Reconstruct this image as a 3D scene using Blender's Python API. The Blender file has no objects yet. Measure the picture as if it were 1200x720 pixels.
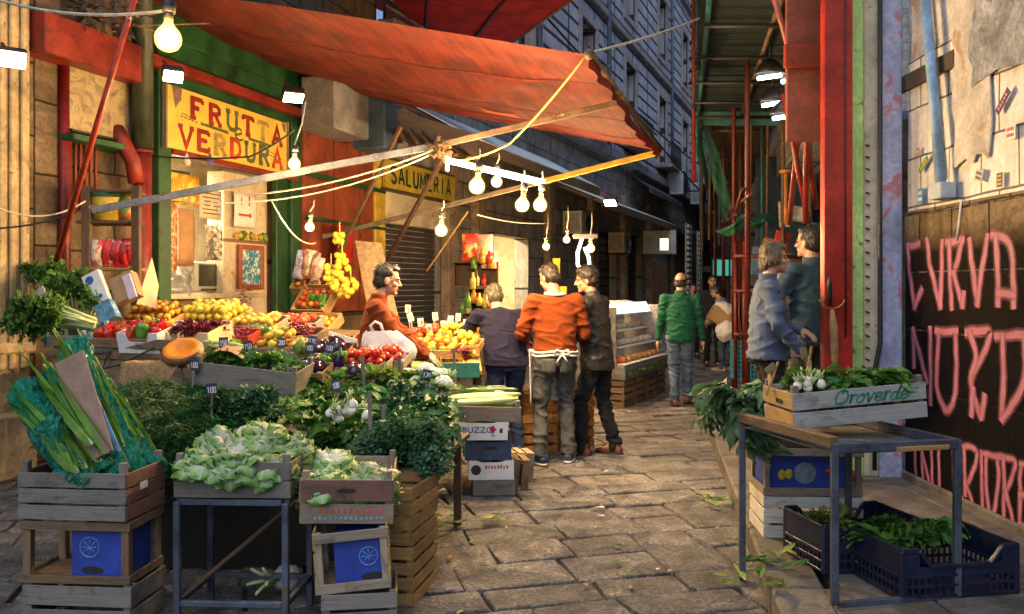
import bpy, math, random
from mathutils import Vector, Matrix, Euler, noise
V = Vector
RN = random.Random(11)
SC = bpy.context.scene
COL = SC.collection
CAMZ, FPX, HY, CX = 1.58, 1000.0, 335.0, 600.0
def rad(a): return math.radians(a)
def P(px, py, Y):                       # where a sight line meets the plane at depth Y
    return V(((px-CX)/FPX*Y, Y, CAMZ-(py-HY)/FPX*Y))
def PZ(px, py, z):                      # ... meets the height z
    return P(px, py, (CAMZ-z)*FPX/(py-HY))

# ---------------------------------------------------------------- materials
MATS = {}
def _n(nt, t, **kw):
    n = nt.nodes.new(t)
    for k, v in kw.items(): setattr(n, k, v)
    return n
def newmat(name):
    m = bpy.data.materials.new(name); m.use_nodes = True
    nt = m.node_tree
    b = nt.nodes['Principled BSDF']
    MATS[name] = m
    return m, nt, b
def c4(c): return (c[0], c[1], c[2], 1)
def mixc(nt, fac, a, b, mode='MIX'):
    n = _n(nt, 'ShaderNodeMix', data_type='RGBA', blend_type=mode)
    for sock, v in ((n.inputs[0], fac), (n.inputs[6], a), (n.inputs[7], b)):
        if isinstance(v, (int, float)): sock.default_value = v
        elif isinstance(v, tuple): sock.default_value = c4(v)
        else: nt.links.new(v, sock)
    return n.outputs[2]
def ramp(nt, fac, stops):
    r = _n(nt, 'ShaderNodeValToRGB')
    e = r.color_ramp.elements
    while len(e) < len(stops): e.new(0.5)
    for i, (p, c) in enumerate(stops):
        e[i].position = p; e[i].color = c4(c) if not isinstance(c, (int, float)) else (c, c, c, 1)
    nt.links.new(fac, r.inputs[0]); return r.outputs[0]
def noisetex(nt, vec, scale, detail=4, rough=.55, dist=0):
    n = _n(nt, 'ShaderNodeTexNoise')
    n.inputs['Scale'].default_value = scale; n.inputs['Detail'].default_value = detail
    n.inputs['Roughness'].default_value = rough; n.inputs['Distortion'].default_value = dist
    if vec is not None: nt.links.new(vec, n.inputs['Vector'])
    return n.outputs['Fac']
def mapping(nt, vec, scale=(1, 1, 1), loc=(0, 0, 0), rot=(0, 0, 0)):
    m = _n(nt, 'ShaderNodeMapping')
    m.inputs['Scale'].default_value = scale; m.inputs['Location'].default_value = loc; m.inputs['Rotation'].default_value = rot
    nt.links.new(vec, m.inputs['Vector']); return m.outputs[0]
def bumpit(nt, b, h, strength, dist=.01):
    n = _n(nt, 'ShaderNodeBump'); n.inputs['Strength'].default_value = strength; n.inputs['Distance'].default_value = dist
    nt.links.new(h, n.inputs['Height']); nt.links.new(n.outputs[0], b.inputs['Normal'])
def math_(nt, op, a, b=0.0):
    n = _n(nt, 'ShaderNodeMath', operation=op)
    for s, v in ((n.inputs[0], a), (n.inputs[1], b)):
        if isinstance(v, (int, float)): s.default_value = v
        else: nt.links.new(v, s)
    return n.outputs[0]
def coord(nt, which): return _n(nt, 'ShaderNodeTexCoord').outputs[which]
def randomtone(nt, col, amt, hue=.0):
    oi = _n(nt, 'ShaderNodeObjectInfo').outputs['Random']
    h = _n(nt, 'ShaderNodeHueSaturation')
    mr = _n(nt, 'ShaderNodeMapRange'); mr.inputs[3].default_value = 1-amt; mr.inputs[4].default_value = 1+amt
    nt.links.new(oi, mr.inputs[0]); nt.links.new(mr.outputs[0], h.inputs['Value'])
    if hue:
        m2 = _n(nt, 'ShaderNodeMapRange'); m2.inputs[3].default_value = .5-hue; m2.inputs[4].default_value = .5+hue
        f = math_(nt, 'FRACT', math_(nt, 'MULTIPLY', oi, 7.31)); nt.links.new(f, m2.inputs[0]); nt.links.new(m2.outputs[0], h.inputs['Hue'])
    nt.links.new(col, h.inputs['Color']); return h.outputs[0]
def pbr(name, col, rough=.65, var=.3, scale=6, bump=.25, bscale=45, metal=0, rnd=0, hue=0, col2=None, spot=None, spotscale=14, spotcut=.62, uv=False, trans=0, sheen=0, spec=.5, sss=0, bdist=.008):
    if name in MATS: return MATS[name]
    m, nt, b = newmat(name)
    vec = coord(nt, 'UV' if uv else 'Object')
    lo = tuple(c*(1-var) for c in col); hi = tuple(min(1, c*(1+var)) for c in (col2 or col))
    if col2: lo = col
    if col2: hi = col2
    f = noisetex(nt, vec, scale, 6, .6, .4)
    c = ramp(nt, f, [(.36, lo), (.64, hi)])
    fine = noisetex(nt, vec, scale*9, 3, .6)
    c = mixc(nt, .35*min(1, var*2.5), c, ramp(nt, fine, [(.38, .2), (.58, 1.0)]), 'MULTIPLY')
    if spot:
        s = noisetex(nt, vec, spotscale, 5, .65, .6)
        c = mixc(nt, ramp(nt, s, [(spotcut, 0.0), (spotcut+.06, 1.0)]), c, spot)
    if rnd: c = randomtone(nt, c, rnd, hue)
    nt.links.new(c, b.inputs['Base Color'])
    b.inputs['Roughness'].default_value = rough; b.inputs['Metallic'].default_value = metal
    b.inputs['Specular IOR Level'].default_value = spec
    rr = ramp(nt, f, [(.25, max(0, rough-.12)), (.75, min(1, rough+.1))]); nt.links.new(rr, b.inputs['Roughness'])
    if sheen: b.inputs['Sheen Weight'].default_value = sheen
    if sss:
        b.inputs['Subsurface Weight'].default_value = sss; b.inputs['Subsurface Radius'].default_value = (.012, .005, .003); b.inputs['Subsurface Scale'].default_value = 1
    if bump:
        h = noisetex(nt, vec, bscale, 5, .65)
        bumpit(nt, b, h, bump, bdist)
    if trans: translucent(nt, b, c, trans)
    return m
def translucent(nt, b, c, amt):
    t = _n(nt, 'ShaderNodeBsdfTranslucent'); nt.links.new(c, t.inputs['Color'])
    mx = _n(nt, 'ShaderNodeMixShader'); mx.inputs[0].default_value = amt
    out = [n for n in nt.nodes if n.type == 'OUTPUT_MATERIAL'][0]
    nt.links.new(b.outputs[0], mx.inputs[1]); nt.links.new(t.outputs[0], mx.inputs[2]); nt.links.new(mx.outputs[0], out.inputs[0])
def wood(name, col, col2=None, rough=.75, grey=.0, scale=1.0, stain=(.03, .022, .015), stainamt=.6):
    if name in MATS: return MATS[name]
    m, nt, b = newmat(name)
    uv = coord(nt, 'UV')
    g = noisetex(nt, mapping(nt, uv, (5*scale, 90*scale, 1)), 1, 6, .7, 1.2)
    col2 = col2 or tuple(c*1.35 for c in col)
    c = ramp(nt, g, [(.28, tuple(x*.5 for x in col)), (.45, col), (.72, col2)])
    tone = noisetex(nt, mapping(nt, uv, (.35, .35, 1)), 1, 1)
    c = mixc(nt, .75, c, ramp(nt, tone, [(.3, .45), (.7, 1.15)]), 'MULTIPLY')
    st = noisetex(nt, mapping(nt, uv, (5, 9, 1)), 1, 5, .7, .8)
    c = mixc(nt, math_(nt, 'MULTIPLY', ramp(nt, st, [(.51, 0.0), (.64, 1.0)]), stainamt), c, stain)
    c = randomtone(nt, c, .12)
    nt.links.new(c, b.inputs['Base Color']); b.inputs['Roughness'].default_value = rough
    bumpit(nt, b, g, .45, .004)
    return m
def emit(name, col, strength):
    if name in MATS: return MATS[name]
    m, nt, b = newmat(name)
    b.inputs['Base Color'].default_value = c4(col); b.inputs['Emission Color'].default_value = c4(col); b.inputs['Emission Strength'].default_value = strength
    return m
def blocks(name, col, col2, mortar, bw, bh, msize=.012, rough=.8, bump=.7, spec=.3, paint=None, squash=1, offset=.5, var=.6, spot=None, extra=None):
    """masonry on UVs in metres"""
    m, nt, b = newmat(name)
    uv = coord(nt, 'UV')
    wob = _n(nt, 'ShaderNodeTexNoise'); wob.inputs['Scale'].default_value = 3; wob.inputs['Detail'].default_value = 3; nt.links.new(uv, wob.inputs['Vector'])
    dv = _n(nt, 'ShaderNodeVectorMath', operation='SUBTRACT'); nt.links.new(wob.outputs['Color'], dv.inputs[0]); dv.inputs[1].default_value = (.5, .5, .5)
    sc = _n(nt, 'ShaderNodeVectorMath', operation='SCALE'); nt.links.new(dv.outputs[0], sc.inputs[0]); sc.inputs['Scale'].default_value = .03
    ad = _n(nt, 'ShaderNodeVectorMath', operation='ADD'); nt.links.new(uv, ad.inputs[0]); nt.links.new(sc.outputs[0], ad.inputs[1])
    br = _n(nt, 'ShaderNodeTexBrick'); br.offset = offset; br.squash = squash
    br.inputs['Scale'].default_value = 1; br.inputs['Brick Width'].default_value = bw; br.inputs['Row Height'].default_value = bh
    br.inputs['Mortar Size'].default_value = msize; br.inputs['Mortar Smooth'].default_value = .35; br.inputs['Bias'].default_value = 0
    br.inputs['Color1'].default_value = c4(col); br.inputs['Color2'].default_value = c4(col2); br.inputs['Mortar'].default_value = c4(mortar)
    nt.links.new(ad.outputs[0], br.inputs['Vector'])
    n1 = noisetex(nt, uv, 2.2, 7, .65, .5); n2 = noisetex(nt, uv, 22, 6, .7, .2)
    c = mixc(nt, var, br.outputs['Color'], ramp(nt, n1, [(.36, .35), (.64, 1.25)]), 'MULTIPLY')
    c = mixc(nt, var*.8, c, ramp(nt, n2, [(.37, .4), (.6, 1.2)]), 'MULTIPLY')
    streak = noisetex(nt, mapping(nt, uv, (9, .7, 1)), 1, 5, .6)
    c = mixc(nt, .45, c, ramp(nt, streak, [(.38, .35), (.56, 1.0)]), 'MULTIPLY')
    if spot:
        s = noisetex(nt, uv, spot[1], 6, .7, .8)
        c = mixc(nt, ramp(nt, s, [(spot[2], 0.0), (spot[2]+.05, 1.0)]), c, spot[0])
    if paint:                           # a coat of paint that reaches up to a ragged height
        sx = _n(nt, 'ShaderNodeSeparateXYZ'); nt.links.new(uv, sx.inputs[0])
        hgt = math_(nt, 'ADD', sx.outputs[1], math_(nt, 'MULTIPLY', math_(nt, 'SUBTRACT', n1, .5), paint[2]))
        c = mixc(nt, ramp(nt, math_(nt, 'ADD', math_(nt, 'SUBTRACT', paint[1], hgt), .5), [(.4, 0.0), (.6, .985)]), c, paint[0])
    if extra: c = extra(nt, uv, c)
    nt.links.new(c, b.inputs['Base Color']); b.inputs['Roughness'].default_value = rough; b.inputs['Specular IOR Level'].default_value = spec
    hh = math_(nt, 'ADD', math_(nt, 'MULTIPLY', br.outputs['Fac'], -1.0), math_(nt, 'MULTIPLY', n2, .5))
    bumpit(nt, b, hh, bump, .012)
    return m

# ---------------------------------------------------------------- mesh builder
class MB:
    def __init__(s): s.v = []; s.f = []; s.m = []; s.uv = []; s.ms = 0; s.sm = []
    def mat(s, i): s.ms = i; return s
    def face(s, idx, uvs=None, smooth=False):
        s.f.append(tuple(idx)); s.m.append(s.ms); s.sm.append(smooth)
        s.uv.append(uvs or [(0, 0)]*len(idx))
    def add(s, pts): n = len(s.v); s.v.extend([V(p) for p in pts]); return n
    def poly(s, pts, uvs=None):
        n = s.add(pts)
        if uvs is None:
            o = pts[0]; a = (V(pts[1])-V(o)).normalized(); nn = a.cross(V(pts[-1])-V(o)).normalized(); b = nn.cross(a)
            uvs = [((V(p)-V(o)).dot(a), (V(p)-V(o)).dot(b)) for p in pts]
        s.face(range(n, n+len(pts)), uvs)
    def box(s, c, size, rot=None, ch=None, ax=None):
        """chamfered box; rot a Matrix (3x3 or 4x4) or None"""
        hx, hy, hz = size[0]/2, size[1]/2, size[2]/2
        h = (hx, hy, hz)
        if ch is None: ch = min(.004, min(h)*.35)
        M3 = rot.to_3x3() if rot is not None else Matrix.Identity(3)
        c = V(c); L = max(range(3), key=lambda i: h[i]) if ax is None else ax
        off = (RN.uniform(0, 50), RN.uniform(0, 50))
        idx = {}
        for sx in (-1, 1):
            for sy in (-1, 1):
                for sz in (-1, 1):
                    sg = (sx, sy, sz)
                    for a in range(3):   # vertex on the face of axis a
                        p = [sg[i]*(h[i]-(0 if i == a else ch)) for i in range(3)]
                        idx[(sg, a)] = (s.add([c+M3@V(p)]), p)
        def put(keys, a):
            o = [i for i in range(3) if i != a]
            u, w = (L, [i for i in o if i != L][0]) if L in o else (o[0], o[1])
            uvs = [(idx[k][1][u]+off[0]+a*.37, idx[k][1][w]+off[1]+a*.61) for k in keys]
            ids = [idx[k][0] for k in keys]
            n = (s.v[ids[1]]-s.v[ids[0]]).cross(s.v[ids[2]]-s.v[ids[0]])
            mid = sum((s.v[i] for i in ids), V())/len(ids)-c
            if n.dot(mid) < 0: ids = ids[::-1]; uvs = uvs[::-1]
            s.face(ids, uvs)
        for a in range(3):
            o1, o2 = [i for i in range(3) if i != a]
            for sa in (-1, 1):
                ks = []
                for t1, t2 in ((-1, -1), (1, -1), (1, 1), (-1, 1)):
                    sg = [0]*3; sg[a] = sa; sg[o1] = t1; sg[o2] = t2; ks.append((tuple(sg), a))
                put(ks, a)
            for t1 in (-1, 1):          # edges running along axis a
                for t2 in (-1, 1):
                    ks = []
                    for ta, fa in ((-1, o1), (1, o1), (1, o2), (-1, o2)):
                        sg = [0]*3; sg[a] = ta; sg[o1] = t1; sg[o2] = t2; ks.append((tuple(sg), fa))
                    put(ks, o1)
        for sx in (-1, 1):
            for sy in (-1, 1):
                for sz in (-1, 1): put([((sx, sy, sz), a) for a in range(3)], 0)
        return s
    def beam(s, p0, p1, w, h, up=(0, 0, 1), ch=None):
        p0, p1 = V(p0), V(p1); d = p1-p0; L = d.length; x = d.normalized(); u = V(up)
        if abs(x.dot(u)) > .98: u = V((0, 1, 0))
        y = u.cross(x).normalized(); z = x.cross(y)
        s.box((p0+p1)/2, (L, w, h), Matrix((x, y, z)).transposed(), ch, 0); return s
    def fbox(s, fr, s0, s1, d0, d1, z0, z1, ch=None):
        s.box(fr.pt((s0+s1)/2, (d0+d1)/2, (z0+z1)/2), (abs(s1-s0), abs(d1-d0), abs(z1-z0)), fr.M, ch); return s
    def tube(s, pts, r, seg=8, cap=True):
        pts = [V(p) for p in pts]; n = len(pts); rs = r if isinstance(r, (list, tuple)) else [r]*n
        prev = None; base = []; L = 0
        for i, p in enumerate(pts):
            t = (pts[min(i+1, n-1)]-pts[max(i-1, 0)]).normalized()
            if prev is None:
                a = V((0, 0, 1)) if abs(t.z) < .9 else V((1, 0, 0)); x = t.cross(a).normalized()
            else: x = (prev-t*prev.dot(t)).normalized()
            prev = x; y = t.cross(x)
            if i: L += (p-pts[i-1]).length
            base.append((s.add([p+(x*math.cos(2*math.pi*k/seg)+y*math.sin(2*math.pi*k/seg))*rs[i] for k in range(seg)]), L))
        for i in range(n-1):
            a, la = base[i]; b, lb = base[i+1]
            for k in range(seg):
                k2 = (k+1) % seg; u0, u1 = k/seg*6.28*rs[i], (k+1)/seg*6.28*rs[i]
                s.face((a+k, a+k2, b+k2, b+k), [(la, u0), (la, u1), (lb, u1), (lb, u0)], True)
        if cap:
            s.face([base[0][0]+k for k in range(seg)][::-1]); s.face([base[-1][0]+k for k in range(seg)])
        return s
    def lathe(s, prof, M=None, seg=16, fn=None):
        """prof: (r, z) list; ends with r 0 close"""
        M = M or Matrix.Identity(4); rows = []
        for r, z in prof:
            if r < 1e-6: rows.append([s.add([M@V((0, 0, z))])]*seg)
            else:
                row = []
                for k in range(seg):
                    a = 2*math.pi*k/seg; q = fn(a, z) if fn else 1
                    row.append(s.add([M@V((r*q*math.cos(a), r*q*math.sin(a), z))]))
                rows.append(row)
        for i in range(len(rows)-1):
            for k in range(seg):
                k2 = (k+1) % seg
                ids = [rows[i][k], rows[i][k2], rows[i+1][k2], rows[i+1][k]]
                u = [(k/seg, i), ((k+1)/seg, i), ((k+1)/seg, i+1), (k/seg, i+1)]
                q = []; qu = []
                for a, b in zip(ids, u):
                    if a not in q: q.append(a); qu.append(b)
                if len(q) > 2: s.face(q, qu, True)
        return s
    def ell(s, c, r, rot=None, seg=14, rings=9):
        if isinstance(r, (int, float)): r = (r, r, r)
        M3 = (rot.to_3x3() if rot is not None else Matrix.Identity(3))@Matrix.Diagonal(r)
        M = Matrix.Translation(V(c))@M3.to_4x4()
        s.lathe([(math.sin(math.pi*i/rings), -math.cos(math.pi*i/rings)) if 0 < i < rings else (0, -1 if i == 0 else 1) for i in range(rings+1)], M, seg); return s
    def cone(s, p0, r0, p1, r1, seg=12):
        """capsule with two radii"""
        p0, p1 = V(p0), V(p1); d = p1-p0; L = d.length
        if L < 1e-5: return s.ell(p0, r0)
        q = d.to_track_quat('Z', 'Y').to_matrix().to_4x4(); M = Matrix.Translation(p0)@q
        pr = [(0, -r0)]+[(r0*math.cos(a), r0*math.sin(a)) for a in (-1.1, -.6, -.1)]+[(r1*math.cos(a), L+r1*math.sin(a)) for a in (.1, .6, 1.1)]+[(0, L+r1)]
        s.lathe(pr, M, seg); return s
    def loft(s, rings, seg=20):
        """rings: (centre, x axis vec (scaled), y axis vec (scaled)); capped; super-ellipse"""
        base = []
        for c, x, y in rings:
            row = []
            for k in range(seg):
                a = 2*math.pi*k/seg; ca, sa = math.cos(a), math.sin(a); e = .85
                row.append(V(c)+V(x)*math.copysign(abs(ca)**e, ca)+V(y)*math.copysign(abs(sa)**e, sa))
            base.append(s.add(row))
        for a, b in zip(base, base[1:]):
            for k in range(seg): s.face((a+k, a+(k+1) % seg, b+(k+1) % seg, b+k), None, True)
        s.face([base[0]+k for k in range(seg)][::-1]); s.face([base[-1]+k for k in range(seg)]); return s
    def grid(s, fn, nu, nv, uvs=(1, 1), smooth=True):
        b = s.add([fn(i/nu, j/nv) for j in range(nv+1) for i in range(nu+1)]); w = nu+1
        for j in range(nv):
            for i in range(nu):
                a = b+j*w+i
                s.face((a, a+1, a+w+1, a+w), [(i/nu*uvs[0], j/nv*uvs[1]), ((i+1)/nu*uvs[0], j/nv*uvs[1]), ((i+1)/nu*uvs[0], (j+1)/nv*uvs[1]), (i/nu*uvs[0], (j+1)/nv*uvs[1])], smooth)
        return s
    def data(s, name, mats):
        me = bpy.data.meshes.new(name); me.from_pydata([tuple(p) for p in s.v], [], s.f)
        for m in (mats if isinstance(mats, (list, tuple)) else [mats]): me.materials.append(m)
        me.polygons.foreach_set('material_index', s.m); me.polygons.foreach_set('use_smooth', s.sm)
        l = me.uv_layers.new(name='UVMap'); flat = [x for f in s.uv for p in f for x in p]
        l.data.foreach_set('uv', flat); me.update(); return me
    def build(s, name, mats, parent=None, world=False, solid=0, loc=None):
        if world and parent is not None:
            r = parent
            while r.parent: r = r.parent
            inv = base_matrix(r).inverted(); s.v = [inv@p for p in s.v]
        o = bpy.data.objects.new(name, s.data(name, mats)); COL.objects.link(o)
        if parent is not None: o.parent = parent
        if loc is not None: o.location = loc
        if solid:
            md = o.modifiers.new('thick', 'SOLIDIFY'); md.thickness = solid; md.offset = 0
        return o
def base_matrix(o): return Matrix.LocRotScale(o.location, o.rotation_euler, o.scale)
def tag(o, label=None, cat=None, group=None, kind=None):
    if label: o['label'] = label
    if cat: o['category'] = cat
    if group: o['group'] = group
    if kind: o['kind'] = kind
    return o
def thing(name, label, cat, loc=(0, 0, 0), rot=0, group=None):
    o = bpy.data.objects.new(name, None); o.empty_display_size = .1; COL.objects.link(o)
    o.location = loc; o.rotation_euler = rot if isinstance(rot, (tuple, Euler)) else (0, 0, rot)
    return tag(o, label, cat, group)
KIDS = {}
def copy_tree(o, parent=None):
    c = o.copy(); COL.objects.link(c); c.parent = parent
    for ch in [x for x in COL.objects if x.parent == o]: copy_tree(ch, c)
    return c
def put(o, loc, rot=(0, 0, 0), scale=None, label=None, group=None):
    o.location = loc; o.rotation_euler = rot if not isinstance(rot, (int, float)) else (0, 0, rot)
    if scale: o.scale = (scale,)*3 if isinstance(scale, (int, float)) else scale
    if label: o['label'] = label
    if group: o['group'] = group
    return o
def first_or_copy(proto, used):
    if proto.name in used: return copy_tree(proto)
    used.add(proto.name); return proto
USED = set()
def dup(proto, loc, rot=(0, 0, 0), scale=None, label=None, group=None):
    return put(first_or_copy(proto, USED), loc, rot, scale, label, group)
class Frame:
    """a facade: u along it, n out of it towards the street"""
    def __init__(s, o, u):
        s.o = V(o); s.u = V(u).normalized(); s.n = V((s.u.y, -s.u.x, 0)); s.M = Matrix((s.u, s.n*-1, V((0, 0, 1)))).transposed(); s.ang = math.atan2(s.u.y, s.u.x)
    def pt(s, a, d, z): return s.o+s.u*a+s.n*d+V((0, 0, z))
    def hit(s, px, py, d=0):
        ray = V(((px-CX)/FPX, 1, -(py-HY)/FPX)); c = V((0, 0, CAMZ)); o = s.o+s.n*d
        t = (o-c).dot(s.n)/ray.dot(s.n); p = c+ray*t
        return (p-o).dot(s.u), p.z
    def s_at(s, px, d=0): return s.hit(px, HY, d)[0]
F1 = Frame((-6.4, 0, 0), (.305, 1, 0))
F2 = Frame((-7.5, 0, 0), (.39, 1, 0))
def wall(mb, fr, s0, s1, z0, z1, holes=(), d=0, reveal=.25):
    """sheet with rectangular holes (a0, a1, b0, b1) and their reveals; UVs in metres"""
    S = sorted({s0, s1, *[h[0] for h in holes], *[h[1] for h in holes]}); Z = sorted({z0, z1, *[h[2] for h in holes], *[h[3] for h in holes]})
    S = [a for a in S if s0 <= a <= s1]; Z = [a for a in Z if z0 <= a <= z1]
    for a, b in zip(S, S[1:]):
        for c, e in zip(Z, Z[1:]):
            if any(h[0] <= a+1e-6 and b-1e-6 <= h[1] and h[2] <= c+1e-6 and e-1e-6 <= h[3] for h in holes): continue
            mb.poly([fr.pt(a, d, c), fr.pt(b, d, c), fr.pt(b, d, e), fr.pt(a, d, e)], [(a, c), (b, c), (b, e), (a, e)])
    for a, b, c, e in holes:
        q = d-reveal
        for p in ([(a, c), (a, e)], [(a, e), (b, e)], [(b, e), (b, c)], [(b, c), (a, c)]):
            (x0, y0), (x1, y1) = p
            mb.poly([fr.pt(x0, d, y0), fr.pt(x0, q, y0), fr.pt(x1, q, y1), fr.pt(x1, d, y1)], [(0, 0), (reveal, 0), (reveal, 1), (0, 1)])
    return mb
def stroke(mb, pts, nrm, w, closed=False):
    """flat ribbon with rounded mitres along points; uv y runs across"""
    pts = [V(p) for p in pts]; n = len(pts); L = 0; rows = []; nrm = V(nrm)
    for i, p in enumerate(pts):
        t = (pts[min(i+1, n-1)]-pts[max(i-1, 0)]).normalized(); sd = nrm.cross(t).normalized()
        if i: L += (p-pts[i-1]).length
        k = 1.0
        if 0 < i < n-1:
            t0 = (p-pts[i-1]).normalized(); cs = max(.45, t0.dot(t)); k = 1/cs
        rows.append((mb.add([p-sd*w/2*k, p+sd*w/2*k]), L))
    for (a, la), (b, lb) in zip(rows, rows[1:]):
        mb.face((a, b, b+1, a+1), [(la, 0), (lb, 0), (lb, 1), (la, 1)])
    return mb
def sag(p0, p1, drop, n=12):
    p0, p1 = V(p0), V(p1)
    return [p0.lerp(p1, i/n)-V((0, 0, drop*4*(i/n)*(1-i/n))) for i in range(n+1)]
DEAD = []
def catmull(pts, n=5):
    out = []
    for i in range(len(pts)-1):
        p0, p1, p2, p3 = pts[max(i-1, 0)], pts[i], pts[i+1], pts[min(i+2, len(pts)-1)]
        for q in range(n):
            t = q/n; out.append(.5*((2*p1)+(p2-p0)*t+(2*p0-5*p1+4*p2-p3)*t*t+(3*p1-p0-3*p2+p3)*t**3))
    return out+[pts[-1]]
TS = bpy.data.scenes.new('workbench')
def evaluated(o):
    TS.collection.objects.link(o); vl = TS.view_layers[0]; vl.update(); dg = vl.depsgraph
    me = bpy.data.meshes.new_from_object(o.evaluated_get(dg)); TS.collection.objects.unlink(o); return me
def text_mesh(txt, size, mat, parent, M, name='lettering', depth=.001, shear=0, sx=1):
    cu = bpy.data.curves.new(name, 'FONT'); cu.body = txt; cu.size = size; cu.extrude = depth; cu.align_x = 'CENTER'; cu.align_y = 'CENTER'; cu.shear = shear
    to = bpy.data.objects.new('tmp', cu)
    me = evaluated(to); DEAD.extend((to, cu))
    me.materials.clear(); me.materials.append(mat)
    for v in me.vertices: v.co = M@V((v.co.x*sx, v.co.y, v.co.z))
    o = bpy.data.objects.new(name, me); COL.objects.link(o); o.parent = parent; return o
SUN_EL, SUN_EL2, SUN_ROT = 52, 52, 198       # a veiled evening sky
SUN, SUN_ANG, SUNCOL, SKY, EXPO = .8, 75, (.74, .87, 1), .09, .6
# ================================================================= materials of the place
m_lav = blocks('painted_basalt', (.115, .105, .093), (.19, .17, .15), (.02, .018, .016), 30, 30)
stoneY = pbr('ochre_plaster', (.50, .38, .20), .8, .35, 2.5, .5, 25, spot=(.16, .11, .06), spotscale=5, spotcut=.6)
stoneB = blocks('brown_stone', (.17, .12, .075), (.24, .175, .11), (.03, .022, .015), .62, .38)
wallD = blocks('dark_stone', (.36, .335, .31), (.45, .42, .385), (.05, .045, .042), .9, .45, spot=((.30, .26, .21), 2.3, .62))
lilac = None
def groove(nt, uv, c): return c
lilac = blocks('grey_rustication', (.54, .51, .60), (.61, .58, .67), (.06, .058, .06), 2.45, .44, .06, bump=1.0, offset=0, var=.35)
redP = pbr('red_paint', (.22, .02, .010), .5, .35, 4, .3, 30, spot=(.10, .03, .02), spotscale=6, spotcut=.62)
darkred = pbr('dark_red_metal', (.20, .012, .008), .45, .35, 4, .2, 40, spot=(.04, .012, .01), spotscale=9, spotcut=.6)
brickred = pbr('brick_red_board', (.24, .048, .016), .7, .35, 3, .3, 30, spot=(.09, .03, .02), spotscale=4, spotcut=.6)
greenP = pbr('green_paint', (.014, .08, .025), .5, .35, 4, .25, 30, spot=(.01, .03, .015), spotscale=7, spotcut=.6)
greenL = pbr('light_green_paint', (.46, .74, .26), .55, .25, 3, .25, 30, spot=(.18, .22, .08), spotscale=8, spotcut=.62)
yellowP = pbr('yellow_paint', (.62, .44, .05), .5, .25, 5, .2, 30, spot=(.25, .16, .05), spotscale=9, spotcut=.62)
creamP = pbr('cream_paint', (.62, .54, .38), .65, .2, 3, .25, 30, spot=(.4, .3, .17), spotscale=5, spotcut=.6)
blueP = pbr('blue_paint', (.22, .38, .60), .5, .25, 4, .2, 30, spot=(.15, .2, .28), spotscale=8, spotcut=.64)
lilacP = pbr('lilac_paint', (.38, .42, .62), .6, .3, 3, .3, 25, spot=(.45, .18, .22), spotscale=3, spotcut=.55)
blackM = pbr('black_metal', (.022, .021, .022), .5, .4, 8, .2, 50)
greyM = pbr('grey_metal', (.22, .225, .23), .4, .3, 6, .2, 40, metal=.6, spot=(.16, .09, .05), spotscale=10, spotcut=.6)
blueM = pbr('blue_grey_metal', (.075, .09, .13), .5, .35, 7, .25, 40, metal=.2, spot=(.13, .08, .05), spotscale=14, spotcut=.6)
brownM = pbr('rusty_brown_metal', (.14, .085, .05), .6, .4, 7, .3, 40, spot=(.25, .20, .13), spotscale=10, spotcut=.6)
whiteP = pbr('white_paint', (.75, .74, .70), .5, .12, 4, .15, 30, spot=(.5, .47, .4), spotscale=8, spotcut=.64)
offw = pbr('cream_plastic', (.62, .60, .52), .45, .15, 5, .1, 30)
teal = pbr('teal_paint', (.03, .16, .16), .5, .35, 4, .25, 35, spot=(.02, .05, .05), spotscale=7, spotcut=.6)
concrete = pbr('concrete', (.30, .27, .24), .85, .35, 3, .6, 30, spot=(.13, .11, .09), spotscale=5, spotcut=.58)
glassD = pbr('dark_glass', (.018, .02, .024), .12, .3, 2, 0)
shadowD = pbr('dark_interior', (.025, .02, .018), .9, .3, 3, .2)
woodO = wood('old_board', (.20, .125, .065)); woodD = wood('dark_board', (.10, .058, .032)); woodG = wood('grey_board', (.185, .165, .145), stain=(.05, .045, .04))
woodY = wood('new_crate_wood', (.45, .27, .09), (.58, .37, .14), stainamt=.3); woodP = wood('pale_crate_wood', (.31, .245, .175), (.43, .35, .26), stainamt=.45)
woodT = wood('teal_tinged_wood', (.24, .36, .34), (.36, .46, .42), stainamt=.4); woodW = wood('white_painted_wood', (.62, .60, .54), (.72, .70, .64), stainamt=.35)
woodR = wood('reddish_crate_wood', (.24, .11, .085), (.32, .16, .12)); plyb = wood('grimy_plywood', (.33, .225, .125), (.40, .29, .17), scale=.5, stainamt=.7)
card = pbr('brown_cardboard', (.37, .23, .12), .85, .15, 5, .15, 60); cardW = pbr('white_cardboard', (.76, .75, .72), .7, .08, 5, .1, 60); cardY = pbr('buff_cardboard', (.66, .50, .27), .8, .12, 5, .12, 60)
cardB = pbr('blue_cardboard', (.02, .05, .32), .6, .2, 5, .1, 50)
cableB = pbr('black_cable', (.015, .015, .015), .5, .2, 10, 0); cableW = pbr('pale_cord', (.55, .50, .40), .8, .2, 20, 0)
ink = pbr('black_ink', (.015, .014, .02), .6, .1, 5, 0)

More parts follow.
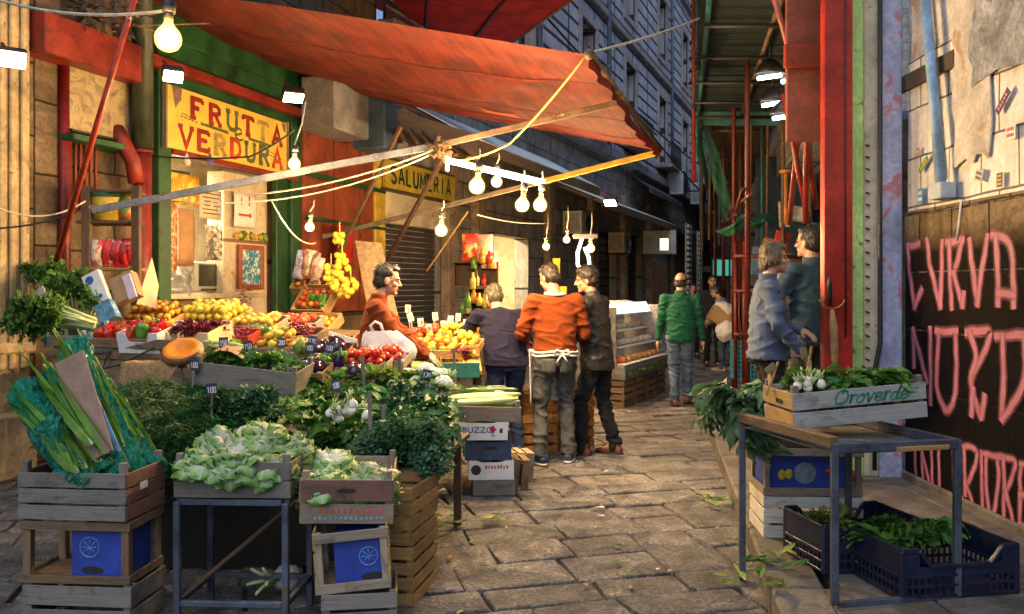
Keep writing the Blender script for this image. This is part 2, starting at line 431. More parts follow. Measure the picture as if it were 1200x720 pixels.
# ================================================================= street
gm, nt, b = newmat('slab_stone')
uvc = coord(nt, 'UV'); oc = coord(nt, 'Object')
tone = noisetex(nt, mapping(nt, uvc, (.03, .03, 1)), 1, 0)
t2 = noisetex(nt, oc, 4.2, 8, .7, .5); t3 = noisetex(nt, oc, 44, 8, .82, .4); t4 = noisetex(nt, oc, .8, 4, .6)
c = ramp(nt, t2, [(.36, (.085, .086, .088)), (.5, (.19, .187, .185)), (.64, (.36, .345, .33))])
c = mixc(nt, .8, c, ramp(nt, tone, [(.3, (.70, .68, .68)), (.5, (.96, .94, .92)), (.7, (1.08, .98, .88))]), 'MULTIPLY')
c = mixc(nt, .75, c, ramp(nt, t3, [(.40, .2), (.5, .85), (.59, 2.1)]), 'MULTIPLY')
c = mixc(nt, .5, c, ramp(nt, t4, [(.38, .4), (.58, 1.15)]), 'MULTIPLY')
yel = noisetex(nt, oc, 17, 6, .7, .6); c = mixc(nt, ramp(nt, yel, [(.6, 0.0), (.7, .45)]), c, (.30, .235, .13))
nt.links.new(c, b.inputs['Base Color'])
rg = noisetex(nt, oc, 5, 5, .6); nt.links.new(ramp(nt, rg, [(.3, .3), (.7, .62)]), b.inputs['Roughness'])
bumpit(nt, b, math_(nt, 'ADD', t3, math_(nt, 'MULTIPLY', t2, 1.6)), 1.0, .02)
jm = pbr('joint_dirt', (.05, .042, .033), .95, .5, 5, .8, 40, spot=(.09, .07, .045), spotscale=9, spotcut=.6)
E1 = V((.97, .24, 0)).normalized(); E2 = V((-E1.y, E1.x, 0))
mb = MB(); rr = random.Random(5)
def fac_x(Y): return max(-6.4+.305*Y, -7.5+.39*Y)
def kerb_x(Y): return 1.24+.17*(Y-4.05)
bb = -1.0
while bb < 30:
    rw = rr.uniform(.27, .40) if bb < 16 else rr.uniform(.45, .7); aa = -9+rr.random()
    while aa < 22:
        ln = rr.choice((.32, .4, .46, .54, .64))*rr.uniform(.9, 1.15)
        cc = E1*(aa+ln/2)+E2*(bb+rw/2)
        if 1.2 < cc.y < 26 and fac_x(cc.y)-.5 < cc.x < kerb_x(cc.y)+(.5 if cc.y < 9 else 4) and abs(cc.x) < .75*cc.y+1.5:
            g = rr.uniform(.006, .012); near = cc.y < 9
            nx, ny = (10, 6) if near else ((5, 3) if cc.y < 15 else (3, 2))
            tz = rr.uniform(-.009, .009); tx, ty = rr.uniform(-.012, .012), rr.uniform(-.012, .012)
            jit = [(rr.uniform(-.013, .013), rr.uniform(-.013, .013)) for _ in range(4)]; sd = rr.uniform(0, 90); sk = rr.uniform(-.02, .02)
            UU = [0, .018, .06, .18, .35, .5, .65, .82, .94, .982, 1] if nx == 10 else [0, .03, .5, .97, 1, 1][:nx]+[1] if nx == 5 else [q_/nx for q_ in range(nx+1)]
            VV = [0, .03, .1, .5, .9, .97, 1] if ny == 6 else [q_/ny for q_ in range(ny+1)]
            if nx == 5: UU = [0, .04, .35, .65, .96, 1]
            def top(u, v):
                u = UU[int(round(u*nx))]; v = VV[int(round(v*ny))]
                x = g+u*(ln-2*g); y = g+v*(rw-2*g)
                jx = (1-u)*(1-v)*jit[0][0]+u*(1-v)*jit[1][0]+u*v*jit[2][0]+(1-u)*v*jit[3][0]
                jy = (1-u)*(1-v)*jit[0][1]+u*(1-v)*jit[1][1]+u*v*jit[2][1]+(1-u)*v*jit[3][1]
                p = E1*(aa+x+jx+sk*(v-.5))+E2*(bb+y+jy)
                ed = min(x-g, ln-g-x, y-g, rw-g-y)
                nn = noise.noise(p*9+V((sd, 0, 0))); n2 = noise.noise(p*2.5)
                if ed < .001: p += (E1*noise.noise(p*14)+E2*noise.noise(p*13+V((4, 4, 4))))*.012
                z = tz*.7+tx*.8*(u-.5)+ty*.8*(v-.5)+nn*.0025+n2*.003-(.007 if ed < .001 else 0)-.0012*((2*u-1)**8+(2*v-1)**8)
                return p+V((0, 0, z))
            k = len(mb.f); base = len(mb.v)
            # denser at rims so that the arris reads as worn
            def wu(t): return [0, .03, .97, 1][int(round(t*3))] if False else t
            mb.grid(lambda u, v: top(u, v), nx, ny)
            for f in range(k, len(mb.f)):
                mb.uv[f] = [(sd*7+a, sd*3+b2) for a, b2 in mb.uv[f]]
            rim = [base+i for i in range(nx+1)]+[base+(nx+1)*j+nx for j in range(1, ny+1)]+[base+(nx+1)*ny+i for i in range(nx-1, -1, -1)]+[base+(nx+1)*j for j in range(ny-1, 0, -1)]
            low = mb.add([mb.v[i]-V((0, 0, .05)) for i in rim])
            for q in range(len(rim)):
                q2 = (q+1) % len(rim); mb.face((rim[q], low+q, low+q2, rim[q2]), [(sd*7, 0)]*4)
        aa += ln
    bb += rw
tag(mb.build('street_paving', gm), kind='structure')
mb = MB(); mb.poly([(-40, -30, -.03), (60, -30, -.03), (60, 26, -.03), (-40, 26, -.03)]); tag(mb.build('ground', jm), kind='structure')
farpave = blocks('far_slabs', (.25, .21, .175), (.33, .285, .235), (.06, .05, .04), .9, .5, .02)
mb = MB(); mb.poly([(-40, 25.6, -.005), (60, 25.6, -.005), (60, 80, -.005), (-40, 80, -.005)]); tag(mb.build('far_street_paving', farpave), kind='structure')
# raised pavement on the right with its kerb stones
kb = MB(); sw = MB(); rr = random.Random(3)
y = -1.0
while y < 9.0:
    L = rr.uniform(.7, 1.1); y1 = y+L-.012; p0 = V((kerb_x(y), y, 0)); p1 = V((kerb_x(y1), y1, 0)); d = (p1-p0).normalized()
    kb.box((p0+p1)/2+V((d.y*.12, 0, .06)), (L, .25, .17+rr.uniform(-.006, .006)), Matrix.Rotation(math.atan2(d.y, d.x), 3, 'Z'), .014)
    for q in range(3):
        w = [.5, .55, .6][q]; x0 = kerb_x(y)+.25+sum([.5, .55, .6][:q]); 
        sw.box((x0+w/2+.004+.17*L/2, y+L/2, .066+rr.uniform(-.005, .005)), (w-.01, L-.012, .15), Matrix.Rotation(-.0, 3, 'Z'), .007)
    y += L
kstone = pbr('kerb_stone', (.125, .112, .10), .8, .4, 4, .7, 30, spot=(.11, .085, .06), spotscale=7, spotcut=.57)
tag(kb.build('kerb', kstone), kind='structure'); tag(sw.build('raised_pavement', kstone), kind='structure')

# ================================================================= the fruit shop's building (left, near)
def S(px, d=0): return F1.s_at(px, d)
def Z1(px, py, d=0): return F1.hit(px, py, d)[1]
bd = thing('market_building', 'old ochre and red painted building housing the fruit shop behind the stall', 'building', (-6.4, 0, 0))
oa, ob, oz = S(190), S(326), 3.02
w = MB(); wall(w, F1, 1.0, S(441), 0, 13, [(oa, ob, .05, oz)], 0, .3); w.build('wall', stoneB, bd, True)
w = MB()                                                     # fluted pilaster at the left edge
pa, pb = S(-12, .25), S(40, .25)
w.fbox(F1, pa, pb, 0, .22, .5, 12, .02); k = (pb-pa)
for t in (.22, .46, .72): w.fbox(F1, pa+k*t, pa+k*(t+.14), .22, .25, .9, 12, .01)
w.fbox(F1, pa-.04, pb+.04, 0, .27, 0, .55, .03); w.fbox(F1, pa-.03, pb+.03, 0, .26, 1.02, 1.12, .02)
w.build('pilaster', stoneY, bd, True)
w = MB(); w.fbox(F1, pb+.05, pb+.42, 0, .1, 0, 12, .01); w.build('pilaster_return', stoneB, bd, True)
w = MB(); a0 = S(52, .35); w.fbox(F1, a0, S(166, .35), .0, .36, Z1(110, 57, .35)-.17, Z1(110, 57, .35)+.18, .01); w.build('painted_beam', redP, bd, True)
w = MB(); w.fbox(F1, S(176, .1), S(384, .1), 0, .1, Z1(210, 52, .1)+.02, Z1(210, 52, .1)+.95, .01); w.build('fascia_board', greenP, bd, True)
w = MB(); w.fbox(F1, S(168, .2), S(384, .2), .1, .22, Z1(230, 88, .2)-.05, Z1(230, 88, .2)+.06, .01); w.build('red_rail', redP, bd, True)
w = MB()
for a, bz in ((S(178), S(193)), (S(338, .04), S(352, .04))): w.fbox(F1, a, bz, 0, .09, 0, 4.4, .01)
w.fbox(F1, S(193), S(338), 0, .05, Z1(195, 101), 4.3, .005)
w.build('shop_front_frame', greenP, bd, True)
w = MB(); w.fbox(F1, S(193), S(340), .02, .12, oz-.06, Z1(197, 176), .01); w.build('red_lintel', redP, bd, True)
w = MB(); w.fbox(F1, S(322), S(345), -.05, .03, .1, 3.0, .01); w.build('green_door_leaf', greenP, bd, True)
w = MB(); w.fbox(F1, S(346), S(441), .0, .12, 1.2, 4.5, .01)
for t in (.33, .66): w.fbox(F1, S(346)+t*(S(441)-S(346)), S(346)+t*(S(441)-S(346))+.05, .12, .15, 1.2, 4.5)
w.build('red_cladding', brickred, bd, True)
w = MB(); w.fbox(F1, S(346)+.05, S(441), .12, .17, Z1(380, 214), Z1(380, 214)+.07); w.fbox(F1, S(346)+.05, S(441), .12, .17, Z1(400, 265), Z1(400, 265)+.05); w.build('green_moulding', greenP, bd, True)
w = MB(); w.fbox(F1, S(436, .1), S(448, .1), 0, .16, 0, 4.6, .01); w.build('yellow_post', yellowP, bd, True)
# shop room behind the opening
w = MB(); q = -1.5
w.poly([F1.pt(oa-.4, q, .05), F1.pt(ob+1.2, q, .05), F1.pt(ob+1.2, q, 3.3), F1.pt(oa-.4, q, 3.3)])
w.poly([F1.pt(oa-.4, -.3, .05), F1.pt(oa-.4, q, .05), F1.pt(oa-.4, q, 3.3), F1.pt(oa-.4, -.3, 3.3)])
w.poly([F1.pt(ob+1.2, q, .05), F1.pt(ob+1.2, -.3, .05), F1.pt(ob+1.2, -.3, 3.3), F1.pt(ob+1.2, q, 3.3)])
w.poly([F1.pt(oa-.4, q, 3.3), F1.pt(ob+1.2, q, 3.3), F1.pt(ob+1.2, -.3, 3.3), F1.pt(oa-.4, -.3, 3.3)])
w.poly([F1.pt(oa-.4, q, .06), F1.pt(oa-.4, -.3, .06), F1.pt(ob+1.2, -.3, .06), F1.pt(ob+1.2, q, .06)])
w.build('shop_room', creamP, bd, True)
# small iron grille, ledge, drain pipes on the stone bay
g = thing('window_grille', 'dark red iron grille of upright bars over the green ledge', 'grille', F1.pt(S(92, .1), .1, 2.6))
for i in range(7):
    w = MB(); x = S(76+i*6, .12); w.tube([F1.pt(x, .12, Z1(80, 205, .12)-.3), F1.pt(x, .12, Z1(80, 128, .12))], .014, 6); w.build('bar', redP, g, True)
w = MB(); w.fbox(F1, S(70, .1), S(120, .1), .09, .15, Z1(80, 130, .12)-.02, Z1(80, 130, .12)+.02); w.build('top_rail', redP, g, True)
w = MB(); w.fbox(F1, S(78, .2), S(152, .2), .0, .28, Z1(115, 168, .2)-.03, Z1(115, 168, .2)+.03, .008); tag(w.build('wall_ledge', greenP), 'green painted ledge under the iron grille bars', 'ledge')
w = MB(); w.tube([F1.pt(S(75, .12), .12, 0.2), F1.pt(S(75, .12), .12, Z1(75, 52, .12))], .055, 10); tag(w.build('drain_pipe', darkred), 'dark red drain pipe running down left of the faded mural panel', 'pipe')
w = MB(); w.tube([F1.pt(S(167, .3), .3, 0.2), F1.pt(S(167, .3), .3, Z1(167, 180, .3))], .085, 12); w.tube([F1.pt(S(167, .3), .3, Z1(167, 180, .3)), F1.pt(S(167, .3), .3, Z1(167, 176, .3))], .1, 12); tag(w.build('red_downpipe', redP), 'thick red lower pipe beside the bags of crisps', 'pipe')
w = MB(); w.tube([F1.pt(S(167, .3), .3, Z1(167, 175, .3)), F1.pt(S(167, .3), .3, 8)], .1, 14); tag(w.build('black_downpipe', pbr('greenish_black_pipe', (.035, .045, .025), .45, .3, 5, .2)), 'thick greenish black pipe rising above the red pipe', 'pipe')
w = MB(); w.tube([F1.pt(S(136, .15), .15, Z1(136, 152, .15)), F1.pt(S(146, .25), .22, Z1(146, 166, .2)), F1.pt(S(158, .3), .28, Z1(158, 190, .3)), F1.pt(S(160, .3), .3, Z1(160, 215, .3))], .075, 12); tag(w.build('elbow_pipe', redP), 'bent red elbow pipe below the faded mural panel', 'pipe')
# faded panel
pm, nt, b = newmat('faded_mural'); oc = coord(nt, 'Object')
c = ramp(nt, noisetex(nt, oc, 3.4, 7, .7, 1.6), [(.3, (.07, .05, .03)), (.42, (.28, .22, .13)), (.52, (.45, .33, .16)), (.6, (.16, .17, .12)), (.68, (.55, .24, .06)), (.78, (.6, .45, .2))])
nt.links.new(c, b.inputs['Base Color']); b.inputs['Roughness'].default_value = .6
w = MB(); w.fbox(F1, S(84, .2), S(159, .2), .14, .18, Z1(120, 150, .2)-.08, Z1(120, 62, .2)-.05, .004)
o = thing('mural_panel', 'weathered brown and ochre mural panel under the red beam', 'panel', F1.pt(S(120), .15, 3)); w.build('picture_sheet', pm, o, True)
w = MB(); za, zb = Z1(120, 150, .2)-.08, Z1(120, 62, .2)-.05
for z in (za, zb): w = MB(); w.fbox(F1, S(84, .2), S(159, .2), .135, .2, z-.012, z+.012); w.build('frame_strip', blackM, o, True)
# ---- shop sign
sg = thing('shop_sign', 'yellow sign with mixed red and green slab letters reading FRUTTA e VERDURA', 'sign', F1.pt(S(265, .14), .14, 3))
sa, sb = S(195, .14), S(336, .14); z0, z1 = Z1(265, 188, .14), Z1(265, 121, .14)
signY = pbr('sign_yellow', (.80, .56, .09), .5, .12, 4, .1, 30, spot=(.55, .33, .05), spotscale=5, spotcut=.64)
w = MB(); w.fbox(F1, sa, sb, .1, .14, z0, z1, .004); w.build('board', signY, sg, True)
w = MB()
for (x0, x1, y0, y1) in ((sa-.025, sa, z0-.02, z1+.02), (sb, sb+.025, z0-.02, z1+.02)): w.fbox(F1, x0, x1, .1, .16, y0, y1)
w.build('edge_strip', woodP, sg, True)
SL = {  # slab letters on a 1 x 1.4 field; strokes then serifs
 'F': [[(.15, 0), (.15, 1.4)], [(.15, 1.34), (.9, 1.34)], [(.15, .72), (.65, .72)], [(0, .05), (.4, .05)], [(.88, 1.38), (.88, 1.08)], [(0, 1.34), (.2, 1.34)]],
 'R': [[(.15, 0), (.15, 1.4)], [(.15, 1.34), (.6, 1.34), (.85, 1.15), (.85, .92), (.6, .72), (.15, .72)], [(.5, .72), (.88, .04)], [(0, .05), (.38, .05)], [(.72, .05), (1.02, .05)], [(0, 1.34), (.2, 1.34)]],
 'U': [[(.15, 1.38), (.15, .4), (.3, .1), (.55, .04), (.78, .12), (.88, .4), (.88, 1.38)], [(-.03, 1.34), (.35, 1.34)], [(.7, 1.34), (1.05, 1.34)]],
 'T': [[(.5, 0), (.5, 1.38)], [(0, 1.34), (1, 1.34)], [(.28, .05), (.72, .05)], [(.03, 1.38), (.03, 1.08)], [(.97, 1.38), (.97, 1.08)]],
 'A': [[(.08, .02), (.5, 1.38), (.92, .02)], [(.25, .48), (.76, .48)], [(-.06, .05), (.26, .05)], [(.74, .05), (1.06, .05)]],
 'V': [[(.06, 1.36), (.5, .03), (.94, 1.36)], [(-.08, 1.34), (.26, 1.34)], [(.74, 1.34), (1.08, 1.34)]],
 'E': [[(.15, 0), (.15, 1.4)], [(0, 1.34), (.9, 1.34)], [(.15, .72), (.65, .72)], [(0, .05), (.92, .05)], [(.88, 1.38), (.88, 1.08)], [(.9, .02), (.9, .34)], [(.65, .58), (.65, .86)]],
 'D': [[(.18, 0), (.18, 1.4)], [(.0, 1.34), (.5, 1.34), (.82, 1.1), (.9, .7), (.82, .3), (.5, .05), (0, .05)]]}
lred = pbr('sign_red', (.30, .02, .012), .5, .3, 9, 0, spot=(.6, .4, .08), spotscale=40, spotcut=.66); lgreen = pbr('sign_green', (.10, .13, .05), .5, .3, 9, 0, spot=(.6, .42, .09), spotscale=40, spotcut=.6); lorange = pbr('sign_orange_red', (.55, .06, .015), .5, .3, 9, 0, spot=(.6, .42, .09), spotscale=40, spotcut=.68)
lkhaki = pbr('sign_khaki', (.36, .28, .09), .5, .3, 9, 0, spot=(.7, .5, .1), spotscale=40, spotcut=.55)
W, H = sb-sa, z1-z0
def slab(ch, cx, cz, w_, h_, m, dd):
    w = MB()
    for st in SL[ch]: stroke(w, [F1.pt(sa+(cx+(x-.5)*w_)*W, .143+dd, z0+(cz+(y/1.4-.5)*h_)*H) for x, y in st], F1.n, .062*(1.2 if len(st) == 2 and abs(st[0][0]-st[1][0]) < .3 and abs(st[0][1]-st[1][1]) > 1 else .85)); dd += .0006
    w.build('letter', m, sg, True)
for i, (ch, m) in enumerate(zip('FRUTTA', (lred, lred, lgreen, lred, lkhaki, lred))): slab(ch, .215+i*.137, .74-.01*i, .098, .34, m, 0)
for i, (ch, m) in enumerate(zip('VERDURA', (lred, lred, lkhaki, lorange, lgreen, lgreen, lorange))): slab(ch, .135+i*.128, .23+.004*i, .098, .34, m, 0)
w = MB()
def sp(x, y, d=.144): return F1.pt(sa+x*W, d, z0+y*H)
stroke(w, [sp(.24, .515), sp(.46, .49)], F1.n, .035); stroke(w, [sp(.63, .49), sp(.83, .465)], F1.n, .035)
stroke(w, [sp(*p) for p in ((.52, .49), (.57, .54), (.565, .60), (.54, .62), (.515, .55), (.52, .45), (.55, .41), (.585, .44))], F1.n, .028)
for x, y, l in ((.10, .60, .09), (.095, .55, .13), (.81, .36, .08), (.83, .29, .12)):
    for k in range(5): stroke(w, [sp(x+l*k/5, y-.008*k), sp(x+l*(k+.7)/5, y-.008*k-.006)], F1.n, .014)
w.build('small_lettering', lgreen, sg, True)
w = MB(); w.poly([sp(.035, .99), sp(.105, .99), sp(.10, .80), sp(.075, .72), sp(.06, .64), sp(.05, .76)]); w.poly([sp(.94, .99), sp(.99, .97), sp(.985, .80), sp(.96, .84), sp(.95, .92)]); w.build('painted_bunch', pbr('sign_grey_bunch', (.22, .14, .12), .6, .5, 30, 0), sg, True)

# ================================================================= palazzo further along (left)
def S2(px, d=0): return F2.s_at(px, d)
def Z2(px, py, d=0): return F2.hit(px, py, d)[1]
pz = thing('palazzo', 'tall grey lilac palazzo with banded stonework and dark windows behind the awnings', 'building', F2.pt(20, 0, 0))
s0, s1 = S2(441), 52
sh = (S2(447), S2(517), .05, Z2(480, 266)); op = (S2(578), S2(619), .05, Z2(600, 277))
doors = [(S2(a), S2(b_), .05, zt) for a, b_, zt in ((702, 722, 3.3), (735, 752, 3.4), (783, 790, 3.2))]
w = MB(); wall(w, F2, s0, s1, 0, 5.7, [sh, op, *doors], 0, .35); w.build('ground_floor_wall', wallD, pz, True)
wins1 = [(S2(p_)-.75, S2(p_)+.75) for p_ in (600, 640, 684, 734, 772, 799)]
sw_ = [S2(p_) for p_ in (684, 734, 772, 799, 816)]
cs = [sw_[0]-10.0, sw_[0]-5]+sw_
cs = [c_ for c_ in cs if c_ > s0+1]
holes = []
for c_ in cs:
    holes += [(c_-.75, c_+.75, 6.45, 9.1), (c_-.75, c_+.75, 10.7, 13.1)]
w = MB(); wall(w, F2, s0, s1, 5.7, 17, holes, .12, .4); w.build('upper_wall', lilac, pz, True)
w = MB()
for z, hh, dd in ((5.55, .3, .34), (9.75, .22, .3), (10.1, .1, .22), (14.4, .2, .3), (16.6, .5, .9)): w.fbox(F2, s0, s1, 0, dd, z, z+hh, .02)
w.build('cornice', pbr('cornice_stone', (.30, .285, .29), .8, .3, 1.5, .4, 20), pz, True)
for i, h in enumerate(holes):
    f = MB(); a, b_, c_, e = h
    for q in ((a-.16, a, c_-.1, e+.22), (b_, b_+.16, c_-.1, e+.22), (a, b_, e, e+.22), (a-.2, b_+.2, c_-.2, c_)): f.fbox(F2, q[0], q[1], .1, .2, q[2], q[3], .01)
    fo = f.build('window', pbr('window_stone', (.34, .32, .325), .8, .25, 2, .3, 20), pz, True)
    g = MB(); g.fbox(F2, a, b_, -.28, -.25, c_, e); 
    for x in (a+.03, (a+b_)/2, b_-.03): g.fbox(F2, x-.03, x+.03, -.25, -.22, c_, e)
    g.fbox(F2, a, b_, -.25, -.22, (c_+e)/2-.03, (c_+e)/2+.03)
    g.mat(1).fbox(F2, a, b_, -.3, -.285, c_, e)
    g.build('pane', [glassD, shadowD], fo, True)
for c_ in cs[2:5]:
    f = MB(); f.fbox(F2, c_-1.05, c_+1.05, .12, .75, 6.2, 6.35, .02); bo = f.build('balcony', concrete, pz, True)
    f = MB()
    for k in range(15): x = c_-1.0+k*2/14; f.tube([F2.pt(x, .72, 6.35), F2.pt(x, .72, 7.2)], .012, 5)
    f.fbox(F2, c_-1.03, c_+1.03, .7, .74, 7.18, 7.22); f.build('railing', blackM, bo, True)
# ground floor trim
for p_ in (522, 556, 640, 690, 728, 758):
    w = MB(); w.fbox(F2, S2(p_)-.22, S2(p_)+.22, 0, .18, 0, 4.6, .02); w.build('stone_pier', pbr('warm_pier_stone', (.36, .26, .17), .8, .35, 3, .5, 22, spot=(.13, .09, .06), spotscale=5, spotcut=.58), pz, True)
w = MB(); w.fbox(F2, sh[0], sh[1], 0, .1, sh[3], Z2(480, 226), .01); w.build('cream_panel', creamP, pz, True)
# roller shutter
sm, nt, b = newmat('roller_shutter'); oc = coord(nt, 'Object'); sx = _n(nt, 'ShaderNodeSeparateXYZ'); nt.links.new(oc, sx.inputs[0])
c = ramp(nt, math_(nt, 'MULTIPLY', sx.outputs[2], .35), [(.28, (.02, .055, .03)), (.42, (.055, .045, .03)), (.8, (.085, .06, .045))])
c = mixc(nt, .7, c, ramp(nt, noisetex(nt, oc, 6, 6, .7), [(.3, .3), (.7, 1.4)]), 'MULTIPLY'); nt.links.new(c, b.inputs['Base Color']); b.inputs['Roughness'].default_value = .45
w = MB(); z = .08
while z < sh[3]-.01:
    w.fbox(F2, sh[0]+.02, sh[1]-.02, -.16, -.12+.0, z, z+.085, .012); z += .095
o = thing('roller_shutter', 'closed dark roller shutter under the SALUMERIA sign', 'shutter', F2.pt((sh[0]+sh[1])/2, -.14, 0)); 
for v_ in w.v: pass
ob_ = w.build('slatted_curtain', sm, o, True)
w = MB(); w.fbox(F2, sh[0]+.02, sh[1]-.02, -.18, -.1, .0, .09); w.build('bottom_bar', blackM, o, True)
# salumeria sign
sg = thing('deli_sign', 'yellow board hung above the shutter lettered SALUMERIA', 'sign', F2.pt(S2(493), .2, 3.2))
a, b_ = S2(453, .2), S2(533, .2); z0, z1 = Z2(493, 228, .2), Z2(493, 197, .2)
w = MB(); w.fbox(F2, a, b_, .13, .2, z0, z1, .006); w.build('board', pbr('deli_yellow', (.55, .40, .04), .5, .2, 4, .1, spot=(.3, .2, .04), spotscale=6, spotcut=.62), sg, True)
w = MB(); w.fbox(F2, a-.03, b_+.03, .1, .19, z0-.05, z0); w.fbox(F2, a-.03, b_+.03, .1, .19, z1, z1+.04); w.build('frame', woodD, sg, True)
SA = {'S': [[(.85, 1.2), (.6, 1.38), (.3, 1.36), (.12, 1.12), (.2, .86), (.7, .6), (.88, .35), (.72, .06), (.4, 0), (.1, .2)]], 'A': [[(.08, 0), (.45, 1.4), (.92, 0)], [(.22, .45), (.76, .45)]],
 'L': [[(.15, 1.4), (.15, .04), (.85, .04)]], 'U': [[(.12, 1.4), (.12, .4), (.3, .06), (.65, .06), (.85, .4), (.85, 1.4)]], 'M': [[(.06, 0), (.16, 1.38), (.5, .4), (.84, 1.38), (.95, 0)]],
 'E': [[(.85, 1.36), (.15, 1.36), (.15, .04), (.88, .04)], [(.15, .72), (.7, .72)]], 'R': [[(.15, 0), (.15, 1.36), (.6, 1.36), (.85, 1.1), (.8, .82), (.5, .68), (.15, .68)], [(.45, .68), (.9, 0)]], 'I': [[(.5, 0), (.5, 1.4)]]}
for i, ch in enumerate('SALUMERIA'):
    w = MB(); dd = 0
    for st in SA[ch]:
        stroke(w, [F2.pt(a+(b_-a)*(.05+.1*i+x*.085), .203+dd, z0+(z1-z0)*(.2+y/1.4*.6)) for x, y in st], F2.n, .055); dd += .0006
    w.build('letter', pbr('deli_green_black', (.012, .045, .035), .5, .2, 5, 0), sg, True)
# lit second shop
w = MB(); a, b_, c_, e = op; q = -2.2
for pts in ([(a-.6, q, c_), (b_+1.2, q, c_), (b_+1.2, q, 3.3), (a-.6, q, 3.3)], [(a-.6, -.35, c_), (a-.6, q, c_), (a-.6, q, 3.3), (a-.6, -.35, 3.3)], [(b_+1.2, q, c_), (b_+1.2, -.35, c_), (b_+1.2, -.35, 3.3), (b_+1.2, q, 3.3)], [(a-.6, q, 3.3), (b_+1.2, q, 3.3), (b_+1.2, -.35, 3.3), (a-.6, -.35, 3.3)], [(a-.6, q, .06), (a-.6, -.35, .06), (b_+1.2, -.35, .06), (b_+1.2, q, .06)]):
    w.poly([F2.pt(*p_) for p_ in pts])
w.build('lit_shop_room', creamP, pz, True)
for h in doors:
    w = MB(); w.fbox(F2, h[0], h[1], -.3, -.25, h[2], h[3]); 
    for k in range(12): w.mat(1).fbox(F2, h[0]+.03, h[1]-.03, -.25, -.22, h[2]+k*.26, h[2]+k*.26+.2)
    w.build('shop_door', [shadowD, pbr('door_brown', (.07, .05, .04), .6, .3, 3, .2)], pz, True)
# lean-to awnings along the palazzo (sky-lit sheet, timber valance)
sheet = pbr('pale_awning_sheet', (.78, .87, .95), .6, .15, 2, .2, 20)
def leanto(px0, py0, px1, py1, d0, depth, rise, label):
    o = thing('lean_to_awning', label, 'awning', F2.pt(S2((px0+px1)/2, d0), d0, 3)); 
    a, za = F2.hit(px0, py0, d0); b_, zb = F2.hit(px1, py1, d0); zz = (za+zb)/2
    w = MB(); w.poly([F2.pt(a, d0, zz), F2.pt(b_, d0, zz), F2.pt(b_, d0-depth, zz+rise), F2.pt(a, d0-depth, zz+rise)]); w.build('sheet', sheet, o, True, .02)
    w = MB(); w.fbox(F2, a, b_, d0-.03, d0+.0, zz-.2, zz-.012, .006); w.build('valance', woodO, o, True)
    w = MB(); n = max(3, int((b_-a)/1.1))
    for k in range(n+1):
        x = a+.04+(b_-a-.08)*k/n; w.beam(F2.pt(x, d0-.02, zz-.06), F2.pt(x, d0-depth, zz+rise-.09), .05, .08)
    w.build('rafter', woodO, o, True)
    w = MB(); w.poly([F2.pt(a, d0-.04, zz-.014), F2.pt(b_, d0-.04, zz-.014), F2.pt(b_, d0-depth, zz+rise-.03), F2.pt(a, d0-depth, zz+rise-.03)][::-1]); w.build('board_lining', woodD, o, True, .01)
    return o
leanto(552, 142, 703, 232, 1.35, 1.35, .75, 'long near lean to awning with pale sheet and timber valance over the hanging bulbs')
leanto(706, 226, 793, 270, 1.30, 1.3, .55, 'shorter far lean to awning above the illuminated panel')
def small_awning(p0, p1, d, lab):
    o = thing('shop_awning', lab, 'awning', F2.pt(S2(p0[0], d), d, 3)); a, za = F2.hit(*p0, d); b_, zb = F2.hit(*p1, d); z = (za+zb)/2
    w = MB(); w.poly([F2.pt(a, d, z), F2.pt(b_, d, z), F2.pt(b_, .1, z+.5), F2.pt(a, .1, z+.5)]); w.build('sheet', pbr('dark_awning', (.07, .075, .09), .6, .3, 3, .2), o, True, .02)
    w = MB(); w.fbox(F2, a, b_, d-.02, d+.02, z-.16, z); w.build('valance', pbr('dark_valance', (.10, .10, .115), .6, .3, 3, .2), o, True)
small_awning((762, 222), (800, 238), .8, 'dark shop awning below the nearest of the far air conditioners')
small_awning((800, 262), (828, 285), .9, 'dark low awning over the furthest shop front of the alley')
# ================================================================= alley's far end
fe = thing('far_building', 'dark building closing the far end of the alley', 'building', (8, 46, 0))
w = MB(); fr = Frame((-2, 45, 0), (1, .0, 0)); wall(w, fr, 0, 34, 0, 17, [(11.8, 13, 2.6, 4.2), (11.6, 13.2, .05, 2.3), (12, 13, 6, 8.2)], 0, .3); w.build('wall', wallD, fe, True)
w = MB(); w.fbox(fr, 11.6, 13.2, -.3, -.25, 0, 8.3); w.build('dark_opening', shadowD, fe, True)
# ================================================================= right hand side
FR = Frame((2.95, 6.4, 0), (0, -1, 0))
def rowline(nt, uv, c):
    z = math_(nt, 'FRACT', math_(nt, 'DIVIDE', math_(nt, 'ADD', sepz(nt, uv), .006), .42)); n_ = noisetex(nt, uv, 9, 4, .7)
    return mixc(nt, math_(nt, 'MULTIPLY', math_(nt, 'LESS_THAN', z, .022), ramp(nt, n_, [(.42, 0.0), (.55, .8)])), c, (.20, .18, .17))
def sepz(nt, uv):
    x = _n(nt, 'ShaderNodeSeparateXYZ'); nt.links.new(uv, x.inputs[0]); return x.outputs[1]
rw1 = blocks('painted_blocks', (.20, .145, .085), (.27, .20, .12), (.05, .04, .03), .45, .42, .012, spec=.08, paint=((.009, .006, .0045), 1.9, .14), bump=.8, extra=lambda nt, uv, c: mixc(nt, ramp(nt, math_(nt, 'ADD', noisetex(nt, uv, 2.6, 6, .7, .8), math_(nt, 'MULTIPLY', sepz(nt, uv), -.25)), [(.05, 0.0), (.24, .92)]), rowline(nt, uv, c), (.004, .004, .006)))
tiles = blocks('white_wall_tiles', (.84, .82, .80), (.77, .75, .72), (.16, .14, .13), .40, .36, .009, rough=.5, bump=.4, var=.3, spot=((.45, .36, .26), 3.5, .63))
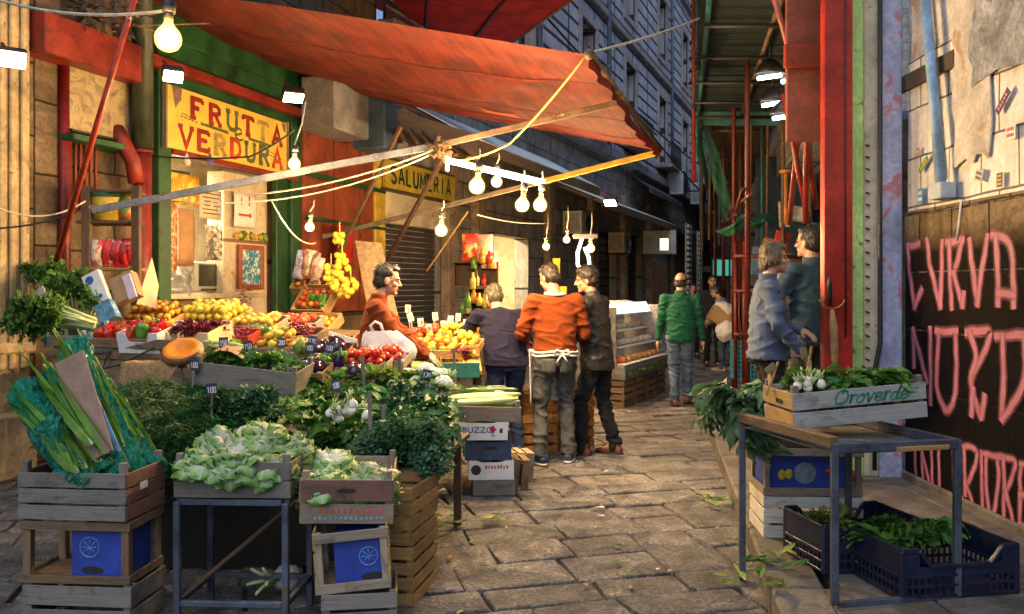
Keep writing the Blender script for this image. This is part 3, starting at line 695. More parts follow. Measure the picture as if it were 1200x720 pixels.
plas = pbr('rough_grey_plaster', (.52, .55, .60), .9, .4, 4, 1.6, 26, spot=(.27, .22, .18), spotscale=8, spotcut=.6, bdist=.03)
plasC = pbr('stained_cream_plaster', (.56, .53, .50), .85, .25, 3, .6, 20, spot=(.40, .28, .18), spotscale=4, spotcut=.58, bdist=.02)
rb = thing('graffiti_building', 'right hand building with dark graffiti painted blocks under white tiles', 'building', (2.95, 4, 0))
w = MB(); wall(w, FR, -.0, 9, 0, 2.13, [], 0); w.build('block_wall', rw1, rb, True)
w = MB(); wall(w, FR, 0, 9, 2.135, 3.25, [], -.02); w.build('tiled_band', tiles, rb, True)
w = MB(); wall(w, FR, 0, 9, 3.25, 6.5, [], -.03); w.build('upper_plaster', plasC, rb, True)
# the tile band has lost tiles: rough plaster patch with a ragged edge
def ragged(cx0, cx1, cz0, cz1, d, seed, mname, mat_, amp=.05, thick=.012):
    rg_ = random.Random(seed); pts = []
    for k in range(40):
        t = k/40*4; e = int(t); f = t-e
        p_ = [(cx0+(cx1-cx0)*f, cz0), (cx1, cz0+(cz1-cz0)*f), (cx1-(cx1-cx0)*f, cz1), (cx0, cz1-(cz1-cz0)*f)][e]
        pts.append((p_[0]+rg_.uniform(-amp, amp), p_[1]+rg_.uniform(-amp, amp)))
    w = MB(); n = w.add([FR.pt(x, d, z) for x, z in pts]); w.face(range(n, n+40), [(x, z) for x, z in pts]); n2 = w.add([FR.pt(x, d-thick, z) for x, z in pts])
    for k in range(40): w.face((n+k, n2+k, n2+(k+1) % 40, n+(k+1) % 40))
    w.build(mname, mat_, rb, True)
def RS(px): return FR.s_at(px)
def RZ(px, py): return FR.hit(px, py)[1]
ragged(RS(1118), RS(1160), RZ(1130, 190), 3.6, .004, 4, 'bare_plaster', plasC, .03)
ragged(RS(1140), 4, RZ(1160, 92), 3.9, .012, 9, 'rough_plaster', plas, .045)
w = MB(); w.fbox(FR, RS(1056), RS(1119), -.02, .012, RZ(1100, 78)-.06, RZ(1100, 78)+.06, .004); w.build('dark_band', pbr('dark_band', (.06, .045, .03), .7, .3, 4, .3), rb, True)
w = MB(); w.fbox(FR, 0, 9, 0, .035, 0, .20, .012); w.build('plinth', kstone, rb, True)
# graffiti : strokes in pixels of the photograph projected on the wall where they are sprayed
gp, nt, b = newmat('pink_spray'); uv = coord(nt, 'UV'); sx = _n(nt, 'ShaderNodeSeparateXYZ'); nt.links.new(uv, sx.inputs[0])
dist = math_(nt, 'ABSOLUTE', math_(nt, 'SUBTRACT', sx.outputs[1], .5)); nz = noisetex(nt, coord(nt, 'Object'), 90, 3, .7)
dd = math_(nt, 'ADD', dist, math_(nt, 'MULTIPLY', math_(nt, 'SUBTRACT', nz, .5), .2)); dd = math_(nt, 'ADD', dd, math_(nt, 'MULTIPLY', math_(nt, 'SUBTRACT', noisetex(nt, coord(nt, 'Object'), 5, 3, .6), .5), .22)); al = ramp(nt, dd, [(.16, 1.0), (.27, .42), (.49, 0.0)])
lay = noisetex(nt, coord(nt, 'Object'), 8, 4, .6); c = ramp(nt, lay, [(.3, (.33, .10, .165)), (.7, (.45, .17, .245))]); nt.links.new(c, b.inputs['Base Color']); nt.links.new(al, b.inputs['Alpha']); b.inputs['Roughness'].default_value = .6
def gr(px, py, d): s_, z_ = FR.hit(px, py, d); return FR.pt(s_, d, z_)
def letters(ox, oy, k, groups, wd):
    for gi, g in enumerate(groups):
        w = MB(); d = .005
        for st in g:
            p3 = [gr(ox+x*k, oy+y*k, d) for x, y in st]; q = catmull(p3, 7); q = [q[0]-(q[1]-q[0]).normalized()*.015]+q+[q[-1]+(q[-1]-q[-2]).normalized()*.015]; q = [p+V((0, noise.noise(p*11)*.012, noise.noise(p*11+V((5, 5, 5)))*.012)) for p in q]
            stroke(w, q, FR.n, wd); d += .0012
        yield w
gtop = thing('graffiti', 'pink sprayed letters CURVA NORD INFERIORE on the dark block wall', 'graffiti', FR.pt(2, .01, 1.4))
for ws in (letters(1040, 260, 1/3, [
    [[(112, 78), (68, 86)], [(70, 86), (80, 190), (94, 302)], [(94, 302), (122, 238)]],
    [[(140, 62), (150, 150), (186, 302)], [(192, 70), (190, 190), (186, 302)]],
    [[(205, 72), (268, 62)], [(215, 75), (218, 190), (227, 305)], [(266, 64), (235, 175), (228, 185)], [(232, 178), (264, 298)], [(264, 298), (268, 250)]],
    [[(287, 65), (300, 180), (315, 290)], [(315, 290), (332, 170), (350, 45)]],
    [[(366, 48), (418, 58), (438, 120), (442, 298)], [(382, 56), (388, 180), (390, 292)], [(388, 252), (440, 256)]],
    [[(90, 376), (95, 510)], [(92, 385), (140, 560)], [(150, 375), (151, 640)]],
    [[(180, 385), (175, 580), (208, 662), (240, 590), (240, 388)], [(170, 385), (246, 385)]],
    [[(275, 390), (352, 386), (350, 430), (292, 560)], [(290, 392), (312, 480), (292, 560), (330, 692)], [(330, 692), (342, 610)], [(300, 585), (294, 680)]],
    [[(380, 405), (482, 396)], [(402, 400), (408, 560), (402, 695)], [(482, 396), (476, 575), (402, 700)]]], .092),
    letters(1040, 480, 1/3, [
    [[(98, 150), (101, 260)]], [[(120, 150), (126, 272)], [(122, 152), (155, 282)], [(154, 150), (160, 288)]], [[(180, 150), (181, 300)], [(168, 298), (196, 302)]],
    [[(232, 128), (236, 300)], [(232, 200), (256, 206)], [(236, 298), (262, 310)]],
    [[(262, 128), (312, 142), (306, 200), (272, 275)], [(270, 140), (272, 300)], [(276, 270), (306, 352)]], [[(330, 150), (336, 372)]],
    [[(346, 160), (350, 300), (368, 374), (388, 290), (388, 165)], [(340, 158), (394, 168)]],
    [[(396, 165), (445, 182), (438, 235), (412, 290)], [(408, 172), (410, 382)], [(414, 285), (444, 404)]],
    [[(468, 190), (464, 408)], [(466, 190), (520, 200)], [(464, 300), (500, 306)], [(464, 405), (510, 420)]]], .066)):
    for w in ws: w.build('letter', gp, gtop, True)
# stickers and fittings
def sticker(px, py, wd, ht, roll, mat_, lab, ink_=None, lines=2):
    s_, z_ = FR.hit(px, py, .01); o = thing('sticker', lab, 'sticker', FR.pt(s_, .014, z_)); M = FR.M@Matrix.Rotation(roll, 3, 'Y')
    w = MB(); w.box((0, 0, 0), (wd, .003, ht), M, .0005); w.build('paper', mat_, o)
    w = MB()
    for k in range(lines):
        zz = ht*(.5-(k+.75)/(lines+.5)); n = 5
        for q in range(n):
            w.box(M@V((wd*(-.38+.76*(q+.4)/n), -.0022, zz)), (wd*.1, .001, ht/(lines+.5)*.55), M, .0002)
    w.build('print', ink_ or ink, o)
pur = pbr('purple_paper', (.09, .02, .11), .6, .2, 9, 0); pinkI = pbr('pink_ink', (.55, .25, .5), .6, .1, 5, 0)
sticker(1176, 119, .17, .05, -rad(42), pur, 'purple diagonal sticker on the white tiles', pinkI, 1)
sticker(1185, 155, .10, .09, 0, cardW, 'white sticker with a red strip on the tiles', pbr('red_ink', (.5, .03, .02), .6, .1, 5, 0), 2)
sticker(1148, 206, .085, .075, rad(20), pbr('pale_grey_paper', (.55, .53, .5), .6, .1, 9, 0), 'tilted grey printed sticker left of the oval one', ink, 2)
sticker(1172, 211, .06, .085, 0, pbr('brown_paper', (.12, .08, .05), .6, .2, 9, 0), 'small dark brown sticker at the bottom of the tiles', cardY, 3)
sticker(1079, 230, .075, .11, 0, pbr('blue_paper', (.10, .30, .50), .6, .2, 9, 0), 'blue sticker beside the bottom bracket of the blue pipe', cardW, 2)
sticker(1083, 193, .15, .045, -rad(35), pbr('green_yellow_paper', (.10, .28, .08), .6, .5, 30, 0), 'torn green and yellow sticker behind the blue pipe', pbr('yellow_ink', (.7, .5, .05), .6, .1, 5, 0), 1)
sticker(1076, 178, .05, .05, 0, pbr('rose_paper', (.45, .2, .2), .6, .2, 9, 0), 'tiny faded rose sticker above the torn green one', cardW, 1)
o = thing('blue_pipe', 'pale blue pipe fixed down the white tiled wall', 'pipe', P(1105, 215, 5.8))
s_, z_ = FR.hit(1103, 218, .07); s2, z2 = FR.hit(1081, -40, .07)
w = MB(); w.tube([FR.pt(s_, .07, z_), FR.pt(s2, .07, z2)], .035, 12); w.build('tube', blueP, o, True)
w = MB(); w.fbox(FR, s_-.1, s_+.07, 0, .11, z_-.09, z_+.02, .008); w.build('bracket', pbr('pale_blue_grey', (.33, .40, .48), .5, .2, 5, .1), o, True)
w = MB(); w.tube([FR.pt(s_-.12, .03, z_+.06), FR.pt(s2-.1, .03, z2)], .02, 8); tag(w.build('conduit', creamP), 'cream conduit tube running beside the blue pipe', 'pipe')
w = MB(); w.tube([FR.pt(RS(1128), .01, RZ(1128, 235)), FR.pt(RS(1126), .015, RZ(1126, 265)), FR.pt(RS(1123), .012, RZ(1123, 282))], .006, 6); tag(w.build('loose_wire', whiteP), 'short white wire dangling above the word CURVA', 'wire')
# painted door jambs facing the street at the corner
def jamb(px0, px1, Y, d, mat_, nm, lab, cat='post', z0=.13, z1=9):
    x0, x1 = (px0-600)/1000*Y, (px1-600)/1000*Y
    w = MB(); w.box(((x0+x1)/2, Y+d/2, (z0+z1)/2), (x1-x0, d, z1-z0), None, .012, 2); return tag(w.build(nm, mat_), lab, cat)
jamb(1031, 1058, 6.42, .35, lilacP, 'lilac_jamb', 'lilac and rose painted stone jamb at the corner of the graffiti wall')
jamb(1013, 1030, 6.46, .3, creamP, 'cream_jamb', 'cream stained jamb with dark ticks between lilac and green')
jamb(995, 1013, 6.44, .32, greenL, 'green_jamb', 'pale green painted jamb beside the red pillar')
w = MB()
for k in range(22):
    x = (1014-600)/1000*6.44; w.box((x+.02, 6.445, .75+k*.09), (.035, .006, .012), Matrix.Rotation(.3, 3, 'Y'), .001)
tag(w.build('jamb_marks', ink), 'row of short black ticks up the cream jamb', 'marks')
w = MB(); x = (1031.5-600)/1000*6.4; w.tube([(x, 6.4, 3.9), (x-.005, 6.39, 2.0), (x, 6.4, 1.15), (x-.05, 6.38, .95), (x-.05, 6.38, .2)], .017, 8); tag(w.build('black_conduit', cableB), 'black cable down the edge between cream and lilac jambs', 'cable')
rp = thing('red_pillar', 'tall red painted iron pillar beside the two men talking', 'pillar', (2.36, 6.25, .14))
x0, x1 = .3665*6.29, .3995*6.29
w = MB(); w.box(((x0+x1)/2, 6.3, 4.6), (x1-x0, .012, 9), None, .003, 2); w.box((x0+.006, 6.345, 4.6), (.012, .076, 9), None, .003, 2); w.box((x1-.006, 6.345, 4.6), (.012, .076, 9), None, .003, 2); w.build('shaft', pbr('pillar_red', (.34, .018, .010), .45, .3, 4, .2, 40, spot=(.10, .02, .015), spotscale=9, spotcut=.62), rp, True)
w = MB(); w.box(((x0+x1)/2, 6.36, .17), (x1-x0+.1, .25, .06), None, .01); w.build('foot_plate', darkred, rp, True)
w = MB(); w.tube([(x1-.055, 6.285, 3.9), (x1-.055, 6.285, 1.2)], .006, 6); w.build('rod', blackM, rp, True)
# hanging umbrella
um = thing('umbrella', 'closed tan umbrella with dark grip hung on the red pillar', 'umbrella', P(975, 362, 6.27))
w = MB(); w.tube([P(972, 325, 6.26), P(972, 332, 6.26), P(973, 358, 6.26)], [.012, .016, .014], 10); w.build('grip', blackM, um, True)
w = MB(); w.tube([P(975+15*math.sin(a), 349+13*math.cos(a), 6.25) for a in [rad(-80+16*k) for k in range(11)]], .006, 8); w.build('brass_hook', pbr('brass', (.45, .27, .08), .35, .2, 8, 0, metal=.8), um, True)
w = MB(); w.tube([P(975, 362, 6.26), P(977, 385, 6.26), P(978, 420, 6.26), P(979, 450, 6.26)], [.014, .03, .026, .006], 10); w.build('folded_canopy', pbr('tan_cloth', (.32, .19, .06), .8, .3, 12, .3, sheen=.2), um, True)
# shops beyond, on the right
F4 = Frame((11.67, 50, 0), (-.2, -1, 0))
def s4(Y): return (50-Y)*math.sqrt(1.04)
ra = thing('arcade_building', 'dark right hand building behind the scaffolding', 'building', (5, 20, 0))
w = MB(); wall(w, F4, 0, s4(6.75), 0, 7.5, [(s4(16.5), s4(9.5), .1, 3.5), (s4(23), s4(19), .1, 3.3), (s4(31), s4(27), .1, 3.3)], 0, .5); w.build('wall', wallD, ra, True)
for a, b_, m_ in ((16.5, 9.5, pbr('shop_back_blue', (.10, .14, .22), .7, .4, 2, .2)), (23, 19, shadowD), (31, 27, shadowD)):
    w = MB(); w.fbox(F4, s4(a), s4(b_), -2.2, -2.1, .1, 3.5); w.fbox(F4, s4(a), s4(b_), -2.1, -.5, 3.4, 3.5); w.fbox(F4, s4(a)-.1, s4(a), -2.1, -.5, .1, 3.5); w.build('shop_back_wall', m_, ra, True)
# ================================================================= big red awning over the stall
def canvas_mat(name, col, col2, tr):
    m, nt, b = newmat(name); uv = coord(nt, 'UV')
    f = noisetex(nt, mapping(nt, uv, (1.2, 9, 1)), 1, 5, .6, .6); g = noisetex(nt, uv, 2.2, 5, .6)
    c = ramp(nt, f, [(.38, col), (.62, col2)]); c = mixc(nt, .6, c, ramp(nt, g, [(.36, .4), (.62, 1.2)]), 'MULTIPLY')
    sp_ = noisetex(nt, uv, 60, 2, .5); c = mixc(nt, ramp(nt, sp_, [(.74, 0.0), (.78, .6)]), c, (.7, .4, .25))
    nt.links.new(c, b.inputs['Base Color']); b.inputs['Roughness'].default_value = .8; bumpit(nt, b, noisetex(nt, mapping(nt, uv, (2.5, 14, 1)), 1, 4, .6), .6, .03); translucent(nt, b, c, tr)
    return m
can1 = canvas_mat('orange_red_canvas', (.10, .006, .003), (.19, .019, .005), .12)
can2 = canvas_mat('crimson_canvas', (.22, .008, .01), (.32, .012, .015), .25)
N_, F_ = V((.61, 6.75, 3.40)), V((1.9, 11.0, 3.31))
N_ = P(690, 65, 6.75); F_ = P(773, 178, 11.0)
G_ = P(388, 108, 12.4); I_ = P(118, -25, 8.1)
aw = thing('red_awning', 'large orange red canvas awning stretched over the fruit stall', 'awning', (-1, 9, 0))
fall = lambda u, v: .10*math.sin(math.pi*u)*math.sin(math.pi*v)
def cv(u, v):                             # u along the front, v from front to wall
    a = N_.lerp(F_, u); c = I_.lerp(G_, u); p = a.lerp(c, v)
    q = noise.noise(V((u*2.2, v*1.2, 3)))*.07+noise.noise(V((u*9+v*3, v*1.6, 7)))*.045+(1-abs(noise.noise(V((u*5-v*6, v*1.1, 2)))*2))*.035
    return p-V((0, 0, .16*math.sin(math.pi*u)*(.35+v*(1-v)*2.2)))+V((0, 0, q*min(1, 6*u*(1-u)+.15)))
w = MB(); w.grid(cv, 40, 34, (4.4, 4.9)); w.build('canvas', can1, aw, True)
for us in (.26, .52, .78):
    w = MB(); w.grid(lambda u, v: cv(us+(u-.5)*.012, v)-V((0, 0, .006)), 1, 40, (.05, 4.9)); w.build('seam', can1, aw, True)
w = MB(); w.grid(lambda u, v: cv(.60+.07*u, .30+.09*v)-V((0, 0, .007)), 8, 8, (.5, .3)); w.build('patch', pbr('faded_patch', (.36, .06, .02), .85, .3, 6, .3), aw, True)
w = MB(); n = 40
def fl(u, v): p = cv(u, 0); return p-V((0, 0, .10*v))+V((.03*v*math.sin(u*40), .02*v, 0))
w.grid(fl, 40, 2, (4.4, .1)); 
w.build('hem', can1, aw, True)
w = MB(); w.tube([N_+V((0, 0, .02)), F_+V((0, 0, .02))], .032, 10); w.ell(N_+V((0, -.03, 0)), .045); w.build('front_bar', brownM, aw, True)
a1 = P(722, 121, 7.9); b1 = P(108, 247, 7.0)
w = MB(); w.beam(b1, P(507, 172, 7.55), .045, .06); w.build('arm', greyM, aw, True)
w = MB(); w.beam(P(500, 174, 7.55), a1, .04, .055); w.build('arm', brownM, aw, True)
a2 = P(774, 178, 11.0); b2 = P(366, 281, 11.96)
mid = b2.lerp(a2, .67)
w = MB(); w.beam(b2, mid, .05, .06); w.build('arm', woodP, aw, True)
w = MB(); w.beam(mid, a2, .06, .07); w.build('arm', yellowP, aw, True)
w = MB(); w.tube([I_, G_], .03, 8); w.build('wall_bar', darkred, aw, True)
# second canvas higher up behind
c2 = thing('crimson_awning', 'dark crimson canvas higher up behind the orange red awning', 'awning', (0, 13, 5))
Q = [P(380, -60, 12), P(705, -25, 12.0), P(597, 52, 14.5), P(440, 10, 15)]
w = MB(); w.grid(lambda u, v: Q[0].lerp(Q[1], u).lerp(Q[3].lerp(Q[2], u), v)+V((0, 0, -.12*math.sin(math.pi*u)+.05*noise.noise(V((u*7, v*3, 1))))), 20, 12, (4, 3)); w.build('canvas', can2, c2, True)
for t in (.38, .72):
    w = MB(); w.tube([Q[0].lerp(Q[1], t)-V((0, 0, .06)), Q[3].lerp(Q[2], t)-V((0, 0, .16))], .025, 8); w.build('rafter', blackM, c2, True)
w = MB(); w.tube([Q[1]+V((0, 0, .01)), Q[2]], .03, 8); w.build('edge_bar', brownM, c2, True)
# slim red pole leaning at the left
w = MB(); w.tube([P(160, -10, 5.9), P(66, 306, 6.6)], .022, 10); o = thing('leaning_pole', 'slim red and white pole leaning in front of the mural panel', 'pole', P(66, 306, 6.6)); w.build('shaft', pbr('red_white_pole', (.36, .035, .015), .4, .3, 6, .1, spot=(.6, .5, .45), spotscale=16, spotcut=.64), o, True)
# diagonal braces by the deli shutter
w = MB(); w.beam(P(523, 178, 9.5), P(452, 308, 12.4), .05, .05); tag(w.build('brace_bar', brownM), 'dark brown brace running diagonally across the SALUMERIA sign', 'brace')
w = MB(); w.beam(P(470, 148, 10.5), P(395, 300, 11.6), .04, .05); tag(w.build('brace_bar', woodO), 'reddish timber brace crossing the red cladding', 'brace')
w = MB(); w.beam(P(548, 248, 11.4), P(500, 318, 12), .02, .02); tag(w.build('brace_bar', woodY), 'thin pale stick tied beside the dark diagonal brace', 'brace')
# knot of tied rags where the arms meet
w = MB(); kn = P(515, 176, 7.5)
for k in range(26):
    a = V((RN.gauss(0, 1), RN.gauss(0, 1), RN.gauss(0, 1))).normalized()*RN.uniform(.03, .11); b_ = V((RN.gauss(0, 1), RN.gauss(0, 1), RN.gauss(0, 1))).normalized()*RN.uniform(.04, .14)
    w.tube([kn+a, kn+(a+b_)*.35+V((0, 0, .03)), kn+b_], RN.uniform(.008, .02), 6)
tag(w.build('rope_knot', pbr('brown_rag', (.11, .06, .03), .9, .4, 20, .3)), 'tangled knot of brown rag tying the awning arms together', 'knot')
# ropes and cables
def rope(nm, pts, r, m_, lab, cat='rope'):
    w = MB(); w.tube(pts, r, 6); return tag(w.build(nm, m_), lab, cat)
rope('tie_rope', sag(P(688, 63, 6.75), P(880, -6, 10.5), .06), .012, cableW, 'white rope tied from the awning corner up to the scaffold')
rope('tie_rope', sag(P(686, 66, 6.74), P(600, 166, 7.6), .03)+sag(P(598, 168, 7.6), P(520, 190, 7.6), .04), .009, pbr('orange_cord', (.6, .33, .1), .7, .2, 20, 0), 'orange cord hanging from the awning corner to the lamp bar')
rope('power_cable', sag(P(-20, 268, 6.2), P(110, 240, 6.6), .05), .008, cableB, 'black cable looping from the left pilaster to the shelf', 'cable')
rope('power_cable', sag(P(-10, 240, 6.1), P(100, 236, 6.7), .1), .007, cableW, 'pale cable sagging across the left pilaster', 'cable')
rope('power_cable', sag(P(178, 183, 8.2), P(290, 184, 7.7), .02)+sag(P(292, 184, 7.7), P(345, 152, 7.6), .02), .009, cableB, 'black cable strung across the bottom of the FRUTTA sign', 'cable')
rope('power_cable', sag(P(300, 228, 7.4), P(508, 176, 7.5), .06), .008, cableW, 'cream cable sagging just under the grey awning arm', 'cable')
rope('power_cable', sag(P(200, 236, 7.2), P(508, 180, 7.52), .16), .007, cableW, 'lower cream cable looping below the grey awning arm', 'cable')
rope('power_cable', sag(P(318, 235, 7.2), P(370, 285, 8.6), .12), .007, cableW, 'thin pale cable drooping beside the green door leaf', 'cable')
rope('power_cable', sag(P(-10, -2, 4.5), P(200, 12, 4.0), .05), .008, cableW, 'white cable running along the top to the nearest bulb', 'cable')
rope('power_cable', sag(P(640, 262, 8.8), P(560, 252, 8.4), .03), .006, cableW, 'pale cable feeding the small far bulbs', 'cable')
for i, (a, b_, dr, lab) in enumerate((((640, 20, 20), (850, 210, 42), .5, 'upper bundle of cables strung along the palazzo front'), ((690, 55, 21), (845, 245, 42), .4, 'lower bundle of cables strung along the palazzo front'))):
    rope('facade_cable', sag(P(*a), P(*b_), dr), .03, cableB, lab, 'cable')
# drain pipes on the palazzo
for px, lab in ((714, 'blue grey drain pipe nearer on the palazzo front'), (788, 'blue grey drain pipe further along the palazzo front'), (632, 'blue grey drain pipe beside the crimson awning')):
    a = F2.s_at(px, .3); w = MB(); w.tube([F2.pt(a, .3, 5.2), F2.pt(a, .3, 17)], .07, 8)
    for k in range(5): w.tube([F2.pt(a, .3, 6+k*2.2), F2.pt(a, .3, 6.1+k*2.2)], .09, 8)
    tag(w.build('drain_pipe', pbr('blue_grey_pipe', (.10, .15, .22), .5, .25, 3, .2)), lab, 'pipe')

# ================================================================= lamps
glow = emit('bulb_glow', (1.0, .63, .27), 1300); glowfar = emit('small_bulb_glow', (1.0, .61, .26), 1900); flood = emit('flood_glow', (1.0, .66, .30), 75); tubeE = emit('tube_glow', (1.0, .93, .78), 24); coolE = emit('cool_tube_glow', (.85, .93, 1.0), 15)
shell, nt, b = newmat('frosted_lamp_glass'); tr_ = _n(nt, 'ShaderNodeBsdfTransparent'); em_ = _n(nt, 'ShaderNodeEmission'); em_.inputs[0].default_value = (1, .66, .2, 1); em_.inputs[1].default_value = .9; ad_ = _n(nt, 'ShaderNodeAddShader'); nt.links.new(tr_.outputs[0], ad_.inputs[0]); nt.links.new(em_.outputs[0], ad_.inputs[1]); nt.links.new(ad_.outputs[0], [n for n in nt.nodes if n.type == 'OUTPUT_MATERIAL'][0].inputs[0])
brass = pbr('lamp_brass', (.35, .24, .09), .4, .2, 9, 0, metal=.7)
def make_bulb(em):
    t = thing('light_bulb', 'x', 'light bulb')
    w = MB(); w.ell((0, 0, -.02), (.36, .36, .37), None, 12, 9); w.build('glowing_core', em, t)
    w = MB(); w.lathe([(0, -.5), (.2, -.48), (.37, -.38), (.47, -.2), (.5, 0), (.46, .16), (.36, .32), (.24, .46), (.17, .58), (.15, .7)], None, 16); w.build('glass', shell, t)
    w = MB(); w.lathe([(.15, .68), (.17, .7), (.17, .95), (.1, 1.0)], None, 12); w.build('screw_cap', brass, t)
    w = MB(); w.lathe([(.1, .96), (.24, .98), (.26, 1.35), (.14, 1.5), (.05, 1.55), (0, 1.55)], None, 12); w.build('socket', blackM, t)
    return t
bA, bB, bC = make_bulb(glow), make_bulb(glowfar), make_bulb(emit('near_bulb_glow', (1, .64, .28), 220))
CORDS = []
for px, py, Y, D, pr, lab in ((197, 45, 3.6, .112, bC, 'largest glowing bulb hanging alone at the top left'), (345, 192, 6.3, .092, bA, 'glowing bulb hanging at the right end of the FRUTTA sign'),
    (363, 266, 7.6, .088, bA, 'glowing bulb hanging beside the green door leaf'), (517, 270, 7.8, .115, bA, 'glowing bulb hanging in front of the roller shutter'),
    (559, 218, 6.6, .128, bA, 'glowing bulb nearest the left end of the lamp bar'), (582, 213, 7.4, .10, bA, 'smaller glowing bulb second along the lamp bar'),
    (612, 240, 6.7, .115, bA, 'glowing bulb third along the lamp bar'), (633, 240, 6.9, .115, bA, 'glowing bulb at the right end of the lamp bar'),
    (640, 289, 11, .095, bB, 'small far bulb over the man in the orange jumper'), (664, 281, 11.4, .095, bB, 'small far bulb under the near air conditioner'), (692, 291, 11.2, .115, bB, 'far bulb beside the curved lamp tube')):
    bo_ = dup(pr, P(px, py, Y), (rad(RN.uniform(-7, 7)), rad(RN.uniform(-7, 7)), RN.uniform(0, 6)), D, lab, 'bare bulbs strung over the stalls')
    top = P(px, py, Y)+V((0, 0, D*1.5)); 
    up = {197: P(203, -25, 3.7), 345: P(358, 120, 6.6), 363: P(368, 235, 7.7)}.get(px, top+V((.02, .03, .10 if Y < 9 else .3)))
    CORDS.append((bo_, top, up))
for bo_, top, up in CORDS:
    cbm = MB(); cbm.tube([top, top.lerp(up, .5)+V((.015, 0, 0)), up], .006, 6); inv = Matrix.LocRotScale(bo_.location, bo_.rotation_euler, bo_.scale).inverted(); cbm.v = [inv@q for q in cbm.v]; cbm.build('cord', cableW, bo_)
lb = thing('lamp_bar', 'slanted white lit tube lamp from which the bulbs hang', 'lamp', P(580, 204, 7))
w = MB(); w.tube([P(528, 190, 7), P(637, 216, 7)], .016, 10); w.build('tube', tubeE, lb, True)
w = MB(); w.beam(P(526, 187, 7.02), P(639, 213, 7.02), .03, .03); w.box(P(524, 192, 6.98), (.03, .04, .12)); w.build('batten', whiteP, lb, True)
ct = thing('curved_lamp', 'curved fluorescent lamp hanging below the near air conditioner', 'lamp', P(689, 310, 10.5))
w = MB(); w.tube([P(682, 280, 10.5), P(677, 296, 10.5), P(677, 311, 10.5), P(684, 318, 10.5), P(691, 314, 10.5), P(690, 302, 10.5), P(685, 290, 10.5)], .022, 10); w.build('tube', emit('weak_tube', (.9, .9, .8), 2.2), ct, True)
w = MB(); w.tube([P(672, 277, 10.5), P(700, 277, 10.5)], .03, 8); w.build('holder', whiteP, ct, True)
def floodlamp(c, toward, size, lab, em=flood):
    o = thing('flood_lamp', lab, 'lamp', c); d = (V(toward)-V(c)).normalized(); M = d.to_track_quat('Y', 'Z').to_matrix()
    w = MB(); w.box(V(c)-d*.05, (size*1.12, .09, size*.78), M, .01); w.build('housing', blackM, o, True)
    w = MB(); w.box(V(c)+d*.002, (size, .012, size*.66), M, .003); w.build('lens', em, o, True)
    w = MB(); w.beam(V(c)-d*.09, V(c)-d*.09+V((-.12, .1, .12)), .02, .02); w.build('bracket', darkred, o, True)
floodlamp(P(14, 70, 5.9), P(120, 330, 3.5), .17, 'square flood lamp glaring on the left pilaster', emit('pilaster_flood', (1, .66, .3), 14))
floodlamp(P(203, 90, 7.6), P(260, 330, 6), .16, 'flood lamp angled above the left end of the FRUTTA sign')
floodlamp(P(344, 115, 9.2), P(380, 360, 8), .2, 'flat flood lamp above the right end of the FRUTTA sign')
floodlamp(F1.pt(S(262), -.75, 2.86), F1.pt(S(264), -.9, .5), .34, 'bright lamp inside the shop above the hanging note', emit('shop_lamp', (1, .80, .5), 330))
floodlamp(P(715, 238, 13.4), P(670, 380, 12), .18, 'small lamp under the timber valance above the second air conditioner', emit('valance_lamp', (1, .72, .38), 110))
floodlamp(F2.pt(S2(598), -1.1, 3.1), F2.pt(S2(598), -.9, 1), .42, 'bright ceiling lamp inside the second lit shop', emit('shop_lamp_two', (1, .78, .45), 480))
ts_ = thing('shop_light_sign', 'small teal lit sign glowing over a shop far up the alley', 'sign', P(848, 314, 24)); w = MB(); w.box(P(848, 314, 24), (.7, .12, .55), None, .02); w.build('box', blackM, ts_, True); w = MB(); w.box(P(848, 314, 23.92), (.6, .02, .45), None, .01); w.build('lit_face', emit('teal_glow', (.10, .75, .62), .22), ts_, True)
for px, py, Y, lab in ((819, 312, 27, 'pale slatted shutter far up the alley'), (806, 308, 24, 'second pale slatted shutter nearer the far shops')):
    o = thing('slatted_shutter', lab, 'shutter', P(px, py, Y)); w = MB(); c = P(px, py, Y); w.box(c, (.62, .06, 2.2), F2.M, .01); w.build('leaf', greyM, o, True); w = MB()
    for k in range(14): w.box(c+F2.n*.05+V((0, 0, -1.0+k*.155)), (.56, .03, .09), F2.M, .004)
    w.build('slats', whiteP, o, True)
# ================================================================= air conditioners
def aircon(c, M, wd, hh, dp, lab, m_=None):
    o = thing('air_conditioner', lab, 'air conditioner', c, 0, 'air conditioners hung on the palazzo'); M = M.to_3x3()
    m_ = m_ or offw
    w = MB(); w.box(c, (wd, dp, hh), M, .015); w.build('casing', m_, o, True)
    w = MB(); n = 11
    for k in range(n): w.box(V(c)+M@V((0, -dp/2-.008, -hh*.42+hh*.84*k/(n-1))), (wd*.9, .012, hh*.03), M, .002)
    w.build('front_grille', greyM, o, True)
    w = MB(); n = 8
    for k in range(n): w.box(V(c)+M@V((-wd/2-.006, -dp*.35+dp*.7*k/(n-1), 0)), (.01, dp*.04, hh*.8), M, .002)
    w.build('side_grille', greyM, o, True)
    w = MB(); fan = V(c)+M@V((wd*.16, -dp/2-.02, 0)); w.lathe([(hh*.36, 0), (hh*.38, .012), (hh*.34, .016), (hh*.1, .012), (0, .012)], Matrix.Translation(fan)@(M@Matrix.Rotation(rad(90), 3, 'X')).to_4x4(), 20); w.build('fan_ring', blackM, o, True)
    w = MB(); 
    for sx in (-.35, .35): w.beam(V(c)+M@V((wd*sx, dp*.9, -hh/2-.02)), V(c)+M@V((wd*sx, -dp*.4, -hh/2-.02)), .03, .03)
    w.build('bracket', blackM, o, True)
def on2(px, py, d): s_, z_ = F2.hit(px, py, d); return F2.pt(s_, d, z_)
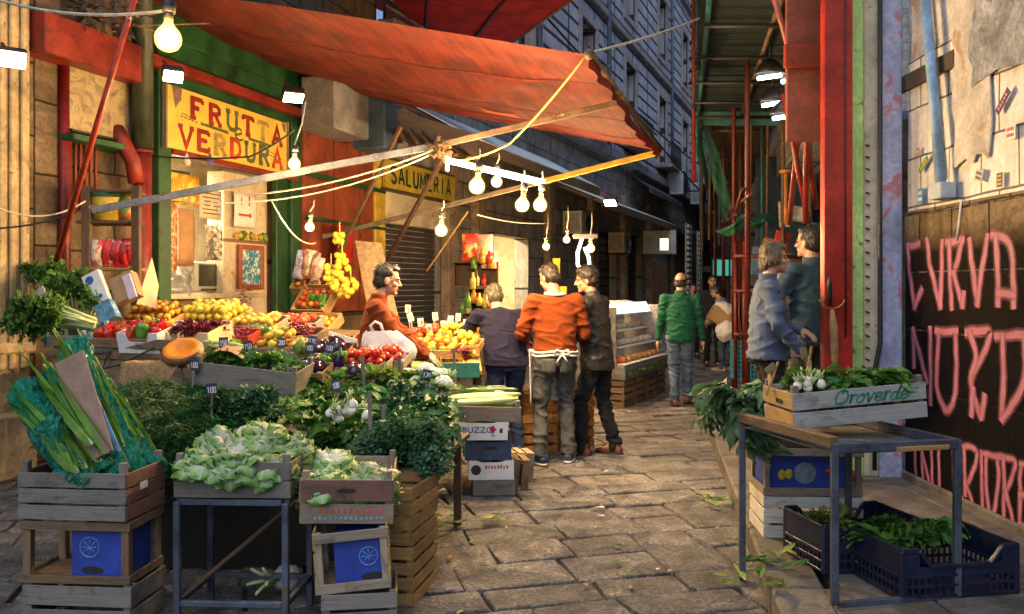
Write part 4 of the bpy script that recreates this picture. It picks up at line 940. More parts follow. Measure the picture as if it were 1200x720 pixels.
aircon(on2(676, 262, .5), F2.M, .85, .58, .5, 'cream air conditioner lit by the small far bulbs', pbr('warm_cream_casing', (.60, .53, .36), .5, .15, 4, .1))
aircon(on2(726, 285, .45), F2.M, .85, .62, .5, 'brownish air conditioner right of the curved lamp', pbr('brownish_casing', (.50, .40, .27), .5, .15, 4, .1))
for px, py, lab in ((795, 215, 'grey blue far air conditioner above the dark awning'), (818, 228, 'second far air conditioner beside the street lantern'), (827, 218, 'taller third far air conditioner by the lantern'), (834, 240, 'furthest small air conditioner before the scaffold')):
    aircon(on2(px, py, .6), F2.M, .95, 1.0 if px != 827 else 1.5, .55, lab, pbr('blue_white_casing', (.42, .52, .62), .5, .12, 3, .1))
# street lantern
lt = thing('street_lantern', 'unlit street lantern on a bracket by the far air conditioners', 'lantern', on2(829, 198, 1.2)); c = on2(829, 200, 1.1)
w = MB(); w.lathe([(0, -.5), (.14, -.48), (.3, .2), (.3, .22), (.33, .24)], Matrix.Translation(c), 6); w.build('glass', pbr('lantern_glass', (.25, .33, .42), .2, .2, 3, 0), lt, True)
w = MB(); w.lathe([(.36, .22), (.34, .3), (.15, .5), (.05, .62), (0, .7)], Matrix.Translation(c), 8); w.tube([c+V((0, 0, -.5)), c+V((0, 0, -.9)), c-V((1.0, .3, 1.0))], .04, 8); w.build('iron_frame', blackM, lt, True)
# illuminated panel & lit jamb below it
pn = thing('illuminated_sign', 'small slanted lit panel hanging below the far timber valance', 'sign', on2(775, 284, .9)); c = on2(773, 284, .9)
w = MB(); w.box(c, (1.15, .06, .82), Matrix.Rotation(-.25, 3, 'Z'), .01); w.build('face', pbr('panel_grey', (.40, .42, .46), .4, .3, 3, .1), pn, True)
w = MB(); w.box(c+V((.15, -.06, -.08)), (.3, .02, .42), Matrix.Rotation(-.25, 3, 'Z'), .004); w.build('lit_field', emit('panel_glow', (1, .85, .7), 1.3), pn, True)
w = MB(); w.box(c, (1.22, .05, .05), Matrix.Rotation(-.25, 3, 'Z')); w.box(c+V((0, .02, .43)), (1.22, .07, .05), Matrix.Rotation(-.25, 3, 'Z')); w.box(c+V((0, .02, -.43)), (1.22, .07, .05), Matrix.Rotation(-.25, 3, 'Z')); w.build('frame', blackM, pn, True)
w = MB(); a, b_ = S2(763, .2), S2(782, .2); w.fbox(F2, a, b_, .0, .22, 0, Z2(770, 308, .2), .02); tag(w.build('lit_pier', pbr('rosy_plaster', (.42, .24, .15), .8, .25, 2, .3, 20)), 'rosy plaster pier below the lit panel', 'pier')

# ================================================================= scaffolding on the right
sc = thing('scaffolding', 'dark scaffolding with planked decks, teal edge beam and red tubes over the right side', 'scaffold', (3.6, 11, 0))
def wx(Y): return 2.95+.2*(Y-6.4)
def tubeb(nm, pts, r, m_): w = MB(); w.tube(pts, r, 8); return w.build(nm, m_, sc, True)
for Y in (10.4, 13.2, 16.5, 20.5):
    for off in (.88, .12):
        x = wx(Y)-off; tubeb('post', [(x, Y, 0), (x, Y, 9.5)], .03 if off < .5 else .034, pbr('old_red_tube', (.10, .011, .008), .5, .4, 5, .2, 40) if off > .5 else brownM)
for Yc, z in ((8.6, 4.35), (8.6, 6.4)):
    n = 0; Y = 7.4
    while Y < 13.4:
        w = MB(); w.box((wx(Y)-.72, Y+.11, z+RN.uniform(-.01, .01)), (1.5, .215, .04), Matrix.Rotation(math.atan(.2)*0, 3, 'Z'), .004); w.build('deck_plank', pbr('dark_deck', (.010, .026, .027), .8, .5, 5, .3), sc, True); Y += .235
for z in (4.25, 6.3):
    for off in (1.42, .75, .1): tubeb('ledger', [(wx(7.2)-off, 7.2, z), (wx(13.4)-off, 13.4, z)], .028, teal if off > 1 else brownM)
    for Y in (7.4, 8.6, 9.8, 11, 12.2, 13.3): tubeb('transom', [(wx(Y)-1.5, Y, z-.05), (wx(Y), Y, z-.05)], .024, blackM)
w = MB(); 
for k in range(3): w.beam((wx(13.5)-1.45, 13.5-.02*k, 4.18+.15*k), (wx(13.5)+.25, 13.5-.02*k, 4.18+.15*k), .05, .13)
w.build('edge_beam', pbr('teal_beam', (.07, .20, .22), .5, .3, 4, .2), sc, True)
tubeb('edge_pole', [(wx(13.5)-1.45, 13.5, 3.6), (wx(13.5)-1.45, 13.5, 11)], .035, teal); tubeb('edge_pole', [(wx(13.4)-1.52, 13.3, 3.2), (wx(13.4)-1.52, 13.3, 11)], .03, darkred)
tubeb('brace', [(wx(13.5)-1.45, 13.6, 4.1), (wx(19)-1.0, 19, 3.3)], .05, greenP)
for a, b_ in (((905, -10, 7.2), (934, 90, 7.6)), ((934, 90, 7.6), (957, 245, 7.4)), ((918, 110, 7.3), (948, 262, 7.5)), ((938, 130, 7.5), (925, 262, 8.5)), ((946, 60, 7.2), (944, 262, 7.4))):
    tubeb('strut', [P(*a), P(*b_)], .026, darkred if a[1] > 40 else pbr('pinkish_red_metal', (.42, .13, .12), .45, .3, 5, .2))
w = MB(); w.box(P(944, 70, 7.0), (.32, .05, 1.35)); w.build('side_panel', pbr('brownish_red_panel', (.24, .05, .035), .6, .3, 3, .2), sc, True)
w = MB(); w.box(P(945, 66, 6.96), (.36, .06, .19)); w.build('cross_rail', redP, sc, True)
for k in range(16):                     # the denser lattice further back
    Y = 13.6+k*.55; z0_ = 2.3+RN.uniform(-.2, .2); x = wx(Y)-RN.choice((.3, .6, .95, 1.2)); tubeb('thin_pole', [(x, Y, 0 if k % 3 else 2.4), (x+RN.uniform(-.1, .1), Y, 9)], .022, RN.choice((brownM, MATS['old_red_tube'], teal)))
for k in range(9):
    Y = 9+k*1.3; tubeb('guard_rail', [(wx(Y)-1.3, Y, 4.9+.5*(k % 3)), (wx(Y+1.6)-.2, Y+1.6, 5.3+.5*((k+1) % 3))], .02, RN.choice((brownM, teal, MATS['old_red_tube'])))
    tubeb('guard_rail', [(wx(Y)-.95, Y, 2.55+.2*(k % 2)), (wx(Y+1.3)-.95, Y+1.3, 2.6)], .02, MATS['old_red_tube'])
for k in range(6):
    Y = 14+k*1.1; w = MB(); w.box((wx(Y)-.7, Y, 6.3), (1.5, .95, .04), None, .004); w.build('deck_board', MATS['dark_deck'], sc, True)
# brown boarding and net behind
n0 = thing('debris_board', 'sloping brown boarded fan hung below the teal edge beam', 'boarding', (4, 16, 3)); 
A, B, C, D = P(820, 132, 13.9), P(905, 132, 13.9), P(892, 240, 24), P(848, 240, 24)
for k in range(11):
    t0, t1 = k/11, (k+.93)/11; w = MB(); w.poly([A.lerp(B, t0), A.lerp(B, t1), D.lerp(C, t1), D.lerp(C, t0)]); w.build('board', woodD, n0, True, .03)
for k in range(4):
    w = MB(); t = .1+k*.25; w.tube([A.lerp(D, t)-V((0, 0, .06)), B.lerp(C, t)-V((0, 0, .06))], .03, 6); w.build('batten', brownM, n0, True)
netm, nt, b = newmat('green_net'); b.inputs['Base Color'].default_value = (.008, .085, .05, 1); b.inputs['Roughness'].default_value = .7; nf = noisetex(nt, coord(nt, 'Object'), 130, 1); nt.links.new(ramp(nt, nf, [(.42, .25), (.5, 1.0)]), b.inputs['Alpha'])
w = MB(); c0 = P(878, 258, 11.6)
def netf(u, v):
    a = u*6.283; p = V(((.30+.05*math.sin(3*a))*math.cos(a)*(.4+.9*math.sin(math.pi*v)), .14*math.sin(a)*math.sin(math.pi*v), -.02+.26*(v-.5)))
    return c0+p+V((.10*noise.noise(p*6), .08*noise.noise(p*7+V((3, 0, 0))), .12*noise.noise(p*5+V((0, 9, 0)))-.22*max(0, -p.x)*1.2+.1*p.x))
w.grid(netf, 40, 16); tag(w.build('net_bundle', netm), 'bunched green debris net hanging on the scaffold rail', 'net')
w = MB(); n1, n2, n3, n4 = P(816, 150, 13.6), P(833, 150, 13.6), P(862, 250, 13.6), P(850, 262, 13.6); w.grid(lambda u, v: n1.lerp(n2, u).lerp(n4.lerp(n3, u), v)+V((0, .1*noise.noise(V((u*4, v*6, 2))), 0)), 6, 14); tag(w.build('net_strip', netm), 'long strip of green netting hanging from the teal beam', 'net')
# tube lamps with hoods
for px, py, Y, wd, lab in ((902, 90, 9.0, .25, 'upper left tube lamp under the scaffold deck'), (925, 94, 9.2, .16, 'upper right paired tube lamp under the scaffold deck'), (905, 122, 9.6, .22, 'lower left tube lamp under the scaffold deck'), (920, 137, 9.2, .26, 'lowest hooded tube lamp above the talking men')):
    o = thing('tube_lamp', lab, 'lamp', P(px, py, Y)); c = P(px, py, Y); rt = Matrix.Rotation(rad(-8), 4, 'Y')
    w = MB(); w.tube([c+V((-wd/2, 0, -.02)), c+V((wd/2, .02, .02))], .022, 8); w.build('tube', coolE, o, True)
    w = MB(); w.lathe([(wd*.62, .02), (wd*.6, .06), (wd*.4, .13), (.04, .18), (0, .18)], Matrix.Translation(c), 14); w.build('hood', blackM, o, True, .008)
    w = MB(); w.tube([c+V((0, 0, .18)), (c.x, c.y, 4.2)], .006, 5); w.build('cord', cableB, o, True)
w = MB(); w.tube([P(921, 262, 12), P(921, 204, 12)], .03, 8); w.lathe([(0, .0), (.10, .01), (.10, .04), (0, .06)], Matrix.Translation(P(921, 203, 12)), 12); tag(w.build('stand_lamp', pbr('orange_brown_pole', (.5, .2, .05), .5, .2, 5, .1)), 'thin orange post with a flat cap behind the talking men', 'lamp')
# market frame and stall on the right beyond
rf = thing('stall_rack', 'red tubular stall rack with bars behind the grey haired man', 'rack', P(885, 450, 12.3))
for x in (862, 872, 897, 916, 938): w = MB(); w.tube([P(x, 455 if x < 880 else 440, 12.4), P(x, 283, 12.4)], .03 if x < 880 else .022, 8); w.build('upright', MATS['old_red_tube'], rf, True)
for y in (300, 341, 392): w = MB(); w.tube([P(860, y, 12.35), P(960, y+2, 12.35)], .028, 8); w.build('rail', MATS['old_red_tube'], rf, True)
for k in range(9): w = MB(); x = 866+k*9; w.tube([P(x, 395, 12.3), P(x, 342, 12.3)], .012, 6); w.build('thin_bar', MATS['old_red_tube'], rf, True)
bc = [(.55, .05, .03), (.6, .5, .3), (.1, .2, .4), (.6, .28, .05), (.7, .68, .6)]
for k in range(12):
    x = 890+RN.uniform(0, 70); y = RN.uniform(250, 345); c_ = RN.choice(bc); w = MB(); w.box(P(x, y, 13.2+RN.uniform(0, .6)), (RN.uniform(.15, .35), .04, RN.uniform(.2, .5)), Matrix.Rotation(RN.uniform(-.2, .2), 3, 'Y'), .01)
    tag(w.build('hanging_packet', pbr('packet_%d' % bc.index(c_), c_, .5, .4, 18, .2)), 'packet of goods hanging behind the red stall rack', 'packet', 'packets hanging behind the red rack')
w = MB(); w.box(P(915, 240, 15.2), (.9, .03, 1.7), None, .01); tag(w.build('blue_sheet', pbr('blue_tarp', (.03, .06, .12), .6, .4, 3, .5, 8)), 'blue sheet hanging at the back behind the red rack', 'tarpaulin')
bk = thing('plastic_basket', 'turquoise plastic basket full of sticks at the foot of the red rack', 'basket', P(876, 446, 13)); c = P(876, 446, 13); w = MB()
for k in range(9):
    w.box(c+V((-.2+.05*k, -.18, .32)), (.016, .012, .6)); w.box(c+V((-.21, -.17+.045*k, .32)), (.012, .016, .6))
for k in range(9): w.box(c+V((0, -.18, .04+.07*k)), (.43, .014, .016)); w.box(c+V((-.21, 0, .04+.07*k)), (.014, .36, .016))
w.build('lattice', pbr('turquoise_plastic', (.04, .26, .38), .4, .15, 5, .1), bk, True)
w = MB(); w.box(c+V((0, 0, .32)), (.38, .3, .56)); w.build('liner', pbr('dark_blue_plastic', (.02, .06, .1), .6, .2, 5, 0), bk, True)
for k in range(7): w = MB(); w.tube([c+V((-.15+.05*k, -.05, .5)), c+V((-.18+.06*k, .02, 1.0+RN.uniform(-.1, .05)))], .016, 6); tag(w.build('broom_stick', woodD), 'brown stick standing in the turquoise basket', 'stick', 'sticks in the turquoise basket')

# ================================================================= camera and light
cam = bpy.data.cameras.new('camera'); co = bpy.data.objects.new('camera', cam); COL.objects.link(co); SC.camera = co
co.location = (0, 0, CAMZ); co.rotation_euler = (rad(90), 0, 0); cam.sensor_width = 36; cam.lens = 30; cam.shift_y = -25/1200; cam.clip_end = 400
wd = bpy.data.worlds.new('World'); SC.world = wd; wd.use_nodes = True; nt = wd.node_tree; bg = nt.nodes['Background']
sky = nt.nodes.new('ShaderNodeTexSky'); sky.sky_type = 'NISHITA'; sky.sun_disc = False; sky.sun_elevation = rad(SUN_EL); sky.sun_rotation = rad(SUN_ROT); sky.air_density = 1.0; sky.dust_density = 2.0; sky.ozone_density = 2.5
nt.links.new(sky.outputs[0], bg.inputs[0]); bg.inputs[1].default_value = SKY
sl = bpy.data.lights.new('sun', 'SUN'); so = bpy.data.objects.new('sun', sl); COL.objects.link(so); sl.energy = SUN; sl.angle = rad(SUN_ANG); sl.color = SUNCOL
d = V((math.sin(rad(SUN_ROT))*math.cos(rad(SUN_EL2)), math.cos(rad(SUN_ROT))*math.cos(rad(SUN_EL2)), math.sin(rad(SUN_EL2)))); so.rotation_euler = d.to_track_quat('Z', 'Y').to_euler()
SC.view_settings.view_transform = 'Standard'; SC.view_settings.look = 'None'; SC.view_settings.gamma = 1; SC.view_settings.exposure = EXPO; SC.view_settings.use_curve_mapping = False
SC.render.engine = 'CYCLES'; SC.cycles.use_denoising = True; SC.cycles.max_bounces = 7; SC.cycles.diffuse_bounces = 4; SC.cycles.glossy_bounces = 3; SC.cycles.transparent_max_bounces = 8; SC.cycles.sample_clamp_indirect = 6; SC.cycles.caustics_reflective = False; SC.cycles.caustics_refractive = False
# ================================================================= produce kit
def leafmat(name, g1, g2, rib, ribw=.10, white=0.0, tr=.25, rough=.5, ribs=True, whitecol=(.75, .78, .62)):
    m, nt, b = newmat(name); uv = coord(nt, 'UV'); sx = _n(nt, 'ShaderNodeSeparateXYZ'); nt.links.new(uv, sx.inputs[0])
    oc = coord(nt, 'Object'); f = noisetex(nt, oc, 14, 5, .6)
    c = ramp(nt, f, [(.3, g1), (.7, g2)])
    du = math_(nt, 'ABSOLUTE', math_(nt, 'SUBTRACT', sx.outputs[0], .5))
    vein = math_(nt, 'ABSOLUTE', math_(nt, 'SINE', math_(nt, 'MULTIPLY', math_(nt, 'SUBTRACT', sx.outputs[1], math_(nt, 'MULTIPLY', du, .8)), 26.0)))
    c = mixc(nt, ramp(nt, vein, [(.0, .35), (.18, 0.0)]), c, rib)
    w_ = math_(nt, 'MULTIPLY', math_(nt, 'SUBTRACT', 1.1, sx.outputs[1]), ribw)
    c = mixc(nt, ramp(nt, math_(nt, 'ADD', math_(nt, 'SUBTRACT', w_, du), .5), [(.49, 0.0), (.53, 1.0)]), c, rib)
    if white: 
        wv = math_(nt, 'ADD', sx.outputs[1], math_(nt, 'ADD', math_(nt, 'MULTIPLY', du, .5), math_(nt, 'MULTIPLY', math_(nt, 'SUBTRACT', f, .5), .3)))
        c = mixc(nt, ramp(nt, wv, [(white*.55, 1.0), (white*1.25, 0.0)]), c, whitecol)
    c = randomtone(nt, c, .18, .012)
    nt.links.new(c, b.inputs['Base Color']); b.inputs['Roughness'].default_value = rough
    bumpit(nt, b, math_(nt, 'ADD', vein, noisetex(nt, oc, 60, 4, .6)), .35, .004); translucent(nt, b, c, tr); return m
def leaf(mb, base, d, up, L, W, droop=.8, ruf=.1, cup=.3, nu=4, nv=7, seed=0, p=.75, stem=.0, fr=9, twist=0, rnd=False):
    d = V(d).normalized(); side = d.cross(V(up)).normalized(); n = side.cross(d); pos = V(base); st = []
    for j in range(nv+1):
        st.append((pos.copy(), side.copy(), n.copy())); pos = pos+d*(L/nv); R_ = Matrix.Rotation(-droop/nv, 3, side); d = R_@d; n = R_@n
        if twist: R2 = Matrix.Rotation(twist/nv, 3, d); side = R2@side; n = R2@n
    def f(u, v):
        q, s_, n_ = st[int(round(v*nv))]; t = max(.0, (v-stem)/(1-stem)) if stem else v
        w_ = W*max(.07 if v < 1 else .05, math.sin(math.pi*(t*.94+.03)**p)) if v >= stem else W*.09
        if rnd: w_ = W*((.22+.78*math.sin(1.5708*min(1, v/.62)))*(1 if v < .72 else math.sqrt(max(.04, 1-((v-.72)/.29)**2))))
        x = (u-.5)*w_; e = abs(2*u-1)
        return q+s_*x+n_*(cup*W*(e*e-.3)*.5+ruf*W*(e**3 if rnd else e*e)*(math.sin(fr*v+seed*2.1+u*4)+(.6*math.sin(fr*2.3*v+seed+(9*u)) if rnd else 0))+(.05*W*noise.noise(V((u*5+seed, v*6, seed))) if rnd else 0)*(1 if v >= stem else 0))
    mb.grid(f, nu, nv); return mb
lfA = leafmat('lettuce_leaf', (.12, .32, .05), (.32, .50, .13), (.70, .74, .60), .07, .78, .3, whitecol=(.76, .80, .68))
lfB = leafmat('dark_leaf', (.016, .075, .014), (.065, .19, .035), (.18, .28, .10), .05, 0, .2)
lfC = leafmat('mid_green_leaf', (.04, .14, .02), (.11, .27, .04), (.30, .36, .14), .06, .12, .25)
lfD = leafmat('bluish_leaf', (.025, .10, .045), (.075, .21, .085), (.24, .36, .24), .05, 0, .2)
lfE = leafmat('yellowish_leaf', (.12, .22, .03), (.25, .34, .06), (.5, .52, .26), .08, .2, .3)
lfF = leafmat('grey_green_leaf', (.05, .13, .055), (.13, .23, .10), (.27, .36, .2), .04, 0, .25)
frond = pbr('frond_green', (.006, .06, .012), .5, .5, 9, 0, rnd=.35, col2=(.04, .19, .035))
stalk = pbr('pale_stalk', (.35, .48, .16), .45, .25, 9, .1, rnd=.1, col2=(.6, .66, .38)); whiteV = pbr('white_vegetable', (.74, .72, .62), .5, .12, 9, .3, 40, rnd=.08)
def lettuce(seed):
    r_ = random.Random(seed); mb = MB()
    for k in range(34):
        a = k*2.399+r_.uniform(-.25, .25); t = k/34; el = rad(70-80*t**.7+r_.uniform(-10, 10)); d = (math.cos(a)*math.cos(el), math.sin(a)*math.cos(el), math.sin(el))
        leaf(mb, (math.cos(a)*.012, math.sin(a)*.012, .055+.03*(1-t)), d, (-math.cos(a)*math.sin(el), -math.sin(a)*math.sin(el), math.cos(el)), (.075+.10*t)*r_.uniform(.85, 1.15), (.09+.06*t)*r_.uniform(.9, 1.1), r_.uniform(1.2, 2.1), .2, -.4, 14, 12, seed+k, fr=24, rnd=True)
    return mb.data('lettuce', lfA)
def single(name, me, lab, cat, group=None):
    o = bpy.data.objects.new(name, me); COL.objects.link(o); return tag(o, lab, cat, group)
def bunch_mesh(kind, seed):
    r_ = random.Random(seed); mb = MB()
    if kind == 'broad':
        for k in range(34):
            a = r_.uniform(-1.1, 1.1); el = r_.uniform(-.15, .7); d = (math.cos(a)*math.cos(el), math.sin(a)*math.cos(el)*.8, math.sin(el))
            leaf(mb, (-.1+r_.uniform(-.03, .03), r_.uniform(-.05, .05), r_.uniform(.0, .05)), d, (0, 0, 1), r_.uniform(.13, .27), r_.uniform(.05, .085), r_.uniform(.5, 1.7), .22, .3, 4, 9, k, .55, .28, 17, r_.uniform(-1.2, 1.2))
        for k in range(9): mb.mat(1).tube([(-.17, r_.uniform(-.04, .04), r_.uniform(0, .05)), (-.05, r_.uniform(-.03, .03), .03)], .007, 5)
    elif kind == 'curly':
        for k in range(34):
            a = k*2.4; el = r_.uniform(0, 1.3); d = (math.cos(a)*math.cos(el), math.sin(a)*math.cos(el), math.sin(el)); leaf(mb, (0, 0, .02), d, (-math.cos(a)*math.sin(el), -math.sin(a)*math.sin(el), math.cos(el)), r_.uniform(.1, .17), r_.uniform(.05, .09), r_.uniform(.4, 1.5), .28, .3, 4, 6, k, .7, .2, 15, r_.uniform(-.6, .6))
    elif kind == 'parsley':
        for k in range(130):
            a = r_.uniform(0, 6.28); el = r_.uniform(.1, 1.45); L = r_.uniform(.10, .2); d = V((math.cos(a)*math.cos(el), math.sin(a)*math.cos(el), math.sin(el))); e = d*L-V((0, 0, .3*L*L*8*math.cos(el)*.3)); 
            for q in range(3): leaf(mb, e+V((r_.gauss(0, .012), r_.gauss(0, .012), r_.gauss(0, .012))), d+V((r_.gauss(0, .7), r_.gauss(0, .7), r_.gauss(0, .5))), (0, .1, 1), r_.uniform(.03, .055), r_.uniform(.025, .045), .8, .2, .2, 2, 3, k, .7)
    elif kind == 'frond':
        for k in range(150):
            a = r_.gauss(0, .55); el = r_.uniform(-.25, .6); L = r_.uniform(.22, .42); d = V((math.cos(a)*math.cos(el), math.sin(a)*math.cos(el), math.sin(el))); p0 = V((-.12, r_.uniform(-.1, .1), r_.uniform(0, .11))); pts = [p0+d*L*t-V((0, 0, .35*L*t*t)) for t in (0, .35, .7, 1)]
            mb.tube(pts, [.0036, .0032, .0026, .001], 3, False)
            for q in range(9):
                t = r_.uniform(.25, 1); c_ = p0+d*L*t-V((0, 0, .35*L*t*t)); e = (d+V((r_.gauss(0, .5), r_.gauss(0, .5), r_.gauss(0, .5)))).normalized()*r_.uniform(.04, .08); mb.tube([c_, c_+e*.6, c_+e-V((0, 0, .008))], [.0024, .002, .0009], 3, False)
    elif kind == 'long':                    # long drooping grey green leaves
        for k in range(26):
            a = r_.uniform(-1.2, 1.2); el = r_.uniform(-.1, .8); leaf(mb, (-.12, r_.uniform(-.05, .05), r_.uniform(0, .05)), (math.cos(a)*math.cos(el), math.sin(a)*math.cos(el), math.sin(el)), (0, 0, 1), r_.uniform(.2, .34), r_.uniform(.055, .095), r_.uniform(.9, 2.3), .18, .3, 4, 9, k, .6, .2, 13, r_.uniform(-.8, .8))
    elif kind == 'celery':
        for k in range(13):
            a = k*2.4; r0 = .012+.0022*k; b_ = V((r0*math.cos(a), r0*math.sin(a), 0)); L = r_.uniform(.26, .36); sp_ = r_.uniform(.02, .09); t_ = V((b_.x+sp_*math.cos(a), b_.y+sp_*math.sin(a), L)); mb.mat(1).tube([b_, b_.lerp(t_, .5)+V((0, 0, .01)), t_], [.016, .012, .007], 7)
            for q in range(9):
                e = t_+V((r_.gauss(0, .03), r_.gauss(0, .03), r_.uniform(-.06, .06))); mb.mat(0); leaf(mb, e, V((math.cos(a)*.7+r_.gauss(0, .6), math.sin(a)*.7+r_.gauss(0, .6), r_.uniform(.2, 1.2))), (r_.gauss(0, .3), .2, 1), r_.uniform(.05, .09), r_.uniform(.045, .07), 1.0, .25, .3, 3, 4, k, .7)
    return mb
SRC = {}
def reg(key, name, data, cat):
    SRC[key] = (name, data, cat)
for i in range(4): reg('lettuce%d' % i, 'lettuce_head', lettuce(20+i*7), 'lettuce')
for i in range(3):
    reg('broadB%d' % i, 'leafy_bunch', bunch_mesh('broad', 3+i).data('broad', [lfB, stalk]), 'greens'); reg('broadC%d' % i, 'leafy_bunch', bunch_mesh('broad', 33+i).data('broad', [lfC, stalk]), 'greens'); reg('broadD%d' % i, 'leafy_bunch', bunch_mesh('broad', 43+i).data('broad', [lfD, stalk]), 'greens')
    reg('frond%d' % i, 'fennel_fronds', bunch_mesh('frond', 63+i).data('frond', frond), 'herbs')
    reg('long%d' % i, 'leafy_bunch', bunch_mesh('long', 73+i).data('long', [lfF, stalk]), 'greens')
    reg('longC%d' % i, 'leafy_bunch', bunch_mesh('long', 93+i).data('long', [lfC, stalk]), 'greens')
for i in range(2):
    reg('curlyE%d' % i, 'curly_lettuce', bunch_mesh('curly', 53+i).data('curly', lfE), 'lettuce'); reg('curlyC%d' % i, 'leafy_bunch', bunch_mesh('curly', 58+i).data('curly', lfC), 'greens')
    reg('parsley%d' % i, 'parsley_bunch', bunch_mesh('parsley', 83+i).data('parsley', lfD), 'herbs'); reg('celery%d' % i, 'celery_bunch', bunch_mesh('celery', 88+i).data('celery', [lfC, stalk]), 'celery')
def fruit(prof, seg=14, fn=None, stem=None):
    mb = MB(); mb.lathe(prof, None, seg, fn)
    if stem: mb.mat(1).lathe(stem, None, 7)
    return mb
sph = [(0, -1), (.38, -.92), (.71, -.71), (.92, -.38), (1, 0), (.93, .36), (.72, .68), (.4, .88), (.14, .93), (0, .90)]
def scl(p, r, z): return [(a*r, b_*z) for a, b_ in p]
stemM = pbr('stem_green', (.07, .14, .03), .6, .3, 20, 0); stem0 = [(0, .85), (.3, .93), (.12, .98), (.08, 1.15), (0, 1.15)]
def fm(name, col, col2, rough=.35, bump=.1, sc=9): return pbr(name, col, rough, .2, sc, bump, 70, rnd=.14, hue=.012, col2=col2)
reg('lemon', 'lemon', fruit(scl([(0, -1.22), (.13, -1.17), (.25, -1.02), (.6, -.8), (.9, -.4), (1, 0), (.9, .4), (.6, .8), (.25, 1.02), (.12, 1.2), (0, 1.22)], .034, .034)).data('lemon', fm('lemon_skin', (.52, .35, .02), (.64, .48, .04), .4, .25)), 'lemon')
reg('orange', 'orange', fruit(scl(sph, .038, .036), stem=scl(stem0, .02, .036)).data('orange', [fm('orange_skin', (.72, .24, .012), (.82, .34, .03), .42, .3), stemM]), 'orange')
reg('mandarin', 'mandarin', fruit(scl(sph, .031, .026), stem=scl(stem0, .016, .026)).data('mandarin', [fm('mandarin_skin', (.75, .22, .012), (.82, .30, .02)), stemM]), 'mandarin')
reg('persimmon', 'persimmon', fruit(scl(sph, .036, .031), stem=scl([(0, .82), (.8, .95), (.5, 1.0), (0, 1.0)], .03, .031)).data('persimmon', [fm('persimmon_skin', (.72, .27, .02), (.78, .40, .05)), stemM]), 'persimmon')
reg('apple', 'apple', fruit(scl([(0, -.86), (.3, -.9), (.62, -.78), (.88, -.4), (1, .1), (.92, .55), (.65, .85), (.3, .84), (.08, .68), (0, .66)], .038, .037), stem=scl([(.05, .6), (.04, 1.1), (0, 1.1)], .04, .037)).data('apple', [fm('red_apple_skin', (.42, .025, .015), (.58, .12, .03), .25, 0), stemM]), 'apple')
reg('yellowapple', 'apple', fruit(scl([(0, -.86), (.3, -.9), (.62, -.78), (.88, -.4), (1, .1), (.92, .55), (.65, .85), (.3, .84), (.08, .68), (0, .66)], .037, .036), stem=scl([(.05, .6), (.04, 1.1), (0, 1.1)], .04, .036)).data('apple', [fm('yellow_apple_skin', (.48, .38, .05), (.60, .48, .08), .3, 0), stemM]), 'apple')
reg('tomato', 'tomato', fruit(scl(sph, .033, .028), 14, lambda a, z: 1+.04*math.cos(5*a), scl([(0, .84), (.75, .86), (.4, .97), (.1, 1.0), (.08, 1.25), (0, 1.25)], .02, .028)).data('tomato', [fm('tomato_skin', (.55, .03, .012), (.68, .08, .02), .2, 0), stemM]), 'tomato')
pp = [(0, -1.2), (.35, -1.22), (.62, -1.05), (.75, -.5), (.9, .2), (1, .7), (.9, 1.0), (.55, 1.12), (.2, 1.0), (0, .98)]
for nm, a, b_ in (('redpepper', (.5, .015, .012), (.62, .04, .015)), ('yellowpepper', (.72, .45, .02), (.8, .55, .04)), ('greenpepper', (.04, .17, .02), (.12, .28, .04))):
    reg(nm, 'bell_pepper', fruit(scl(pp, .045, .048), 18, lambda a_, z: 1+.10*math.cos(4*a_), scl([(.2, .95), (.16, 1.2), (.12, 1.6), (0, 1.6)], .04, .048)).data('pepper', [fm(nm+'_skin', a, b_, .2, 0), stemM]), 'pepper')
reg('aubergine', 'aubergine', fruit([(0, -.085), (.03, -.08), (.05, -.055), (.055, -.02), (.046, .03), (.032, .065), (.022, .08), (0, .082)], 14, None, [(.03, .068), (.026, .085), (.01, .095), (.008, .12), (0, .12)]).data('aubergine', [fm('aubergine_skin', (.012, .005, .02), (.035, .012, .05), .16, 0), stemM]), 'aubergine')
reg('radicchio', 'radicchio', bunch_mesh('curly', 120).data('radicchio', leafmat('radicchio_leaf', (.12, .008, .025), (.24, .02, .05), (.6, .45, .45), .08, .1, .2)), 'radicchio')
mb = MB(); r_ = random.Random(2)
for k in range(46):
    t = r_.random()**.8; a = r_.uniform(0, 6.28); q = .06*(1-t*.75); mb.ell((q*math.cos(a), q*math.sin(a), .03-t*.12+.03), .0125, None, 8, 5)
reg('grapes', 'grape_bunch', mb.data('grapes', fm('red_grape_skin', (.12, .012, .03), (.26, .03, .05), .25, 0)), 'grapes')
mb = MB(); r_ = random.Random(8)
for k in range(70):
    a = k*2.4; z = 1-k/60; q = math.sqrt(max(0, 1-z*z)) if z > -1 else 0; mb.ell((.062*q*math.cos(a), .062*q*math.sin(a), .05+.045*z), r_.uniform(.014, .02), None, 7, 5)
for k in range(11):
    a = k*.571; mb.mat(1); leaf(mb, (.04*math.cos(a), .04*math.sin(a), 0), (math.cos(a)*.7, math.sin(a)*.7, .6), (-math.cos(a), -math.sin(a), .6), .15, .09, .9, .1, .3, 4, 6, k, .7)
reg('cauliflower', 'cauliflower', mb.data('cauliflower', [whiteV, lfC]), 'cauliflower')
mb = MB(); mb.lathe([(0, -.05), (.03, -.048), (.052, -.02), (.05, .015), (.03, .05), (.014, .07)], None, 12, lambda a, z: 1+.07*math.cos(6*a)); 
